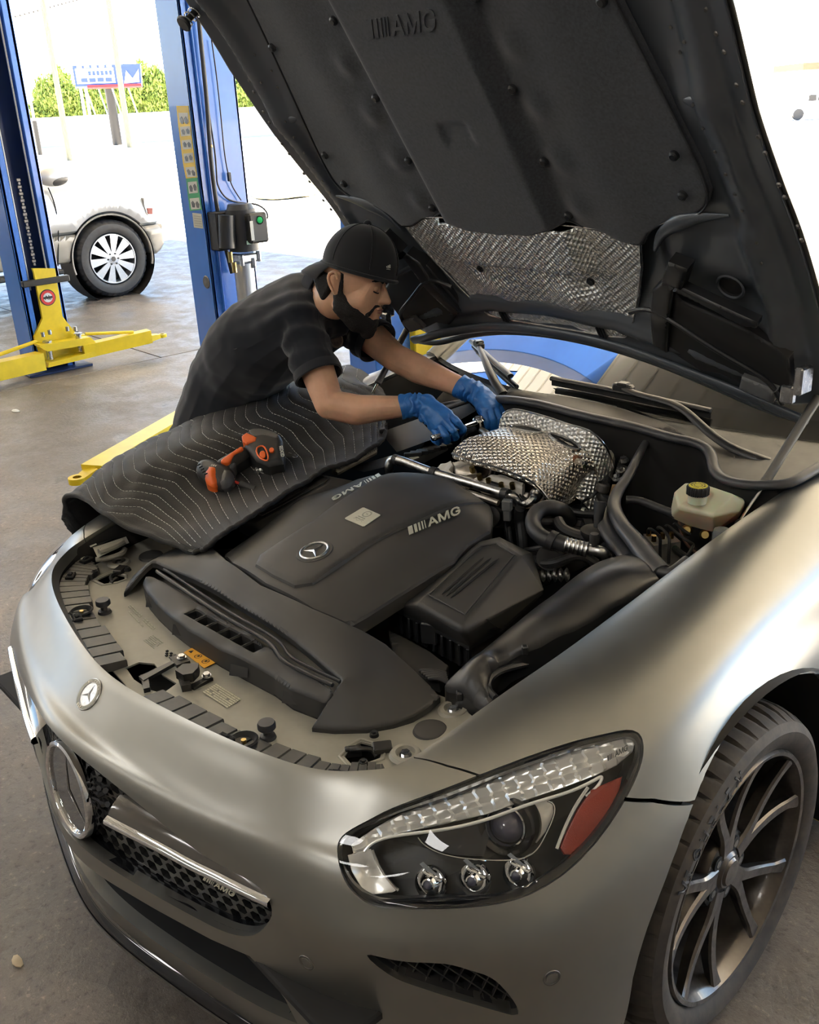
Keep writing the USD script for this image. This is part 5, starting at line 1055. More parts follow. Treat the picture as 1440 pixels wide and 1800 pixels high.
# foil shield
FHs = [(0, -.014), (.19, -.014), (.232, -.008), (.262, .025), (.295, .08), (.33, .15), (.362, .22), (.392, .318), (0, .335)]
def foil_relief(P):
    x, b = np.abs(P[:, 0]), P[:, 1]; sm = lambda a, lo, hi: np.clip((a-lo)/(hi-lo), 0, 1)
    h = .030*sm(b, .185, .205)*sm(-x, -.235, -.205)
    for cx, cb in ((.184, .152), (.168, .042)): h -= .012*np.exp(-(((x-cx)/.032)**2+((b-cb)/.028)**2))
    h += .012*np.exp(-((x-.12)/.06)**2-((b-.10)/.05)**2)-.008*np.exp(-((x-.26)/.05)**2-((b-.13)/.08)**2)
    return h+.006*(meshkit.fbm(np.c_[P*16, np.zeros(len(P))], 2, 4)-.5)
fsh = thing_part('bonnet_heat_shield', label='dimpled silver foil heat shield on the underside of the bonnet')
fo = sheet(H([(x, b, .030) for x, b in sym([(x, b, 0) for x, b in FHs])[:, :2]]), [], .003, .009, .004, HB, bump=foil_relief); obj('shield_sheet', fo, 'foil_dimple', fsh, smooth=50)
obj('shield_hem', MB().tube(H([(x, b, .031) for x, b in sym([(x, b, 0) for x, b in FHs])[:, :2]]), .0028, 6, True), 'foil', fsh)
for s in (1, -1):
    for x, b in ((.184, .152), (.168, .042)): c = H([(x*s, b, .0205)])[0]; obj('shield_clip', MB().lathe([(0, .004), (.009, .003), (.0115, -.003)], c, HBn, 18), 'tool_black', fsh)
    mb = MB(); [mb.box((.166*s+k*.009, .0, .036), (.005, .034, .006), .001, m=HB) for k in (-1, 0, 1)]; obj('shield_strap', mb, 'plastic', fsh)
# pressed ridges, rear rail and lip
for s in (1, -1):
    p = [hl_(q, .03) for q in crop6((735, 1075), (755, 1020), (800, 975), (870, 945), (960, 930), (1055, 925))]; P = H([(x*s, b, .030) for x, b, _ in p])
    obj('frame_ridge', MB().tube(spline(P, 6), np.r_[np.linspace(.004, .019, 16), np.linspace(.019, .003, 15)], 12, flat=.55, up=HBn), 'paint_inner', hood, smooth=60)
    for b0 in (.62, .98): mb = MB().tube(H([(s*.585, b0, .022), (s*.61, b0, .030), (s*.655, b0-.005, .032), (s*.68, b0-.005, .026)]), [.006, .011, .011, .006], 10, flat=.6, up=HBn); obj('frame_bead', mb, 'paint_inner', hood, smooth=60)
for name, lst, h, r_, fl_ in (('rear_rail', [(0, -.030), (.10, -.033), (.20, -.043), (.30, -.064), (.40, -.092), (.50, -.122), (.60, -.158), (.66, -.178)], .036, .015, .6), ('rear_lip', [(0, -.058), (.12, -.064), (.24, -.082), (.36, -.114), (.48, -.156), (.58, -.188), (.66, -.196)], .022, .010, .7)):
    P = sym([(x, b, h) for x, b in lst]); P = P[np.argsort(P[:, 0])]; obj(name, MB().tube(spline(H(P), 6), r_, 12, flat=fl_, up=HBn), 'paint_inner', hood, smooth=60)
mb = MB()
rows_ = [crop6((795, 12), (783, 140), (872, 168), (830, 240), (918, 427), (960, 530), (1003, 640), (1044, 742), (1077, 835), (1105, 910), (1160, 1057), (1180, 1145)), crop6((952, 42), (1003, 142), (1040, 217), (1095, 355), (1122, 430), (1182, 583), (1207, 660), (1255, 810), (1275, 870), (1322, 1010), (1333, 1075))]
for k, rw in enumerate(rows_):
    for q in rw:
        l = hl_(q, .03); hgt = float(inner.f_h(l[:2])[0])+float(frame_relief(np.atleast_2d(l[:2]))[0])
        for s in (1, -1):
            c = H([(l[0]*s, l[1], hgt+.0005)])[0]; mb.lathe([(0, .0022), (.0032, .0018), (.0055 if k else .0038, -.001)], c, HBn, 10)
obj('frame_dimple', mb, 'dull_metal', hood, kind='stuff')
# black covers, brackets and hinge at the rear corners
def both(name, pts, h, t, m_, dome=0.0, r_=.006):
    for s in (1, -1):
        o = A([hl_(q, h) for q in pts]); o = np.c_[o[:, 0]*s, o[:, 1], np.full(len(o), h)]; c = o.mean(0); obj(name, sheet(H(o), H([c+A([0, 0, dome])]) if dome else [], t, .014, r_, HB), m_, hood, smooth=45)
both('hinge_cover', crop4h((872, 325), (922, 300), (968, 352), (1080, 400), (1180, 445), (1270, 500), (1332, 552), (1345, 650), (1290, 688), (1200, 650), (1100, 600), (1030, 588), (930, 522), (866, 492)), .040, .03, 'plastic', .008)
both('cover_channel', crop4h((935, 318), (950, 300), (1080, 362), (1225, 428), (1222, 446), (1170, 438), (1070, 382)), .058, .02, 'satin')
both('hinge_bracket', crop4h((920, 220), (986, 246), (964, 316), (895, 286)), .062, .03, 'satin')
both('corner_bracket', crop4h((1172, 612), (1292, 660), (1280, 704), (1162, 652)), .06, .02, 'plug_grey')
both('cover_post', crop4h((866, 318), (900, 288), (940, 310), (918, 530), (866, 500)), .052, .03, 'satin', .01)
for s in (1, -1):
    l = hl_(crop4h((1147, 287))[0], .0); c = H([(l[0]*s, l[1]+.0, .006)])[0]; obj('dish_hole', MB().lathe([(.032, .006), (.028, .007), (.026, .0), (0, -.002)], c, HBn, 28), 'black', hood); obj('dish_rim', MB().lathe([(.026, .006), (.029, .009), (.033, .007)], c, HBn, 32), 'paint_inner', hood)
    P = H([(s*x, b, h) for x, b, h in ((.30, .10, .05), (.37, .12, .055), (.46, .07, .06), (.56, .0, .06), (.615, -.05, .055), (.63, -.12, .05))]); obj('hinge_rail', MB().rod(P, .006, 8), 'satin', hood)
    hx = at(1412, 668, x=.69)*[s, 1, 1]; mb = MB().box(hx, (.02, .05, .06), .004).box(hx+A([-.02*s, -.02, -.03]), (.03, .02, .04), .004); obj('bonnet_hinge', mb, 'steel', hood)
# gas struts
for s in (1, -1):
    gs = thing_part('gas_strut'); p0, p1, p2 = at(1300, 920, x=.655), at(1343, 852, x=.665), at(1452, 676, x=.685)
    p0, p1, p2 = p0*[s, 1, 1], p1*[s, 1, 1], p2*[s, 1, 1]
    obj('strut_rod', MB().cyl(p0, p1, .0048, n=14), 'chrome', gs); obj('strut_tube', MB().cyl(p1, p2, .0105, n=18).lathe([(.006, -.004), (.0115, 0), (.0115, .012), (.0105, .014)], p1, p2-p1, 18), 'strut_grey', gs); [obj('strut_end', MB().sph(q_, r_), 'plastic', gs) for q_, r_ in ((p0, .010), (p2, .014))]
b0, b1 = at(356, 8, x=-.715), at(323, 42, x=-.715); bs_ = thing_part('bonnet_buffer'); ax = unit(b1-b0); L = np.linalg.norm(b1-b0)
obj('buffer_stem', MB().cyl(b0, b1-ax*.01, .009, n=16), 'dull_dark', bs_); obj('buffer_cap', MB().lathe([(0, .004), (.018, .004), (.021, 0), (.019, -.006), (.009, -.014)], b1, ax, 24), 'rubber', bs_)
F = frame(b0, ax); t = np.linspace(0, 1, 90); obj('buffer_spring', MB().tube(tf(np.stack([.015*np.cos(t*26), .015*np.sin(t*26), t*(L-.01)], 1), F), .0018, 6), 'steel', bs_)
# ---------------------------------------------------------------- windscreen, cowl, wipers, cabin
def gl(x, t, d=0.0):
    x = A(x, float); return np.stack([x, 1.505+.42*x*x+.89*t-.454*d*0, 1.005-.06*x*x+.454*t+d], -1)
def on_glass(px_, d=0.0):
    z = 1.05
    for _ in range(40):
        X = at(*px_, z=z); t = (X[1]-1.505-.42*X[0]**2)/.89; z = .5*z+.5*(1.005-.06*X[0]**2+.454*t+d)
    return at(*px_, z=z)
xs, ts = np.linspace(-.74, .74, 50), np.linspace(-.02, .58, 30); G = np.stack([gl(xs, np.full(50, t)) for t in ts], 0)
ws = thing_part('windscreen'); obj('glass', MB().grid(G), 'windscreen_glass', ws, smooth=True)
obj('dashboard', MB().grid(np.stack([gl(xs*.97, np.full(50, t), -.10-.18*t) for t in np.linspace(.0, .60, 12)], 0)), 'dash', ws, smooth=True)
obj('screen_edge', MB().grid(np.stack([gl(xs, np.full(50, t), -.006) for t in (-.03, .06)], 0)), 'black', ws)
cb = thing_part('cabin')
for s in (1, -1): obj('screen_pillar', MB().tube(spline([gl(.74*s, t, .01) for t in (-.05, .2, .4, .58)], 6), .028, 10), 'paint', cb, smooth=60)
top_ = gl(xs*.96, np.full(50, .575), .008); rf = [top_, top_*[.93, 1, 1]+[0, .25, .03], top_*[.9, 1, 1]+[0, .7, .0], top_*[.8, 1, 1]+[0, 1.3, -.2], top_*[.7, 1, 1]+[0, 2.0, -.42]]; obj('roof_skin', MB().grid(np.stack(rf, 0)), 'paint', cb, smooth=60)
prof = skin(np.c_[np.full(30, UE), np.linspace(0, VE, 30)])
for s in (1, -1):
    rows = [prof*[s, 1, 1]+[0, dy, 0] for dy in (.006, .4, 1.15)]; rows[1] = rows[1]*[1.0, 1, .985]+[0, 0, 0]; obj('door', MB().grid(np.stack(rows, 0)), 'paint', car, smooth=60)
    rows = [prof*[s, 1, 1]+[0, 1.156, 0], prof*[1.03*s, 1, 1.04]+[0, 1.8, 0], prof*[.98*s, 1, 1]+[0, 2.4, 0], prof*[.85*s, 1, .95]+[0, 2.62, 0], prof*[0, 1, .95]+[0, 2.68, 0]]; obj('rear_quarter', MB().grid(np.stack(rows, 0)), 'paint', car, smooth=60)
    sg = [gl(.735*s, t) for t in (.02, .3, .57)]; obj('side_window', MB().grid(A([[sg[0], A([.80*s, 2.0, .98])], [sg[1], A([.80*s, 2.5, .98])], [sg[2]*[.95, 1, 1], A([.79*s, 2.95, .98])], [sg[2]*[.9, 1, 1]+[0, .6, .02], A([.76*s, 3.4, .98])]])), 'side_glass', cb)
# cowl: seal, plastic panels
cw = thing_part('cowl')
seal_px = [(742, 722, .885), (800, 710, .905), (852, 704, .945), (884, 702, .99), (940, 709, 1.0), (1000, 724, 1.0), (1050, 736, .998), (1092, 745, .995), (1140, 757, .99), (1180, 769, .985), (1220, 778, .978), (1243, 790, .97), (1252, 808, .958), (1256, 826, .948), (1270, 840, .943), (1300, 850, .945), (1336, 853, .95), (1382, 850, .957), (1415, 836, .965), (1450, 815, .975)]
P = A([at(a, b, z=c) for a, b, c in seal_px]); obj('cowl_seal', MB().tube(spline(P, 6), .0135, 12, flat=.8), 'seal', cw, smooth=60)
obj('cowl_wall', MB().grid(np.stack([spline(P, 6)-[0, 0, .006], spline(P, 6)+[0, .02, -.62]], 0)), 'black', cw)
Q = spline(P, 3)
def z_at(pts): return A([at(a, b, z=c) for a, b, c in pts])
pan = np.vstack([z_at([(882, 694, 1.0), (940, 704, 1.0), (1000, 719, 1.0), (1050, 731, .998), (1140, 752, .99), (1212, 768, .982)]), z_at([(1190, 753, .995), (1153, 735, 1.0), (1100, 718, 1.005), (1037, 703, 1.01), (980, 692, 1.013), (921, 684, 1.015), (898, 686, 1.012)])])
obj('cowl_panel', sheet(pan, [], .03, .012, .006), 'cowl_tan', cw, smooth=45)
base_ = np.vstack([spline(P, 4)+[0, .004, -.012], ])
inner_ = np.stack([A([p[0], 1.50+.42*p[0]**2, 1.0-.06*p[0]**2-.004]) for p in spline(P, 4)], 0)
obj('cowl_tray', MB().grid(np.stack([base_, inner_], 0)), 'plastic_grey', cw, smooth=60)
# wipers
def wiper(blade, arm, conn):
    w = thing_part('wiper'); b = [on_glass(q, .025) for q in blade]; c = spline(b, 8) if len(b) > 2 else np.linspace(b[0], b[1], 20)
    obj('wiper_blade', MB().tube(c, .010, 8, flat=.7), 'satin', w, smooth=50); obj('blade_rubber', MB().grid(np.stack([c, c-[0, 0, .020]], 0)), 'black', w)
    a = [on_glass(q, d) for q, d in arm]; obj('wiper_arm', MB().tube(spline(a, 6), np.linspace(.008, .015, (len(a)-1)*6+1), 8, flat=.6, up=(0, -.4, .9)), 'satin', w, smooth=50)
    k = on_glass(conn, .035); d_ = b[-1]-b[0]; rz = math.degrees(math.atan2(d_[1], d_[0])); obj('arm_joint', MB().box(k, (.06, .022, .022), .005, rz=rz).box(k+A([0, 0, .010]), (.03, .026, .010), .003, rz=rz), 'satin', w)
wiper([(970, 665), (1110, 692), (1250, 722)], [((1096, 682), .04), ((1130, 695), .045), ((1188, 712), .05), ((1230, 745), .045), ((1281, 784), .035), ((1340, 808), .03), ((1392, 830), .02)], (1096, 682))
wiper([(829, 600), (862, 630), (898, 661)], [((842, 610), .04), ((852, 632), .04), ((866, 664), .03), ((884, 693), .015)], (842, 606))
# ---------------------------------------------------------------- quilted moving blanket over the far wing, tools on it
def X_(px_, **k): return at(px_[0], px_[1], **k)
st = [
 [X_((342, 969), z=.775), X_((254, 937), z=.790), X_((190, 906), z=.808), X_((143, 871), x=-.765), X_((114, 872), x=-.845), X_((112, 900), x=-.875), X_((114, 912), x=-.89)],
 [X_((372, 953), z=.81), X_((300, 908), z=.795), X_((232, 858), z=.842), X_((189, 826), x=-.83), None, None, None],
 [X_((417, 919), z=.835), X_((352, 872), z=.815), X_((300, 812), z=.876), X_((262, 781), x=-.87), None, None, None],
 [X_((480, 879), z=.855), X_((420, 836), z=.838), X_((372, 775), z=.902), X_((335, 743), x=-.89), None, None, None],
 [X_((540, 841), z=.865), X_((490, 806), z=.855), X_((440, 745), z=.918), X_((410, 713), x=-.90), None, None, None],
 [X_((600, 812), z=.875), X_((560, 778), z=.870), X_((510, 716), z=.935), X_((480, 683), x=-.90), None, None, None],
 [X_((655, 782), z=.885), X_((625, 742), z=.885), X_((575, 685), z=.950), X_((548, 655), x=-.90), None, None, None],
 [X_((672, 752), z=.89), X_((680, 722), z=.885), X_((668, 680), z=.925), X_((622, 645), x=-.86), None, None, None]]
for k, row in enumerate(st):
    if row[4] is None: r3 = row[3]; row[4] = A([r3[0]-.085, r3[1]+.02, r3[2]-.05]); row[5] = A([r3[0]-.115, r3[1]+.02, r3[2]-.20]); row[6] = A([r3[0]-.12, r3[1]+.02, r3[2]-.36])
BN = A(st); _bs = [RectBivariateSpline(np.linspace(0, 1, 8), np.linspace(0, 1, 7), BN[..., k], kx=3, ky=2, s=0) for k in range(3)]
def zig(t): q = (t*2.6) % 1.0; return np.where(q < .35, q/.35, np.where(q < .65, 1.0, np.where(q < .9, 1-(q-.65)/.25, 0)))
NL = 26
def blanket(s, t, lift=0.0):
    s, t = np.broadcast_arrays(A(s, float), A(t, float)); sh = s.shape; s, t = s.ravel(), t.ravel()
    X = np.stack([b.ev(s, t) for b in _bs], -1); du = np.stack([b.ev(s, t, dx=1) for b in _bs], -1); dv = np.stack([b.ev(s, t, dy=1) for b in _bs], -1)
    n = np.cross(dv, du); n /= np.maximum(np.linalg.norm(n, axis=1, keepdims=True), 1e-9); n *= np.sign(n[:, 2:3]+n[:, 0:1]*-.3+1e-9)*np.where(t[:, None] > .75, np.sign(n[:, :1])*-np.sign(n[:, 2:3]+n[:, 0:1]*-.3+1e-9), 1)
    ph = (s-.058*zig(t))*NL; q = np.abs(np.sin(math.pi*ph)); puff = .0028*np.sqrt(q)
    wr = .026*(meshkit.fbm(np.stack([s*4.5, t*7, s*0], 1), 3, 2)-.5)+.010*(meshkit.fbm(np.stack([s*16, t*9, s*0+3], 1), 2, 5)-.5)
    return (X+n*(puff+wr*np.clip(1.2-np.abs(t-.25), .3, 1)+lift)[:, None]).reshape(*sh, 3)
g_s, g_t = np.meshgrid(np.linspace(0, 1, 230), np.linspace(0, 1, 120), indexing='ij'); top = blanket(g_s, g_t); bot = blanket(g_s, g_t, -.010)
bl_ = thing('moving_blanket', 'black quilted moving blanket with white zigzag stitching draped over the car wing', 'blanket')
mb = MB().grid(top).grid(bot[:, ::-1])
for e in (np.s_[0, :], np.s_[-1, :], np.s_[:, 0], np.s_[:, -1]): mb.grid(np.stack([top[e], (top[e]+bot[e])/2+(top[e]-top[e].mean(0))*.004, bot[e]], 0))
obj('quilt', mb, 'blanket', bl_, smooth=60)
sb = MB(); tt = np.linspace(.03, .86, 150)
for k in range(NL+1):
    ss = k/NL+.058*zig(tt); ok = (ss > .005) & (ss < .995); P = blanket(np.clip(ss, 0, 1), tt, .0012)
    for i in range(0, 148, 2):
        if ok[i] and ok[i+1]: a_, b_ = P[i], P[i]+(P[i+2]-P[i])*.72; sb.tube(np.vstack([a_, b_]), .0010, 3, cap=False)
obj('stitching', sb, 'thread', bl_, smooth=False, kind='stuff')
for e, nm in ((np.s_[0, :], 'hem'), (np.s_[:, 0], 'hem')): P = (top[e]+bot[e])/2; obj(nm, MB().tube(P, .0068, 8), 'blanket', bl_, smooth=60)
def on_blanket(px_, lift=0.0):
    s_, t_ = np.meshgrid(np.linspace(0, 1, 160), np.linspace(0, .6, 100), indexing='ij'); X = blanket(s_, t_).reshape(-1, 3); d = np.linalg.norm(pix(X)-A(px_), axis=1); k = np.argsort(d)[:4]
    return X[k].mean(0)+A([0, 0, lift])
# cordless impact driver lying on the blanket
def crop7(*q): return [(100+a/2.4, 650+b/2.4) for a, b in q]
base = on_blanket(crop7((760, 400))[0]); p1_, p2_, p3_ = on_blanket(crop7((640, 470))[0]), on_blanket(crop7((900, 400))[0]), on_blanket(crop7((720, 350))[0])
DN = unit(A([.30, -.25, .90])); DF = frame(base, DN, (1, 0, 0))
def dpt(q, h): return at(*crop7(q)[0], pl=base+DN*h, n=DN)
dr = thing('impact_driver', 'orange and black cordless impact driver lying on the quilted blanket', 'power tool')
def dsheet(name, pts, h, t, r_, m_, dome=0.0, sm=True):
    o = A([dpt(q, h) for q in pts]); c = o.mean(0); o = smooth_ring(o, 4) if sm else o
    return obj(name, sheet(o, [c+DN*dome] if dome else [], t, .006, r_, DF), m_, dr, smooth=50)
dsheet('motor_housing', [(583, 398), (600, 375), (640, 368), (700, 388), (745, 415), (742, 455), (715, 486), (668, 484), (620, 452), (590, 425)], .052, .062, .018, 'tool_black', .012)
dsheet('housing_band', [(632, 388), (690, 402), (683, 440), (668, 482), (628, 462), (622, 425)], .058, .05, .014, 'orange', .009)
dsheet('nose_housing', [(690, 402), (738, 420), (740, 455), (716, 482), (686, 480), (682, 440)], .056, .05, .016, 'tool_grey', .006)
mb = MB()
for k in range(5): c = dpt((600+k*7, 400+k*10), .064); mb.box(c, (.003, .014, .003), .0008, rz=25)
obj('cooling_vent', mb, 'black', dr, kind='stuff')
dsheet('handle', [(668, 384), (700, 360), (760, 328), (800, 318), (812, 345), (775, 375), (735, 402), (700, 402)], .046, .042, .014, 'tool_black', .008)
dsheet('handle_stripe', [(690, 384), (730, 352), (778, 322), (785, 332), (748, 358), (722, 388)], .056, .01, .004, 'orange', .003)
dsheet('trigger', [(728, 398), (748, 386), (752, 400), (736, 412)], .044, .03, .005, 'tool_grey')
dsheet('battery', [(778, 275), (812, 250), (850, 243), (940, 268), (952, 290), (955, 385), (892, 398), (838, 374), (790, 312)], .058, .07, .012, 'tool_black', .004, False)
dsheet('battery_cap', [(779, 278), (800, 262), (842, 282), (838, 298), (800, 310), (782, 298)], .064, .03, .004, 'orange', 0, False)
dsheet('battery_panel', [(812, 256), (850, 246), (932, 270), (925, 284), (868, 272), (835, 276)], .0625, .006, .003, 'tool_grey')
tri_ = [(845, 330), (868, 322), (888, 352), (888, 382), (858, 372)]; P = A([dpt(q, .066) for q in tri_]); obj('battery_emblem', MB().tube(spline(P, 3, True), .0026, 6, True), 'orange', dr)
dsheet('battery_badge', [(858, 345), (872, 340), (880, 358), (872, 370), (858, 364)], .0665, .004, .002, 'orange'); dsheet('release_button', [(898, 330), (912, 328), (914, 343), (900, 345)], .067, .004, .0015, 'orange')
F = frame(dpt((938, 322), .0665), DN, dpt((948, 375), .066)-dpt((938, 322), .066)); obj('battery_lettering', MB().text('RIDGID', .009, F, .0008, True), 'label_white', dr, smooth=False)
F = frame(dpt((648, 404), .073), DN, dpt((676, 410), .07)-dpt((648, 404), .07)); obj('band_lettering', MB().text('18V', .006, F, .0006, True), 'label_white', dr, smooth=False)
c0, c1, c2, c3 = dpt((716, 455), .036), dpt((738, 466), .030), dpt((772, 481), .022), dpt((835, 506), .014)
obj('chuck', MB().lathe([(0, 0), (.016, 0), (.015, .010), (.011, .018), (.010, .022), (0, .022)], c0, c1-c0, 24), 'chrome', dr); obj('bit_shank', MB().cyl(c1, c2+(c2-c1)*.1, .0042, n=6), 'red', dr)
obj('socket', MB().lathe([(0, 0), (.009, 0), (.0105, .003), (.0105, np.linalg.norm(c3-c2)), (.0065, np.linalg.norm(c3-c2)), (.006, np.linalg.norm(c3-c2)-.01), (0, np.linalg.norm(c3-c2)-.01)], c2, c3-c2, 24), 'tool_black', dr)
for k, (q, dv, lab) in enumerate((((848, 441), (-.7, .3, .12), 'small hex flange bolt on the blanket, thread pointing at the driver'), ((872, 436), (.3, -.8, .35), 'small hex flange bolt on the blanket, standing on its head'))):
    c = on_blanket(crop7(q)[0], .009); bt = thing('hex_bolt', lab, 'bolt', 'loose bolts on the blanket'); d_ = unit(dv)
    obj('bolt_head', MB().lathe([(0, -.006), (.0065, -.006), (.0075, -.004), (.0075, .0), (0, 0)], c, d_, 6), 'steel', bt); obj('bolt_flange', MB().cyl(c, c+d_*.0018, .0098, n=20), 'steel', bt); obj('bolt_thread', MB().lathe([(.0038+.0006*(i % 2), .002+i*.0009) for i in range(16)]+[(0, .0165)], c, d_, 14), 'alu', bt)
c = on_blanket(crop7((1000, 370))[0], .004); obj('retaining_clip', MB().rod([c+A(q)*.9 for q in ((-.02, -.004, .008), (-.008, .004, .004), (.0, .010, 0), (.012, .006, 0), (.014, -.004, 0), (.004, -.006, .001))], .0013, 6), 'steel', label='small bent steel clip lying on the blanket beside the tool battery', cat='clip')
# ---------------------------------------------------------------- the mechanic
MF = manifold3d.Manifold
def ball(c, r, s=20): return MF.sphere(float(r), s).translate(tuple(map(float, c)))
def bones(*chain):
    """One limb: hulls of the spheres at neighbouring joints, joined."""
    return MF.batch_boolean([MF.batch_hull([ball(*chain[i]), ball(*chain[i+1])]) for i in range(len(chain)-1)], manifold3d.OpType.Add)
def blob(*balls): return MF.batch_hull([ball(*b) for b in balls])
def ell(c, r, F=None, s=28):
    m = MF.sphere(1.0, s).scale(tuple(map(float, r)))
    if F is not None: m = m.transform(np.hstack([F[:3, :3], np.zeros((3, 1))]))
    return m.translate(tuple(map(float, c)))
def fuse(parts, h=.012, it=12, lam=.5):
    m = MF.batch_boolean(parts, manifold3d.OpType.Add).refine_to_length(h).to_mesh(); t = trimesh.Trimesh(m.vert_properties[:, :3], m.tri_verts, process=True)
    trimesh.smoothing.filter_taubin(t, lamb=lam, nu=lam+.03, iterations=it); return t
D_ = deep
pel, wai, che, upc = D_(392, 745, 3.16), D_(410, 662, 3.06), D_(472, 596, 2.95), D_(528, 545, 2.89)
shR, shL, nek = D_(527, 562, 2.77), D_(607, 552, 3.02), D_(578, 512, 2.84)
eR, wR = D_(584, 724, 2.70), D_(737, 712, 2.66); eL, wL = D_(700, 634, 2.90), D_(834, 690, 2.76)
HC_ = D_(615, 498, 2.70)
hf = unit(CR*.93-CU*.25-_fw*.22); hu = CU*.95-_fw*.22; hu = unit(hu-hf*np.dot(hu, hf)); hs_ = np.cross(hf, hu)
HF = np.eye(4); HF[:3, 0], HF[:3, 1], HF[:3, 2], HF[:3, 3] = hf, hs_, hu, HC_
def L(f, s, u): return tf((f, s, u), HF)
side = unit(shR-shL); fwd = unit(np.cross([0, 0, 1.], side)); fwd = fwd*np.sign(fwd[0])
hipR, hipL = pel+A([.02, -.09, -.06]), pel+A([-.02, .09, -.06])
knR, knL = A([pel[0]-.0, hipR[1]-.02, .50]), A([pel[0]+.02, hipL[1]+.03, .50]); anR, anL = A([pel[0]-.10, hipR[1]-.04, .09]), A([pel[0]-.06, hipL[1]+.05, .09])
me = thing('person', 'man in black shirt, backwards cap and blue gloves leaning over the open car', 'person')
head = [ell(L(.008, 0, .030), (.092, .076, .102), HF), blob((L(.055, .042, -.035), .030), (L(.055, -.042, -.035), .030), (L(.0, .052, -.06), .022), (L(.0, -.052, -.06), .022), (L(.074, 0, -.098), .022), (L(.076, .024, .030), .020), (L(.076, -.024, .030), .020), (L(.082, 0, -.058), .022)),
        blob((L(.094, 0, .012), .0085), (L(.117, 0, -.026), .0100), (L(.096, .014, -.031), .0075), (L(.096, -.014, -.031), .0075)),
        blob((L(.078, .038, .022), .007), (L(.092, .012, .025), .007)), blob((L(.078, -.038, .022), .007), (L(.092, -.012, .025), .007)),
        ell(L(.097, 0, -.052), (.0095, .021, .0055), HF), ell(L(.095, 0, -.064), (.0095, .019, .006), HF), bones((L(-.035, 0, -.05), .058), (nek, .060))]
for s in (1, -1): head += [blob((L(-.012, .078*s, .018), .013), (L(-.020, .084*s, .012), .012), (L(-.008, .077*s, -.026), .009)), blob((L(.062, .034*s, -.012), .020), (L(.05, .045*s, -.02), .02))]
torso = [blob((pel, .110), (pel+side*.05, .110), (pel-side*.05, .110), (wai, .108)), blob((wai, .108), (che+side*.05, .10), (che-side*.05, .10)), blob((che+side*.05, .10), (che-side*.05, .10), (upc, .08), (shR, .045), (shL, .045)), blob((upc, .075), (nek, .055), (shR, .038), (shL, .038))]
def arm(sh, e, w, k): m = sh+(e-sh)*.5; q = e+(w-e)*.28; return bones((sh, .047*k), (m, .050*k), (e-(e-sh)*.08, .042*k), (q, .043*k), (e+(w-e)*.6, .034*k), (w-(w-e)*.08, .0265*k), (w+(w-e)*.05, .021*k))
legs = [bones((hipR, .10), (knR, .065), (anR, .045)), bones((hipL, .10), (knL, .065), (anL, .045))]
body = fuse(head+torso+[arm(shR, eR, wR, 1.0), arm(shL, eL, wL, 1.0)]+legs, .011, 10); obj('body', body, 'skin', me, smooth=True)
# face
for s in (1, -1):
    c = L(.0815, .031*s, -.001); obj('eye', MB().sph(c, .0115, 3), 'eye_white', me); obj('eyelid', MB().add(ell(L(.0825, .031*s, .0015), (.0128, .0150, .0120), HF)), 'skin', me, smooth=True)
    obj('eyelash', MB().rod([L(.0925, .018*s, -.0045), L(.0955, .031*s, -.0085), L(.087, .046*s, -.005)], .0017, 6), 'hair', me)
    obj('eyebrow', MB().tube(spline([L(.0995, .012*s, .020), L(.0955, .030*s, .0265), L(.080, .050*s, .020)], 6), [.002]+[.0042]*10+[.0015]*2, 8), 'hair', me)
    obj('ear_fold', MB().rod([L(-.004, .090*s, .010), L(-.014, .095*s, .026), L(-.028, .095*s, .018), L(-.026, .092*s, -.004), L(-.012, .088*s, -.024)], .0042, 8), 'skin', me, smooth=60)
obj('lips', fuse([ell(L(.1005, 0, -.0525), (.0075, .019, .0038), HF), ell(L(.099, 0, -.0615), (.0075, .017, .0045), HF)], .004, 4), 'lip', me, smooth=True)
beard = fuse([blob((L(-.004, .070, -.030), .012), (L(.004, .068, -.062), .016), (L(.035, .060, -.070), .018)), blob((L(-.004, -.070, -.030), .012), (L(.004, -.068, -.062), .016), (L(.035, -.060, -.070), .018)),
  blob((L(.004, .062, -.066), .018), (L(.045, .050, -.072), .020), (L(.070, .022, -.090), .022), (L(.078, 0, -.105), .022), (L(.045, .03, -.105), .02)), blob((L(.004, -.062, -.066), .018), (L(.045, -.050, -.072), .020), (L(.070, -.022, -.090), .022), (L(.078, 0, -.105), .022), (L(.045, -.03, -.105), .02)),
  blob((L(.088, 0, -.082), .012), (L(.080, .02, -.095), .016), (L(.080, -.02, -.095), .016), (L(.075, 0, -.120), .020)), bones((L(.098, .002, -.0415), .0055), (L(.090, .026, -.046), .0055), (L(.078, .038, -.068), .009)), bones((L(.098, -.002, -.0415), .0055), (L(.090, -.026, -.046), .0055), (L(.078, -.038, -.068), .009)),
  bones((L(-.002, .0745, .02), .007), (L(.0, .072, -.03), .010))], .006, 6)
v = beard.vertices; n = beard.vertex_normals; beard.vertices = v+n*(.004*(meshkit.fbm(v*160, 2, 3)-.4))[:, None]; obj('beard', beard, 'hair', me, smooth=True)
obj('neck_hair', fuse([blob((L(-.03, .066, .005), .012), (L(-.07, .045, .0), .02), (L(-.088, 0, .0), .022), (L(-.07, -.045, .0), .02), (L(-.05, .05, -.045), .012), (L(-.07, 0, -.05), .014))], .01, 6), 'hair', me, smooth=True)
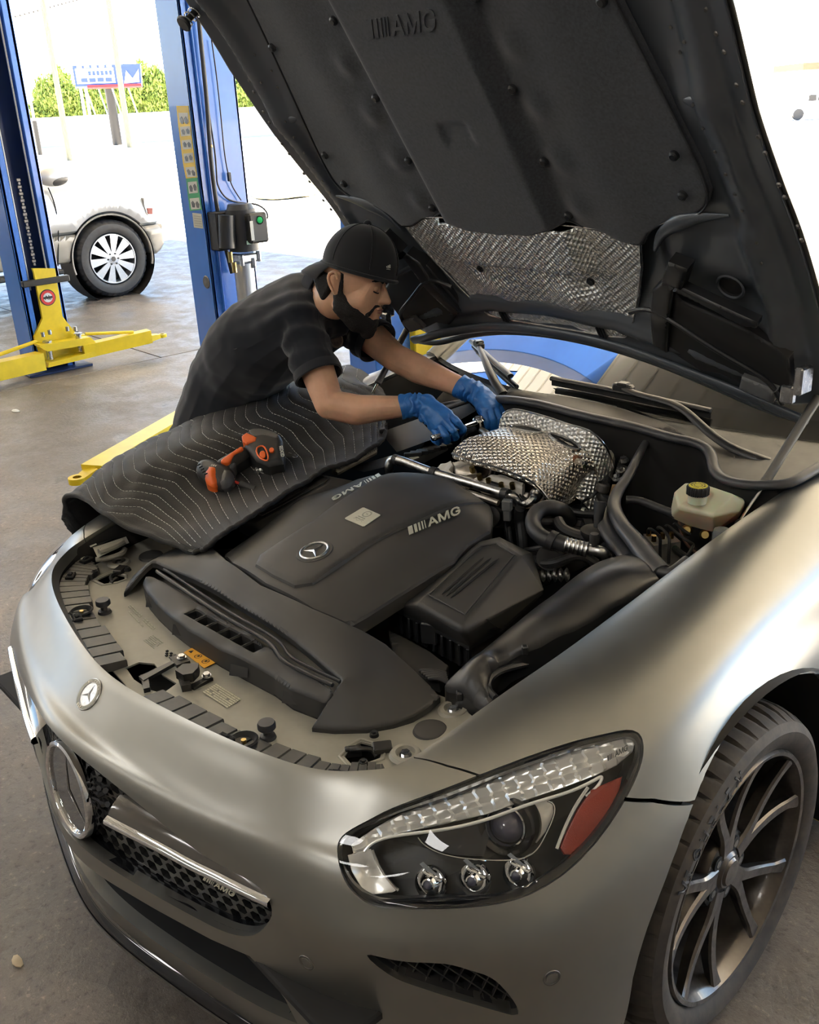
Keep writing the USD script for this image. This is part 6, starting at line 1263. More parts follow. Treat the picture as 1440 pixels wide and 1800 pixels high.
# cap, worn backwards
cap = thing_part('cap', me); CC = L(.022, 0, .056); a = np.linspace(0, 2*math.pi, 73)[:-1]; rows = []
for ph in np.linspace(-.10, math.pi/2-.02, 18):
    r_ = math.cos(ph)**.9 if ph > 0 else 1.0; zz = .112*math.sin(ph) if ph > 0 else .20*ph
    seam = 1-.012*np.abs(np.cos(a*3))**24
    rows.append(tf(np.stack([.022+.108*r_*np.cos(a)*seam, .090*r_*np.sin(a)*seam, .052+zz-.006*np.cos(a+.1)*max(0, 1-ph*2)], 1), HF))
P = np.stack(rows, 0); obj('cap_crown', MB().grid(np.swapaxes(P, 0, 1), closed_u=True).sph(P[-1].mean(0), .012, 2), 'cap', cap, smooth=50)
P0 = np.swapaxes(P[:1], 0, 1)[:, 0]; obj('cap_band', MB().tube(P0+hu*.004, .0055, 8, True, flat=1.0), 'cap', cap, smooth=60); obj('cap_button', MB().lathe([(0, .006), (.006, .005), (.0085, .001), (.008, -.003)], P[-1].mean(0)+hu*.003, hu, 18), 'cap', cap)
for k in range(6): i = int(k*12) % 72; obj('cap_seam', MB().tube(P[1:, i]+unit(P[8, i]-CC)*.001, .0012, 5), 'cap', cap)
bk = []
for r_, dz in ((0, 0), (.35, -.002), (.7, -.010), (1.0, -.022)):
    q = np.linspace(-1.05, 1.05, 26); ang = math.pi+q*(1-.25*r_)
    bk.append(tf(np.stack([.022+(.100+.068*r_*np.cos(q*.95).clip(.15))*np.cos(ang), (.088+.02*r_)*np.sin(ang), .050-.002+dz-.10*r_*.35+.016*np.cos(q)*r_], 1), HF))
B = np.stack(bk, 0); obj('cap_brim', MB().grid(B).grid(B[:, ::-1]-hu*.004), 'cap', cap, smooth=60)
lg = L(.1215, .045, .040); F = frame(L(.113, .052, .064), unit(hf*.75+hs_*.62+hu*.2), hs_*-1+hf*.6); mb = MB()
for k in range(3): mb.ext(Polygon([(k*.0048, 0), (k*.0048+.0034, 0), (k*.0048-.001+.0034, .004+k*.0025), (k*.0048-.001, .004+k*.0025)]), .0015, F)
mb.text('adidas', .003, F@trimesh.transformations.translation_matrix((0, -.0045, 0)), .001, True); obj('cap_emblem', mb, 'label_white', cap, smooth=False)
# polo shirt and trousers
shT = [blob((pel+A([0, 0, .02]), .138), (pel+side*.05, .138), (pel-side*.05, .138), (wai, .138)), blob((wai, .138), (che+side*.05, .134), (che-side*.05, .134)), blob((che+side*.05, .134), (che-side*.05, .134), (upc, .112), (shR, .074), (shL, .074)), blob((upc, .104), (nek+(upc-nek)*.12, .068), (shR, .064), (shL, .064))]
def sleeve(sh, e, k): d = e-sh; return bones((sh, .074*k), (sh+d*.30, .070*k), (sh+d*.60, .068*k))
hemR, hemL = shR+(eR-shR)*.60, shL+(eL-shL)*.62
sh_ = MF.batch_boolean(shT+[sleeve(shR, eR, 1.0), sleeve(shL, eL, 1.0)], manifold3d.OpType.Add)
sh_ = sh_.trim_by_plane(tuple(-unit(eR-shR)), -float(np.dot(unit(eR-shR), hemR+unit(eR-shR)*.02))) if False else sh_
m_ = sh_.refine_to_length(.012).to_mesh(); shirt = trimesh.Trimesh(m_.vert_properties[:, :3], m_.tri_verts, process=True); trimesh.smoothing.filter_taubin(shirt, lamb=.5, nu=.53, iterations=14)
v, n = np.array(shirt.vertices), np.array(shirt.vertex_normals)
ax1 = unit(che-pel); q = np.stack([(v-pel)@ax1*7, (v-pel)@side*3.0, (v-pel)@np.cross(ax1, side)*5], 1)
fold = .030*(meshkit.fbm(q, 3, 11)-.5)+.012*(np.abs(meshkit.fbm(q*[2.2, 1.2, 1.2]+9, 2, 4)-.5)*2-.4)
for sh, e in ((shR, eR), (shL, eL)):
    t_ = ((v-sh)@unit(e-sh))/np.linalg.norm(e-sh); near = np.exp(-(np.linalg.norm(v-(sh+(e-sh)*.2), axis=1)/.11)**2); fold += near*.012*np.sin(t_*26+((v-sh)@side)*30)
shirt.vertices = v+n*np.maximum(fold, -.010)[:, None]
keep = np.ones(len(v), bool)
for sh, e, f_ in ((shR, eR, .60), (shL, eL, .60)):   # open the cuffs
    d = unit(e-sh); hp_ = sh+(e-sh)*f_; keep &= ~(((v-hp_)@d > .004) & (np.linalg.norm(np.cross(v-sh, d), axis=1) < .095) & ((v-sh)@d > 0))
keep &= ~((np.linalg.norm(v-(nek+(L(-.035, 0, -.05)-nek)*.45), axis=1) < .058))
fk = keep[shirt.faces].all(1); obj('shirt', (np.array(shirt.vertices), shirt.faces[fk]), 'shirt', me, smooth=True)
for sh, e, f_ in ((shR, eR, .60), (shL, eL, .60)):
    d = unit(e-sh); c = sh+(e-sh)*f_; F = frame(c, d); a = np.linspace(0, 2*math.pi, 41)[:-1]; rr = .068+.002*np.sin(a*3+1); obj('sleeve_hem', MB().grid(np.swapaxes(np.stack([tf(np.stack([rr*k_*np.cos(a), rr*k_*np.sin(a), np.full(40, z_)], 1), F) for k_, z_ in ((1.0, -.020), (1.035, -.006), (1.03, .006), (.96, .008), (.93, -.01))], 0), 0, 1), closed_u=True), 'shirt', me, smooth=50)
na = unit(L(-.035, 0, -.05)-nek); F = frame(nek+na*.018, na, hf); a = np.linspace(-math.pi, math.pi, 60); op = np.clip((np.abs(a)-.35)/.3, 0, 1)
rows = [tf(np.stack([.068*np.cos(a)*k_, .072*np.sin(a)*k_, z_-.03*np.cos(a)*.6], 1), F) for k_, z_ in ((.94, .012), (.97, .034), (1.02, .040), (1.16, .020), (1.30, -.004), (1.31, -.008))]; obj('collar', MB().grid(np.stack(rows, 0)), 'shirt', me, smooth=60)
c = D_(589, 596, 2.80); N = unit(hf*.75-_fw*.55+CU*.1); pc = None
hit = trimesh.Trimesh(np.array(shirt.vertices), shirt.faces, process=False).ray.intersects_location([CP], [ray((590, 596))])[0]
if len(hit): c = hit[np.argmin(np.linalg.norm(hit-CP, axis=1))]
F = frame(c-ray((590, 596))*.004, unit(CR*.62-_fw*.75+CU*.15)); obj('chest_patch', MB().lathe([(0, .001), (.020, .001), (.027, .001), (.028, -.002)], 0, 0, 32, m=F), 'patch', me); obj('patch_ring', MB().lathe([(.022, .0016), (.0245, .0022), (.027, .0016)], 0, 0, 32, m=F), 'patch_rim', me)
tr = fuse([bones((hipR, .128), (knR, .088), (anR, .068)), bones((hipL, .128), (knL, .088), (anL, .068)), blob((pel-A([0, 0, .02]), .132), (hipR, .125), (hipL, .125))], .02, 8); obj('trousers', tr, 'trousers', me, smooth=True)
for an in (anR, anL): obj('shoe', fuse([blob((A([an[0]-.03, an[1], .045]), .044), (A([an[0]+.16, an[1]+.03, .035]), .034), (A([an[0], an[1], .09]), .045)), MF.cube((.28, .09, .02), True).translate((float(an[0]+.065), float(an[1]+.015), .011))], .012, 4), 'tool_black', me, smooth=True)
# gloved hands, each finger its own chain
def hand(name, wrist, elbow, kn, fingers, thumb, seed):
    w_ = wrist; d = unit(wrist-elbow); parts = [blob((w_+d*.015, .030), *[(k, .0135) for k in kn]), blob((w_+d*.02, .029), (kn[0]*.5+w_*.5, .020), (kn[-1]*.5+w_*.5, .020)), bones((w_-d*.030, .034), (w_+d*.0, .031), (w_+d*.02, .030))]
    for k, f in zip(kn, fingers):
        r0 = .0108; parts.append(bones((k, .0118), (f[0], r0), (f[1], r0*.95), (f[2], r0*.86)))
    parts.append(bones((w_+d*.025, .020), (thumb[0], .0135), (thumb[1], .0112), (thumb[2], .0100)))
    t = fuse(parts, .0045, 7); v, n = np.array(t.vertices), np.array(t.vertex_normals); q = (v-w_)@d
    t.vertices = v+n*(.0045*np.sin(q*260+meshkit.noise(v*45, seed)*9)*np.exp(-((q+.005)/.028)**2)+.0045*(meshkit.fbm(v*70, 2, seed)-.5))[:, None]
    g = thing_part(name, me); obj('glove', t, 'glove', g, smooth=True); F = frame(w_-d*.048, d); a = np.linspace(0, 2*math.pi, 49)[:-1]
    rows = [tf(np.stack([(r_+.0012*np.sin(a*5+i))*np.cos(a), (r_+.0012*np.sin(a*5+i))*np.sin(a), np.full(48, z_)+.004*np.sin(a*2+seed)], 1), F) for i, (r_, z_) in enumerate(((.0335, 0), (.0355, -.001), (.0345, .006), (.0325, .014), (.0345, .022), (.0320, .030)))]
    obj('glove_cuff', MB().grid(np.swapaxes(np.stack(rows, 0), 0, 1), closed_u=True), 'glove', g, smooth=60); return g
def dd(*q): return [D_(a, b, c) for a, b, c in q]
hand('right_hand', wR, eR, dd((789, 729, 2.605), (782, 739, 2.59), (773, 748, 2.60), (763, 753, 2.625)),
     [dd((804, 742, 2.585), (815, 755, 2.60), (809, 765, 2.635)), dd((797, 757, 2.57), (801, 769, 2.60), (791, 770, 2.635)), dd((784, 765, 2.575), (787, 775, 2.605), (777, 772, 2.635)), dd((771, 768, 2.60), (771, 777, 2.62), (763, 772, 2.64))], dd((768, 728, 2.69), (790, 740, 2.69), (806, 748, 2.67)), 1)
hand('left_hand', wL, eL, dd((875, 709, 2.705), (869, 714, 2.69), (861, 719, 2.68), (851, 722, 2.68)),
     [dd((884, 727, 2.69), (886, 744, 2.70), (881, 755, 2.72)), dd((878, 735, 2.67), (879, 751, 2.685), (873, 759, 2.71)), dd((868, 738, 2.665), (868, 752, 2.68), (862, 758, 2.70)), dd((856, 740, 2.67), (856, 751, 2.68), (852, 755, 2.70))], dd((838, 706, 2.74), (848, 726, 2.74), (853, 742, 2.73)), 2)
# ratchet wrench held in both hands
r0, r1, r2 = D_(759, 771, 2.575), D_(817, 750, 2.605), D_(842, 741, 2.66)
rw = thing('ratchet_wrench', 'chrome ratchet wrench held between the two blue gloves', 'wrench')
obj('wrench_handle', MB().tube(spline([r0, r0*.7+r1*.3, r1], 8), [.006, .0085, .0095, .0095, .009, .0085, .008, .0075, .007, .007, .0065, .0065, .006, .006, .006, .006, .006], 14), 'chrome', rw, smooth=50)
obj('wrench_neck', MB().tube(np.vstack([r1, r2]), [.006, .0075], 12), 'chrome', rw); ax = unit(A([.2, -.3, 1.0])); obj('wrench_head', MB().lathe([(0, .012), (.013, .012), (.0165, .008), (.0165, -.006), (.013, -.010), (0, -.010)], r2, ax, 28), 'chrome', rw)
obj('direction_lever', MB().box(r2+ax*.015, (.020, .008, .006), .002, rz=40), 'steel', rw); s0 = r2+A([.03, .02, .004]); obj('wrench_socket', MB().cyl(r2-ax*.010, r2-ax*.045, .0105, n=20), 'chrome', rw)
# ---------------------------------------------------------------- lift posts
def ypoly(mb, pts, x, d):
    """A plate whose outline was read on the plane x, d deep towards -x."""
    P = A([at(a, b, x=x) for a, b in pts]); m_ = frame((x, 0, 0), (1, 0, 0), (0, 1, 0)); q = tf(P, np.linalg.inv(m_))[:, :2]; return mb.ext(Polygon(q).buffer(0), d, m_, -d)
lp = thing('lift_post', 'blue lift post with open channel and low yellow carriage beside the silver SUV', 'car lift')
x0, y0, y1 = -5.75, 2.115, 2.415
mb = MB().box((x0-.16, y0+.012, 1.8), (.32, .024, 3.6), .003).box((x0-.16, y1-.012, 1.8), (.32, .024, 3.6), .003).box((x0-.31, (y0+y1)/2, 1.8), (.02, .29, 3.6), .003).box((x0-.012, y0+.030, 1.8), (.024, .06, 3.6), .004).box((x0-.012, y1-.030, 1.8), (.024, .06, 3.6), .004); obj('post', mb, 'blue', lp, smooth=20)
obj('channel_lining', MB().box((x0-.20, (y0+y1)/2, 1.8), (.02, .25, 3.6), .002), 'blue_dark', lp)
for dy in (.075, .225): obj('cable', MB().cyl((x0-.03, y0+dy, .62), (x0-.03, y0+dy, 3.6), .007, n=8), 'label_white', lp)
mb = MB()
for k in range(26): mb.box((x0-.05, y0+.148, .80+k*.024), (.016, .030 if k % 2 else .018, .02), .002)
obj('leaf_chain', mb, 'dull_metal', lp, kind='stuff')
obj('base_plate', MB().box((x0-.15, (y0+y1)/2, .008), (.5, .5, .016), .003), 'blue_dark', lp)
ca = MB(); xc = x0+.03
ypoly(ca, [(57, 472), (97, 472), (98, 478), (110, 556), (135, 588), (138, 600), (62, 602), (61, 592), (75, 560), (60, 480)], xc, .03); ypoly(ca, [(62, 600), (152, 588), (160, 622), (75, 642)], xc-.02, .10); obj('carriage', ca, 'yellow', lp, smooth=20)
P = [at(a, b, x=xc+.02) for a, b in ((60, 604), (140, 592), (150, 590), (158, 598), (74, 612))]; obj('carriage_top', MB().hull(np.vstack([P, A(P)+[.10, 0, 0], A(P)-[0, 0, .012], A(P)+[.10, 0, -.012]])), 'yellow', lp)
P = [at(a, b, x=xc+.02) for a, b in ((75, 634), (155, 614), (160, 622), (74, 642))]; obj('carriage_foot', MB().hull(np.vstack([P, A(P)+[.12, 0, 0], A(P)-[0, 0, .012]])), 'yellow', lp)
for q in ((86, 616), (140, 602)):
    c = at(*q, x=xc+.07); obj('arm_pin', MB().cyl(c-A([0, 0, .07]), c+A([0, 0, .06]), .022, n=18).cyl(c+A([0, 0, .06]), c+A([0, 0, .075]), .034, n=18), 'steel', lp)
for q in ((76, 592), (88, 588), (119, 582), (133, 582)): c = at(*q, x=xc+.05); obj('carriage_bolt', MB().cyl(c, c+A([0, 0, .035]), .014, n=6), 'steel', lp)
obj('carriage_strap', MB().box(at(80, 494, x=x0+.02), (.05, .36, .045), .004), 'dull_dark', lp)
c = at(84, 523, x=xc+.003); F = frame(c, (1, 0, 0), (0, 1, 0)); obj('carriage_decal', MB().lathe([(0, .002), (.060, .002), (.061, -.002)], 0, 0, 32, m=F), 'print_dark', lp); obj('decal_ring', MB().lathe([(.036, .003), (.054, .003)], 0, 0, 32, m=F), 'sign_red', lp)
mb = MB().ext(Point(0, 0).buffer(.035).difference(sbox(-.05, -.008, .05, .008)), .002, F, .002); obj('decal_disc', mb, 'sign_white', lp); obj('decal_mark', MB().text('AL', .030, F@trimesh.transformations.translation_matrix((0, 0, .004)), .001, True, center=True), 'print_dark', lp, smooth=False)
def beam(p, q, w, h): p, q = A(p), A(q); d = unit(q-p); sd = unit(np.cross([0, 0, 1], d)); mb = MB(); mb.hull([e+sd*a_*w/2+A([0, 0, b_*h/2]) for e in (p, q) for a_ in (-1, 1) for b_ in (-1, 1)]); return mb
a0, a1 = at(157, 622, x=-5.64), at(268, 596, x=-5.58); obj('lift_arm', beam(a0+A([0, -.05, .03]), a1+A([0, -.02, .03]), .10, .10), 'yellow', lp); obj('arm_tip', MB().hull([a1+A(q) for q in ((-.05, -.03, -.01), (.05, -.03, -.01), (.03, .06, .0), (-.03, .06, 0), (-.05, -.03, .04), (.05, -.03, .04), (.03, .06, .03), (-.03, .06, .03))]).lathe([(.018, 0), (.036, 0), (.036, .025), (.018, .025)], a1+A([0, .09, 0]), (0, 0, 1), 20), 'yellow', lp)
a2, a3 = at(72, 634, x=-5.64), at(-60, 664, x=-5.55); obj('lift_arm', beam(a2, a3, .12, .13), 'yellow', lp); obj('arm_rod', MB().cyl(at(64, 600, x=-5.64), at(-60, 652, x=-5.60)+A([0, 0, .03]), .014), 'yellow', lp); obj('arm_rod', MB().cyl(at(150, 587, x=-5.64), at(235, 588, x=-5.6)+A([0, 0, .02]), .012), 'yellow', lp)
# second post of that lift, with its power unit
l2 = thing('lift_post', 'blue lift post with safety stickers, cables and a black power unit behind the man', 'car lift')
x0, y0, y1, dx = -3.65, 2.53, 2.845, .26
mb = MB().box((x0-.008, (y0+y1)/2, 1.8), (.016, y1-y0, 3.6), .003).box((x0-dx/2, y0+.008, 1.8), (dx, .016, 3.6), .003).box((x0-dx/2, y1-.008, 1.8), (dx, .016, 3.6), .003); obj('post', mb, 'blue', l2, smooth=20); obj('base_plate', MB().box((x0-.1, (y0+y1)/2, .008), (.5, .5, .016), .003), 'blue_dark', l2)
obj('back_rail', MB().box((x0+.010, y0+.055, 1.8), (.020, .012, 3.6), .004), 'blue', l2)
def onside(px_): return at(*px_, y=y0-.001)
def tile(name, q, m_, off=.0): P = A([at(a, b, y=y0-.002-off) for a, b in q]); return obj(name, MB().hull(np.vstack([P, P+[0, .002, 0]])), m_, l2)
stt = [(310, 186, 331, 186), (313, 218, 335, 216), (316, 242, 337, 240), (319, 265, 340, 263), (322, 289, 343, 287), (327, 314, 347, 312), (330, 343, 351, 341), (334, 371, 355, 369)]
rng = np.random.default_rng(5)
for i in range(7):
    a, b = stt[i], stt[i+1]; tile('safety_sticker', [(a[0], a[1]), (a[2], a[3]), (b[2], b[3]), (b[0], b[1])], 'label_yellow' if i < 5 else 'label_green')
    f = lambda u, v: (a[0]+(a[2]-a[0])*u+(b[0]-a[0])*v, a[1]+(a[3]-a[1])*u+(b[1]-a[1])*v); lo_ = .38 if i == 0 else .22
    tile('sticker_panel', [f(.12, lo_), f(.9, lo_), f(.9, .92), f(.12, .92)], 'label_white', .0015)
    for k in range(2):
        u, v = .2+.35*k, lo_+.12+.1*rng.random(); tile('sticker_pictogram', [f(u, v+.1), f(u+.14, v), f(u+.28, v+.2), f(u+.22, v+.42), f(u+.05, v+.4)], 'dull_metal', .003)
tile('sticker_panel', [(338, 374), (354, 376), (357, 402), (341, 400)], 'label_cream')
for k in range(5): tile('sticker_print', [(340.5+k*.5, 379+k*4.2), (352.5+k*.6, 380.5+k*4.2), (352.6+k*.6, 381.6+k*4.2), (340.6+k*.5, 380.1+k*4.2)], 'print_grey', .0015)
c = at(363, 496, y=y0-.002); obj('hole_plug', MB().lathe([(0, .004), (.035, .004), (.040, 0)], c, (0, -1, 0), 28), 'dull_metal', l2)
def onback(a, b, d=.02): return at(a, b, x=x0+d)
for r_, pts in ((.013, [(345, -20), (352, 60), (360, 140), (366, 210), (371, 280), (378, 340), (388, 400), (398, 440), (408, 480)]), (.005, [(362, 150), (370, 215), (378, 270), (381, 310), (383, 325), (398, 348), (430, 357)]), (.004, [(372, 70), (379, 120), (388, 200), (395, 270), (402, 308), (410, 330), (424, 352)])): obj('cable', MB().rod([onback(a, b, .02+r_) for a, b in pts], r_, 8), 'rubber', l2, smooth=60)
c = onback(403, 311, .03); obj('cable_joint', MB().box(c, (.02, .02, .05), .003), 'tool_black', l2); obj('cable_joint', MB().box(onback(372, 257, .045), (.012, .014, .016), .003), 'brass', l2)
pu = thing_part('power_unit', l2); xm = x0+.16
mc = at(425, 405, x=xm); obj('unit_bracket', MB().box((x0+.05, mc[1]-.05, mc[2]), (.10, .16, .22), .006), 'plastic', pu)
mt, mb_ = at(427, 367, x=xm), at(430, 440, x=xm); obj('motor', MB().cyl(mb_, A([mb_[0], mb_[1], mt[2]]), .088, n=32).cyl(A([mb_[0], mb_[1], mt[2]]), A([mb_[0], mb_[1], mt[2]+.03]), .08, .07, n=32), 'tool_black', pu)
obj('capacitor_case', MB().cyl(at(400, 436, x=xm+.03), at(398, 378, x=xm+.03), .048, n=24), 'satin', pu)
bx = at(448, 400, x=xm+.08); obj('switch_box', MB().box(bx, (.10, .13, .17), .012), 'tool_black', pu); gb = bx+A([.052, .005, .045]); obj('start_button', MB().lathe([(0, .012), (.016, .011), (.019, .0)], gb, (1, -.3, .0), 20), 'green_button', pu); obj('button_ring', MB().lathe([(.018, .0), (.024, .004), (.026, 0)], gb, (1, -.3, 0), 20), 'dull_dark', pu)
obj('unit_label', MB().box(bx+A([.051, -.052, -.01]), (.002, .022, .11), .0005), 'label_white', pu); obj('unit_label', MB().box(at(440, 426, x=xm+.09), (.004, .05, .022), .001), 'label_mint', pu)
obj('pump_block', MB().box(at(432, 452, x=xm), (.12, .12, .05), .008), 'alu', pu)
for q in ((405, 452), (412, 470), (455, 450), (446, 462), (425, 458)): c = at(*q, x=xm+.06); obj('hydraulic_fitting', MB().cyl(c-A([0, 0, .03]), c+A([0, 0, .03]), .014, n=6), 'brass' if q[0] < 420 else 'alu', pu)
obj('reservoir', MB().cyl(at(428, 466, x=xm)-A([0, 0, .25]), at(428, 462, x=xm), .06, n=28), 'galv', pu)
obj('unit_cable', MB().rod([onback(430, 358, .1), onback(452, 360, .16), onback(468, 372, .2), onback(470, 383, .2), onback(462, 388, .2)], .005, 6), 'rubber', pu)
b0, b1 = at(150, 838, z=.14), at(318, 752, z=.14); obj('lift_arm', beam(b0+A([0, .04, 0]), b1+A([-.25, .30, 0]), .12, .10), 'yellow', l2); obj('arm_tip', MB().lathe([(.022, 0), (.045, 0), (.045, .03), (.022, .03)], b0-A([0, .04, .02]), (0, 0, 1), 24).hull([b0+A(q) for q in ((-.05, .05, -.03), (.05, .05, -.03), (.04, -.02, -.02), (-.04, -.02, -.02), (-.05, .05, .04), (.05, .05, .04), (.04, -.02, .01), (-.04, -.02, .01))]), 'yellow', l2)
# the sports car's own lift, beyond its far wing, and its arm pad at the near side
l3 = thing('lift_post', 'blue and yellow lift post half hidden behind the man and the raised bonnet', 'car lift'); yb = at(613, 610, x=-1.95)[1]
obj('post', MB().box((-1.85, yb+.16, 1.8), (.20, .32, 3.6), .004), 'blue', l3); obj('carriage', MB().box((-1.74, yb+.34, .62), (.05, .26, .70), .006), 'yellow', l3); obj('base_plate', MB().box((-1.85, yb+.16, .008), (.5, .5, .016), .003), 'blue_dark', l3)
obj('lift_arm', MB().box((-1.5, yb+.25, .13), (.8, .12, .10), .006), 'yellow', l3)
l4 = thing('hoist_support', 'yellow hoist support standing behind the near front tyre', 'car lift'); c = at(1462, 1350, x=1.05)
c = at(1450, 1348, z=.16); obj('arm_pad', MB().box(c, (.16, .16, .22), .01), 'yellow', l4); obj('arm_beam', MB().box(c+A([.05, .45, -.06]), (.14, .9, .12), .008), 'yellow', l4); obj('pad_cup', MB().cyl(c+A([0, 0, .11]), c+A([0, 0, .17]), .06, n=24), 'yellow', l4)
# ---------------------------------------------------------------- the silver SUV
sv = thing('suv', 'silver SUV with alloy wheels parked behind the blue lift posts', 'car'); XS = -8.45
def sp(px_, dx=0.0): return at(px_[0], px_[1], x=XS+dx)
wc = sp((203, 457)); wc[2] = .40; R_ = .405
top_px = [(-700, 300), (-60, 312), (20, 311), (80, 318), (167, 322), (215, 329), (240, 335), (255, 344), (262, 360), (268, 378)]
bot_px = [(277, 380), (290, 390), (297, 404), (298, 430), (292, 440), (283, 447), (268, 446)]
out = [sp(q) for q in top_px+bot_px]; yz = A([[q[1], q[2]] for q in out]); yz = np.vstack([yz, [[wc[1]+.46, .40]], [[wc[1]-.46, .42]], [[-3, .42]]]); yz[0] = (-3, 1.32)
body_ = Polygon(yz).buffer(0).difference(Point(wc[1], .41).buffer(.455, 24)); m_ = frame((XS, 0, 0), (1, 0, 0), (0, 1, 0))
body_ = body_.buffer(-.03).buffer(.03)
def rounded(poly, W_, r_, name, mt):
    P, T, loops = domain(poly, .06, rings=(.35*r_, r_)); import shapely; d = np.minimum(shapely.distance(shapely.points(P), poly.boundary), r_); z = -(r_-np.sqrt(np.maximum(r_*r_-(r_-d)**2, 0)))
    z = z-.10*np.clip((P[:, 1]-.72)/.55, 0, 1)**2-.035*np.clip((.75-P[:, 1])/.3, 0, 1)-.16*np.clip((P[:, 0]-wc[1]-.35)/.5, 0, 1)**2
    V = tf(np.c_[P, z], m_); mb = MB().add(V, T); V2 = V.copy(); V2[:, 0] = 2*(XS-W_/2)-V[:, 0]; mb.add(V2, T[:, ::-1])
    for Lp in loops: k = len(Lp); i = np.arange(k); j = (i+1) % k; mb.add(np.vstack([V[Lp], V2[Lp]]), np.stack([i, i+k, j+k, j], 1))
    return obj(name, mb, mt, sv, smooth=40)
low_ = body_.intersection(sbox(-9, 0, 9, .70)); upp = body_.intersection(sbox(-9, .704, 9, 3))
big = lambda g: max(getattr(g, 'geoms', [g]), key=lambda q: q.area)
rounded(big(upp), 1.95, .09, 'body', 'silver'); [rounded(g, 1.95, .05, 'lower_body', 'silver_low') for g in getattr(low_, 'geoms', [low_]) if g.area > .01]
cab = Polygon([(-3, 1.3), (wc[1]-.98, 1.26), (wc[1]-1.65, 1.86), (-3, 1.92)]); rounded(cab, 1.7, .12, 'cabin', 'silver')
obj('wheel_well', MB().lathe([(.47, -.02), (.47, -.35), (0, -.35)], (XS, wc[1], .41), (1, 0, 0), 40), 'black', sv)
a = np.linspace(-.25, math.pi+.25, 40); obj('arch_trim', MB().tube(np.stack([np.full(40, XS-.045), wc[1]+.455*np.cos(a), .41+.455*np.sin(a)], 1), .014, 8), 'silver_low', sv, smooth=60)
for s in (0,):
    wh = thing_part('wheel', sv); wX = A([XS-.05, wc[1], .405]); F = frame(wX, (1, 0, 0), (0, 1, 0))
    n = 180; a = np.arange(n)/n*2*math.pi; prof = A([(.262, -.02), (.275, .008), (.31, .022), (.36, .018), (.388, -.004), (.402, -.03), (.404, -.10), (.404, -.20), (.39, -.24), (.26, -.24)]); Rr = np.repeat(prof[:, :1], n, 1); kk = np.arange(n) % 5; Rr[5, kk == 0] -= .010; Rr[4, kk == 0] -= .008
    v = np.stack([Rr*np.cos(a), Rr*np.sin(a), np.repeat(prof[:, 1:], n, 1)], -1); obj('tyre', MB().grid(np.swapaxes(tf(v, F), 0, 1), closed_u=True), 'rubber', wh, smooth=28)
    obj('rim', MB().lathe([(.262, -.012), (.258, .004), (.248, .004), (.240, -.012), (.234, -.06), (.23, -.2)], 0, 0, 60, m=F), 'alloy', wh); obj('rim_back', MB().lathe([(0, -.10), (.235, -.10)], 0, 0, 40, m=F), 'black', wh)
    for k in range(10):
        t = k*math.pi/5+.1; e, q = A([math.cos(t), math.sin(t), 0]), A([-math.sin(t), math.cos(t), 0]); z = A([0, 0, 1.]); w0, w1 = .020, .046
        obj('spoke', MB().hull(tf([e*.06-q*w0+z*.0, e*.06+q*w0+z*.0, e*.246-q*w1-z*.004, e*.246+q*w1-z*.004, e*.06-q*w0-z*.03, e*.06+q*w0-z*.03, e*.246-q*w1*.8-z*.035, e*.246+q*w1*.8-z*.035], F)), 'alloy', wh)
    obj('wheel_hub', MB().lathe([(0, .008), (.034, .007), (.038, .0), (.075, -.004), (.08, -.03)], 0, 0, 32, m=F), 'alloy', wh); obj('hub_cap', MB().lathe([(0, .0105), (.026, .009), (.028, .007)], 0, 0, 24, m=F), 'tool_grey', wh)
    for k in range(6): t = k*math.pi/3; obj('wheel_nut', MB().cyl(tf((.058*math.cos(t), .058*math.sin(t), -.006), F), tf((.058*math.cos(t), .058*math.sin(t), .008), F), .010, n=6), 'dull_dark', wh)
hl2 = [sp(q, -.03) for q in ((252, 348), (262, 347), (268, 360), (268, 378), (258, 376), (253, 362))]; P = A(hl2); obj('headlamp', MB().hull(np.vstack([P+[.012, 0, 0], P-[.25, -.0, 0]])), 'lamp_clear', sv); P2 = A([sp(q, -.02) for q in ((258, 366), (267, 366), (267, 376), (260, 376))]); obj('indicator', MB().hull(np.vstack([P2+[.012, 0, 0], P2-[.1, 0, 0]])), 'amber', sv)
mr = sp((92, 311), .12); obj('mirror', MB().sph(mr, (.07, .16, .09), 3).box(mr+A([-.10, -.08, -.02]), (.14, .05, .05), .01), 'silver', sv, smooth=60)
obj('mirror_glass', MB().sph(mr+A([0, .02, -.02]), (.068, .14, .07), 3), 'tool_grey', sv, smooth=60)
d = A([sp(q, .002) for q in ((86, 330), (96, 355), (102, 385), (104, 410), (103, 468))]); d[:, 0] += .0; obj('door_gap', MB().rod(d+A([-.02, 0, 0]), .006, 6), 'black', sv)
obj('step_bar', MB().box((XS-.02, wc[1]-1.75, .36), (.16, 2.3, .05), .012), 'tool_black', sv); obj('windscreen_base', MB().box((XS-.98, wc[1]-.95, 1.27), (1.6, .3, .03), .01), 'tool_black', sv)
rr2 = thing_part('rear_wheel', sv); obj('tyre', MB().lathe([(.25, 0), (.31, .02), (.39, 0), (.404, -.03), (.404, -.22), (.26, -.24)], (XS-.05, wc[1]-3.05, .405), (1, 0, 0), 40), 'rubber', rr2); obj('rim', MB().lathe([(0, 0), (.25, 0)], (XS-.05, wc[1]-3.05, .405), (1, 0, 0), 30), 'alloy', rr2)
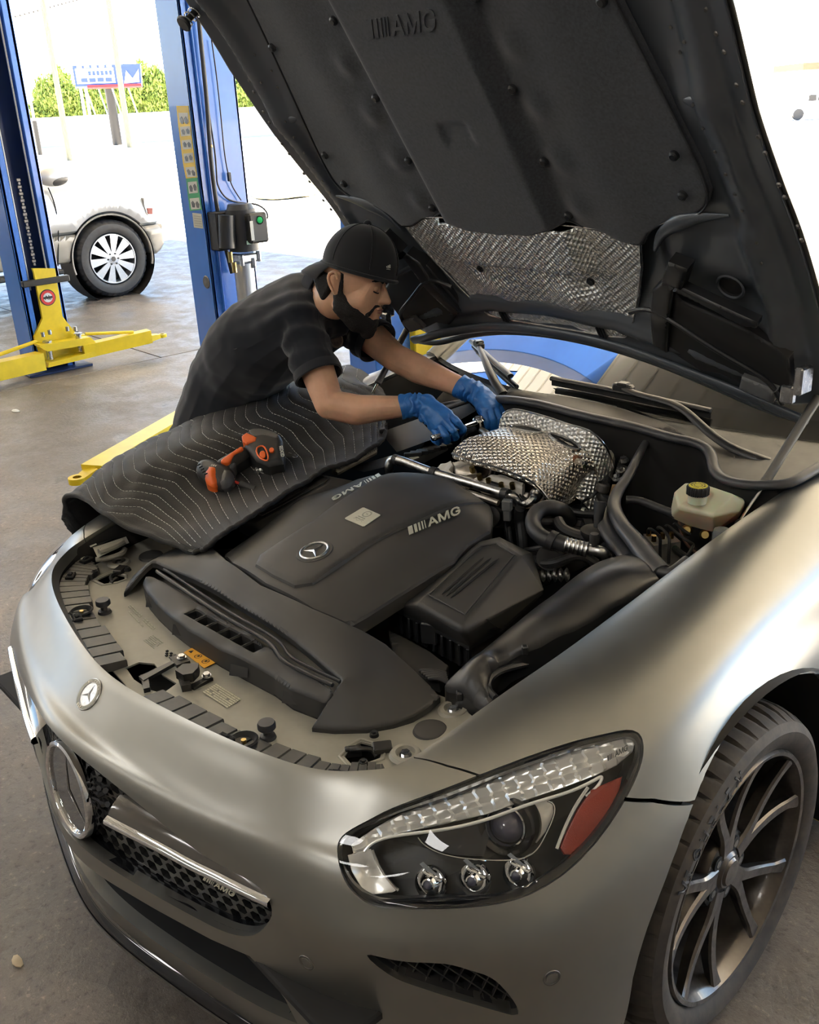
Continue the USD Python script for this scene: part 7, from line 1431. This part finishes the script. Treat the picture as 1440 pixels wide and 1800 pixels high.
# ---------------------------------------------------------------- beyond the canopy
def gnd(a, b, z=-.12): return at(a, b, z=z)
def far(a, b, D): return D_(a, b, D)
for (b_, w_, D, lab) in (((124, 288), .17, 56, 'weathered wooden utility pole, left one of the two'), ((222, 214), .24, 78, 'weathered wooden utility pole in front of the billboard')):
    c = far(b_[0], b_[1], D); up = c+A([0, 0, 14]); P = np.linspace([c[0], c[1], -.1], up, 12); obj('utility_pole', MB().tube(P, np.linspace(w_, w_*.72, 12), 12), 'wood', label=lab, cat='pole')
c = far(58, 200, 70); rp = thing('antenna_pole', 'thin red and white pole beside the left lift post', 'pole'); obj('mast', MB().cyl((c[0], c[1], -.1), (c[0], c[1], 5.9), .12, .09), 'red_pale', rp); obj('cross_arm', MB().cyl((c[0]-.4, c[1]-.5, 5.3), (c[0]+.4, c[1]+.5, 5.3), .06), 'red_pale', rp); obj('mast_base', MB().cyl((c[0], c[1], -.1), (c[0], c[1], 2.2), .16), 'dull_dark', rp)
w0, w1 = far(10, 34, 50), far(150, -4, 60); mb = MB(); P = np.linspace(w0, w1, 40)
for k in range(0, 40, 2): mb.tube(P[k:k+2], .05, 5)
obj('power_line', mb, 'dull_dark', label='dashed overhead line crossing the sky at top left', cat='cable')
bb = thing('billboard', 'wide blue and white billboard on posts above the hedge', 'sign'); D = 88.0
q = A([far(a, b, D) for a, b in ((127, 116), (246, 112), (249, 149), (133, 152))]); bn = unit(np.cross(q[1]-q[0], q[3]-q[0])); bn = bn*np.sign(np.dot(bn, CP-q[0])); obj('panel', MB().hull(np.vstack([q, q-bn*.4])), 'sign_blue', bb)
ex = unit(q[1]-q[0]); ey = unit(q[0]-q[3]); W_, H_ = np.linalg.norm(q[1]-q[0]), np.linalg.norm(q[0]-q[3]); F = np.eye(4); F[:3, 0], F[:3, 1], F[:3, 2], F[:3, 3] = ex, ey, bn, q[3]
def bpan(x0, y0, x1, y1, m_, z=.02): return obj('panel_print', MB().box(((x0+x1)/2*W_, (y0+y1)/2*H_, z), ((x1-x0)*W_, (y1-y0)*H_, .02), .004, m=F), m_, bb)
bpan(.03, .10, .60, .86, 'sign_white')
for k in range(6): bpan(.22+k*.062, .50, .255+k*.062, .70, 'sign_blue', .05)
for k in range(4): bpan(.10+k*.12, .18, .19+k*.12, .36, 'sign_blue', .05)
for k in range(5): bpan(.06+k*.11, .88, .14+k*.11, .97, 'sign_white', .03)
obj('panel_print', MB().ext(Polygon([(.72*W_, .05*H_), (.95*W_, .1*H_), (.97*W_, .75*H_), (.86*W_, .3*H_), (.78*W_, .7*H_)]), .03, F, .02), 'sign_white', bb, smooth=False)
obj('red_rail', MB().box((.58*W_, -.08*H_, .1), (.8*W_, .13*H_, .3), .01, m=F), 'sign_red', bb)
def legp(a, top, w_, m_): c = far(a, top, D+.6); return obj('billboard_post', MB().cyl((c[0], c[1], -.1), c, w_, n=12), m_, bb)
legp(192, 156, .42, 'dull_dark'); legp(141, 152, .14, 'sign_white'); legp(150, 152, .14, 'sign_white'); [obj('billboard_brace', MB().cyl(far(a, 153, D+.3), far(a+18, 203, D+.3), .07), 'sign_white', bb) for a in (150, 172, 196, 225)]
fw0, fw1 = far(-60, 207, 92), far(560, 205, 92); mb = beam(A([fw0[0], fw0[1], 1.25]), A([fw1[0], fw1[1], 1.25]), .2, 2.7); obj('boundary_wall', mb, 'wall_pale', label='long white boundary wall below the hedge, glaring in the sun', cat='wall')
# trees: one crown built from leaf sprays, then copies
def tree_mesh(seed, n=2600):
    r_ = np.random.default_rng(seed); mb = MB(); c = r_.normal(0, 1, (n, 3)); c /= np.linalg.norm(c, axis=1, keepdims=True); c *= (r_.random((n, 1))**.25); lump = (1+.35*(meshkit.fbm(c*2.2+seed, 3, seed)-.5)*2)[:, None]; c = c*lump*A([2.6, 2.6, 2.2])
    a_ = r_.normal(0, 1, (n, 3)); b_ = np.cross(a_, r_.normal(0, 1, (n, 3))); a_ /= np.linalg.norm(a_, axis=1, keepdims=True); b_ /= np.linalg.norm(b_, axis=1, keepdims=True); sz = r_.uniform(.16, .34, (n, 1))
    V = np.stack([c-a_*sz, c+b_*sz*.6, c+a_*sz, c-b_*sz*.6], 1).reshape(-1, 3); I = np.arange(n)[:, None]*4; return mb.add(V, I+A([[0, 1, 2, 3]]))
pro = []
for k in range(2):
    t_ = thing('tree', 'x', 'tree', 'sunlit bushy trees behind the white wall'); pro.append(t_)
kinds = ['sunlit bushy green tree in the row behind the white boundary wall']
P0_, P1_ = far(40, 190, 118), far(500, 190, 118); k = 0; rg = np.random.default_rng(9)
for i, u in enumerate(np.linspace(0, 1, 20)):
    p = P0_+(P1_-P0_)*u; sc = rg.uniform(.95, 1.2)
    if i < 2:
        x = pro[i]; UsdGeom.Xformable(x).AddTranslateOp().Set(Gf.Vec3d(p[0], p[1], -.1)); props(x, kinds[0])
        obj('crown', tree_mesh(i).moved(trimesh.transformations.translation_matrix((0, 0, 2.9))@np.diag([1, 1, .8, 1])), 'foliage', x, smooth=False, kind='stuff'); obj('trunk', MB().tube(A([(0, 0, 0), (.1, 0, 2), (0, .1, 4.5)]), [.28, .2, .1], 8), 'bark', x)
    else: copy_of(pro[i % 2], 'tree', kinds[0], (p[0], p[1], -.1), rg.uniform(0, 360), None, (sc*.62, sc*.62, sc*rg.uniform(1.25, 1.5)))
gp = [gnd(a, b, -.118) for a, b in ((446, 330), (470, 318), (520, 312), (560, 322), (548, 345), (490, 352), (450, 350))]; gm_ = sheet(smooth_ring(gp, 4), [A(gp).mean(0)+[0, 0, .12]], .02, .25, bump=lambda P: .08*meshkit.fbm(np.c_[P*1.5, P[:, :1]*0], 3, 2)); obj('grass_patch', gm_, 'dry_grass', label='dry yellow grass patch on the bright yard beside the far bonnet edge', cat='grass', kind='stuff')
# far right: parked car and shop
D = 62.0; pc = thing('parked_car', 'small white car parked far off at the right edge', 'car'); q0, q1 = far(1378, 224, D), far(1470, 224, D); ex = unit((q1-q0)*[1, 1, 0]); F = frame((q0[0], q0[1], -.1), (0, 0, 1), ex); Lc = 4.4
prof_ = [(0, .35), (.05, .75), (.55, .95), (1.0, 1.02), (1.6, 1.55), (3.0, 1.58), (3.7, 1.1), (4.3, .98), (4.4, .5), (4.35, .3), (.1, .3)]; FS = F@trimesh.transformations.rotation_matrix(math.pi/2, (1, 0, 0)); obj('body', MB().ext(Polygon(prof_).buffer(-.08).buffer(.08), 1.7, FS, -1.7), 'car_white', pc, smooth=30)
for a_ in (1.45, 2.05, 2.65): obj('side_window', MB().box((a_+.2, 1.27, .01), (.46, .34, .03), .01, m=FS), 'tool_black', pc)
for a_ in (.85, 3.55): obj('wheel', MB().cyl(tf((a_, .33, .03), FS), tf((a_, .33, -.25), FS), .33, n=24), 'rubber', pc)
sh0 = far(1408, 198, 78); sh1 = far(1600, 198, 78); ex = unit((sh1-sh0)*[1, 1, 0]); F = frame((sh0[0], sh0[1], -.1), (0, 0, 1), ex); sp_ = thing('shop_building', 'low white shop with a red roof edge at the far right', 'building'); obj('wall', MB().box((6, 3, 1.6), (12, 6, 3.2), .02, m=F), 'wall_pale', sp_); obj('roof', MB().box((6, 3, 3.45), (12.6, 6.8, .5), .03, m=F), 'red_roof', sp_)
for k in range(5): obj('shop_window', MB().box((1.2+k*1.4, -.02, 1.7), (.9, .06, 1.5), .01, m=F), 'galv', sp_)
# scraps on the floor
def scrap(px_, r_, m_, lab):
    c = at(*px_, z=.004); t = np.linspace(0, 2*math.pi, 9)[:-1]; q = np.stack([c[0]+r_*np.cos(t)*(1+.3*np.sin(t*3)), c[1]+r_*.5*np.sin(t), np.full(8, .005)], 1); obj('floor_scrap', sheet(q, [c+A([0, 0, .008])], .003, r_*.4), m_, label=lab, cat='scrap')
scrap((27, 722), .045, 'label_white', 'white paper scrap on the floor near the left lift post'); scrap((30, 1690), .022, 'leaf_tan', 'pale dry leaf on the floor beside the front bumper')
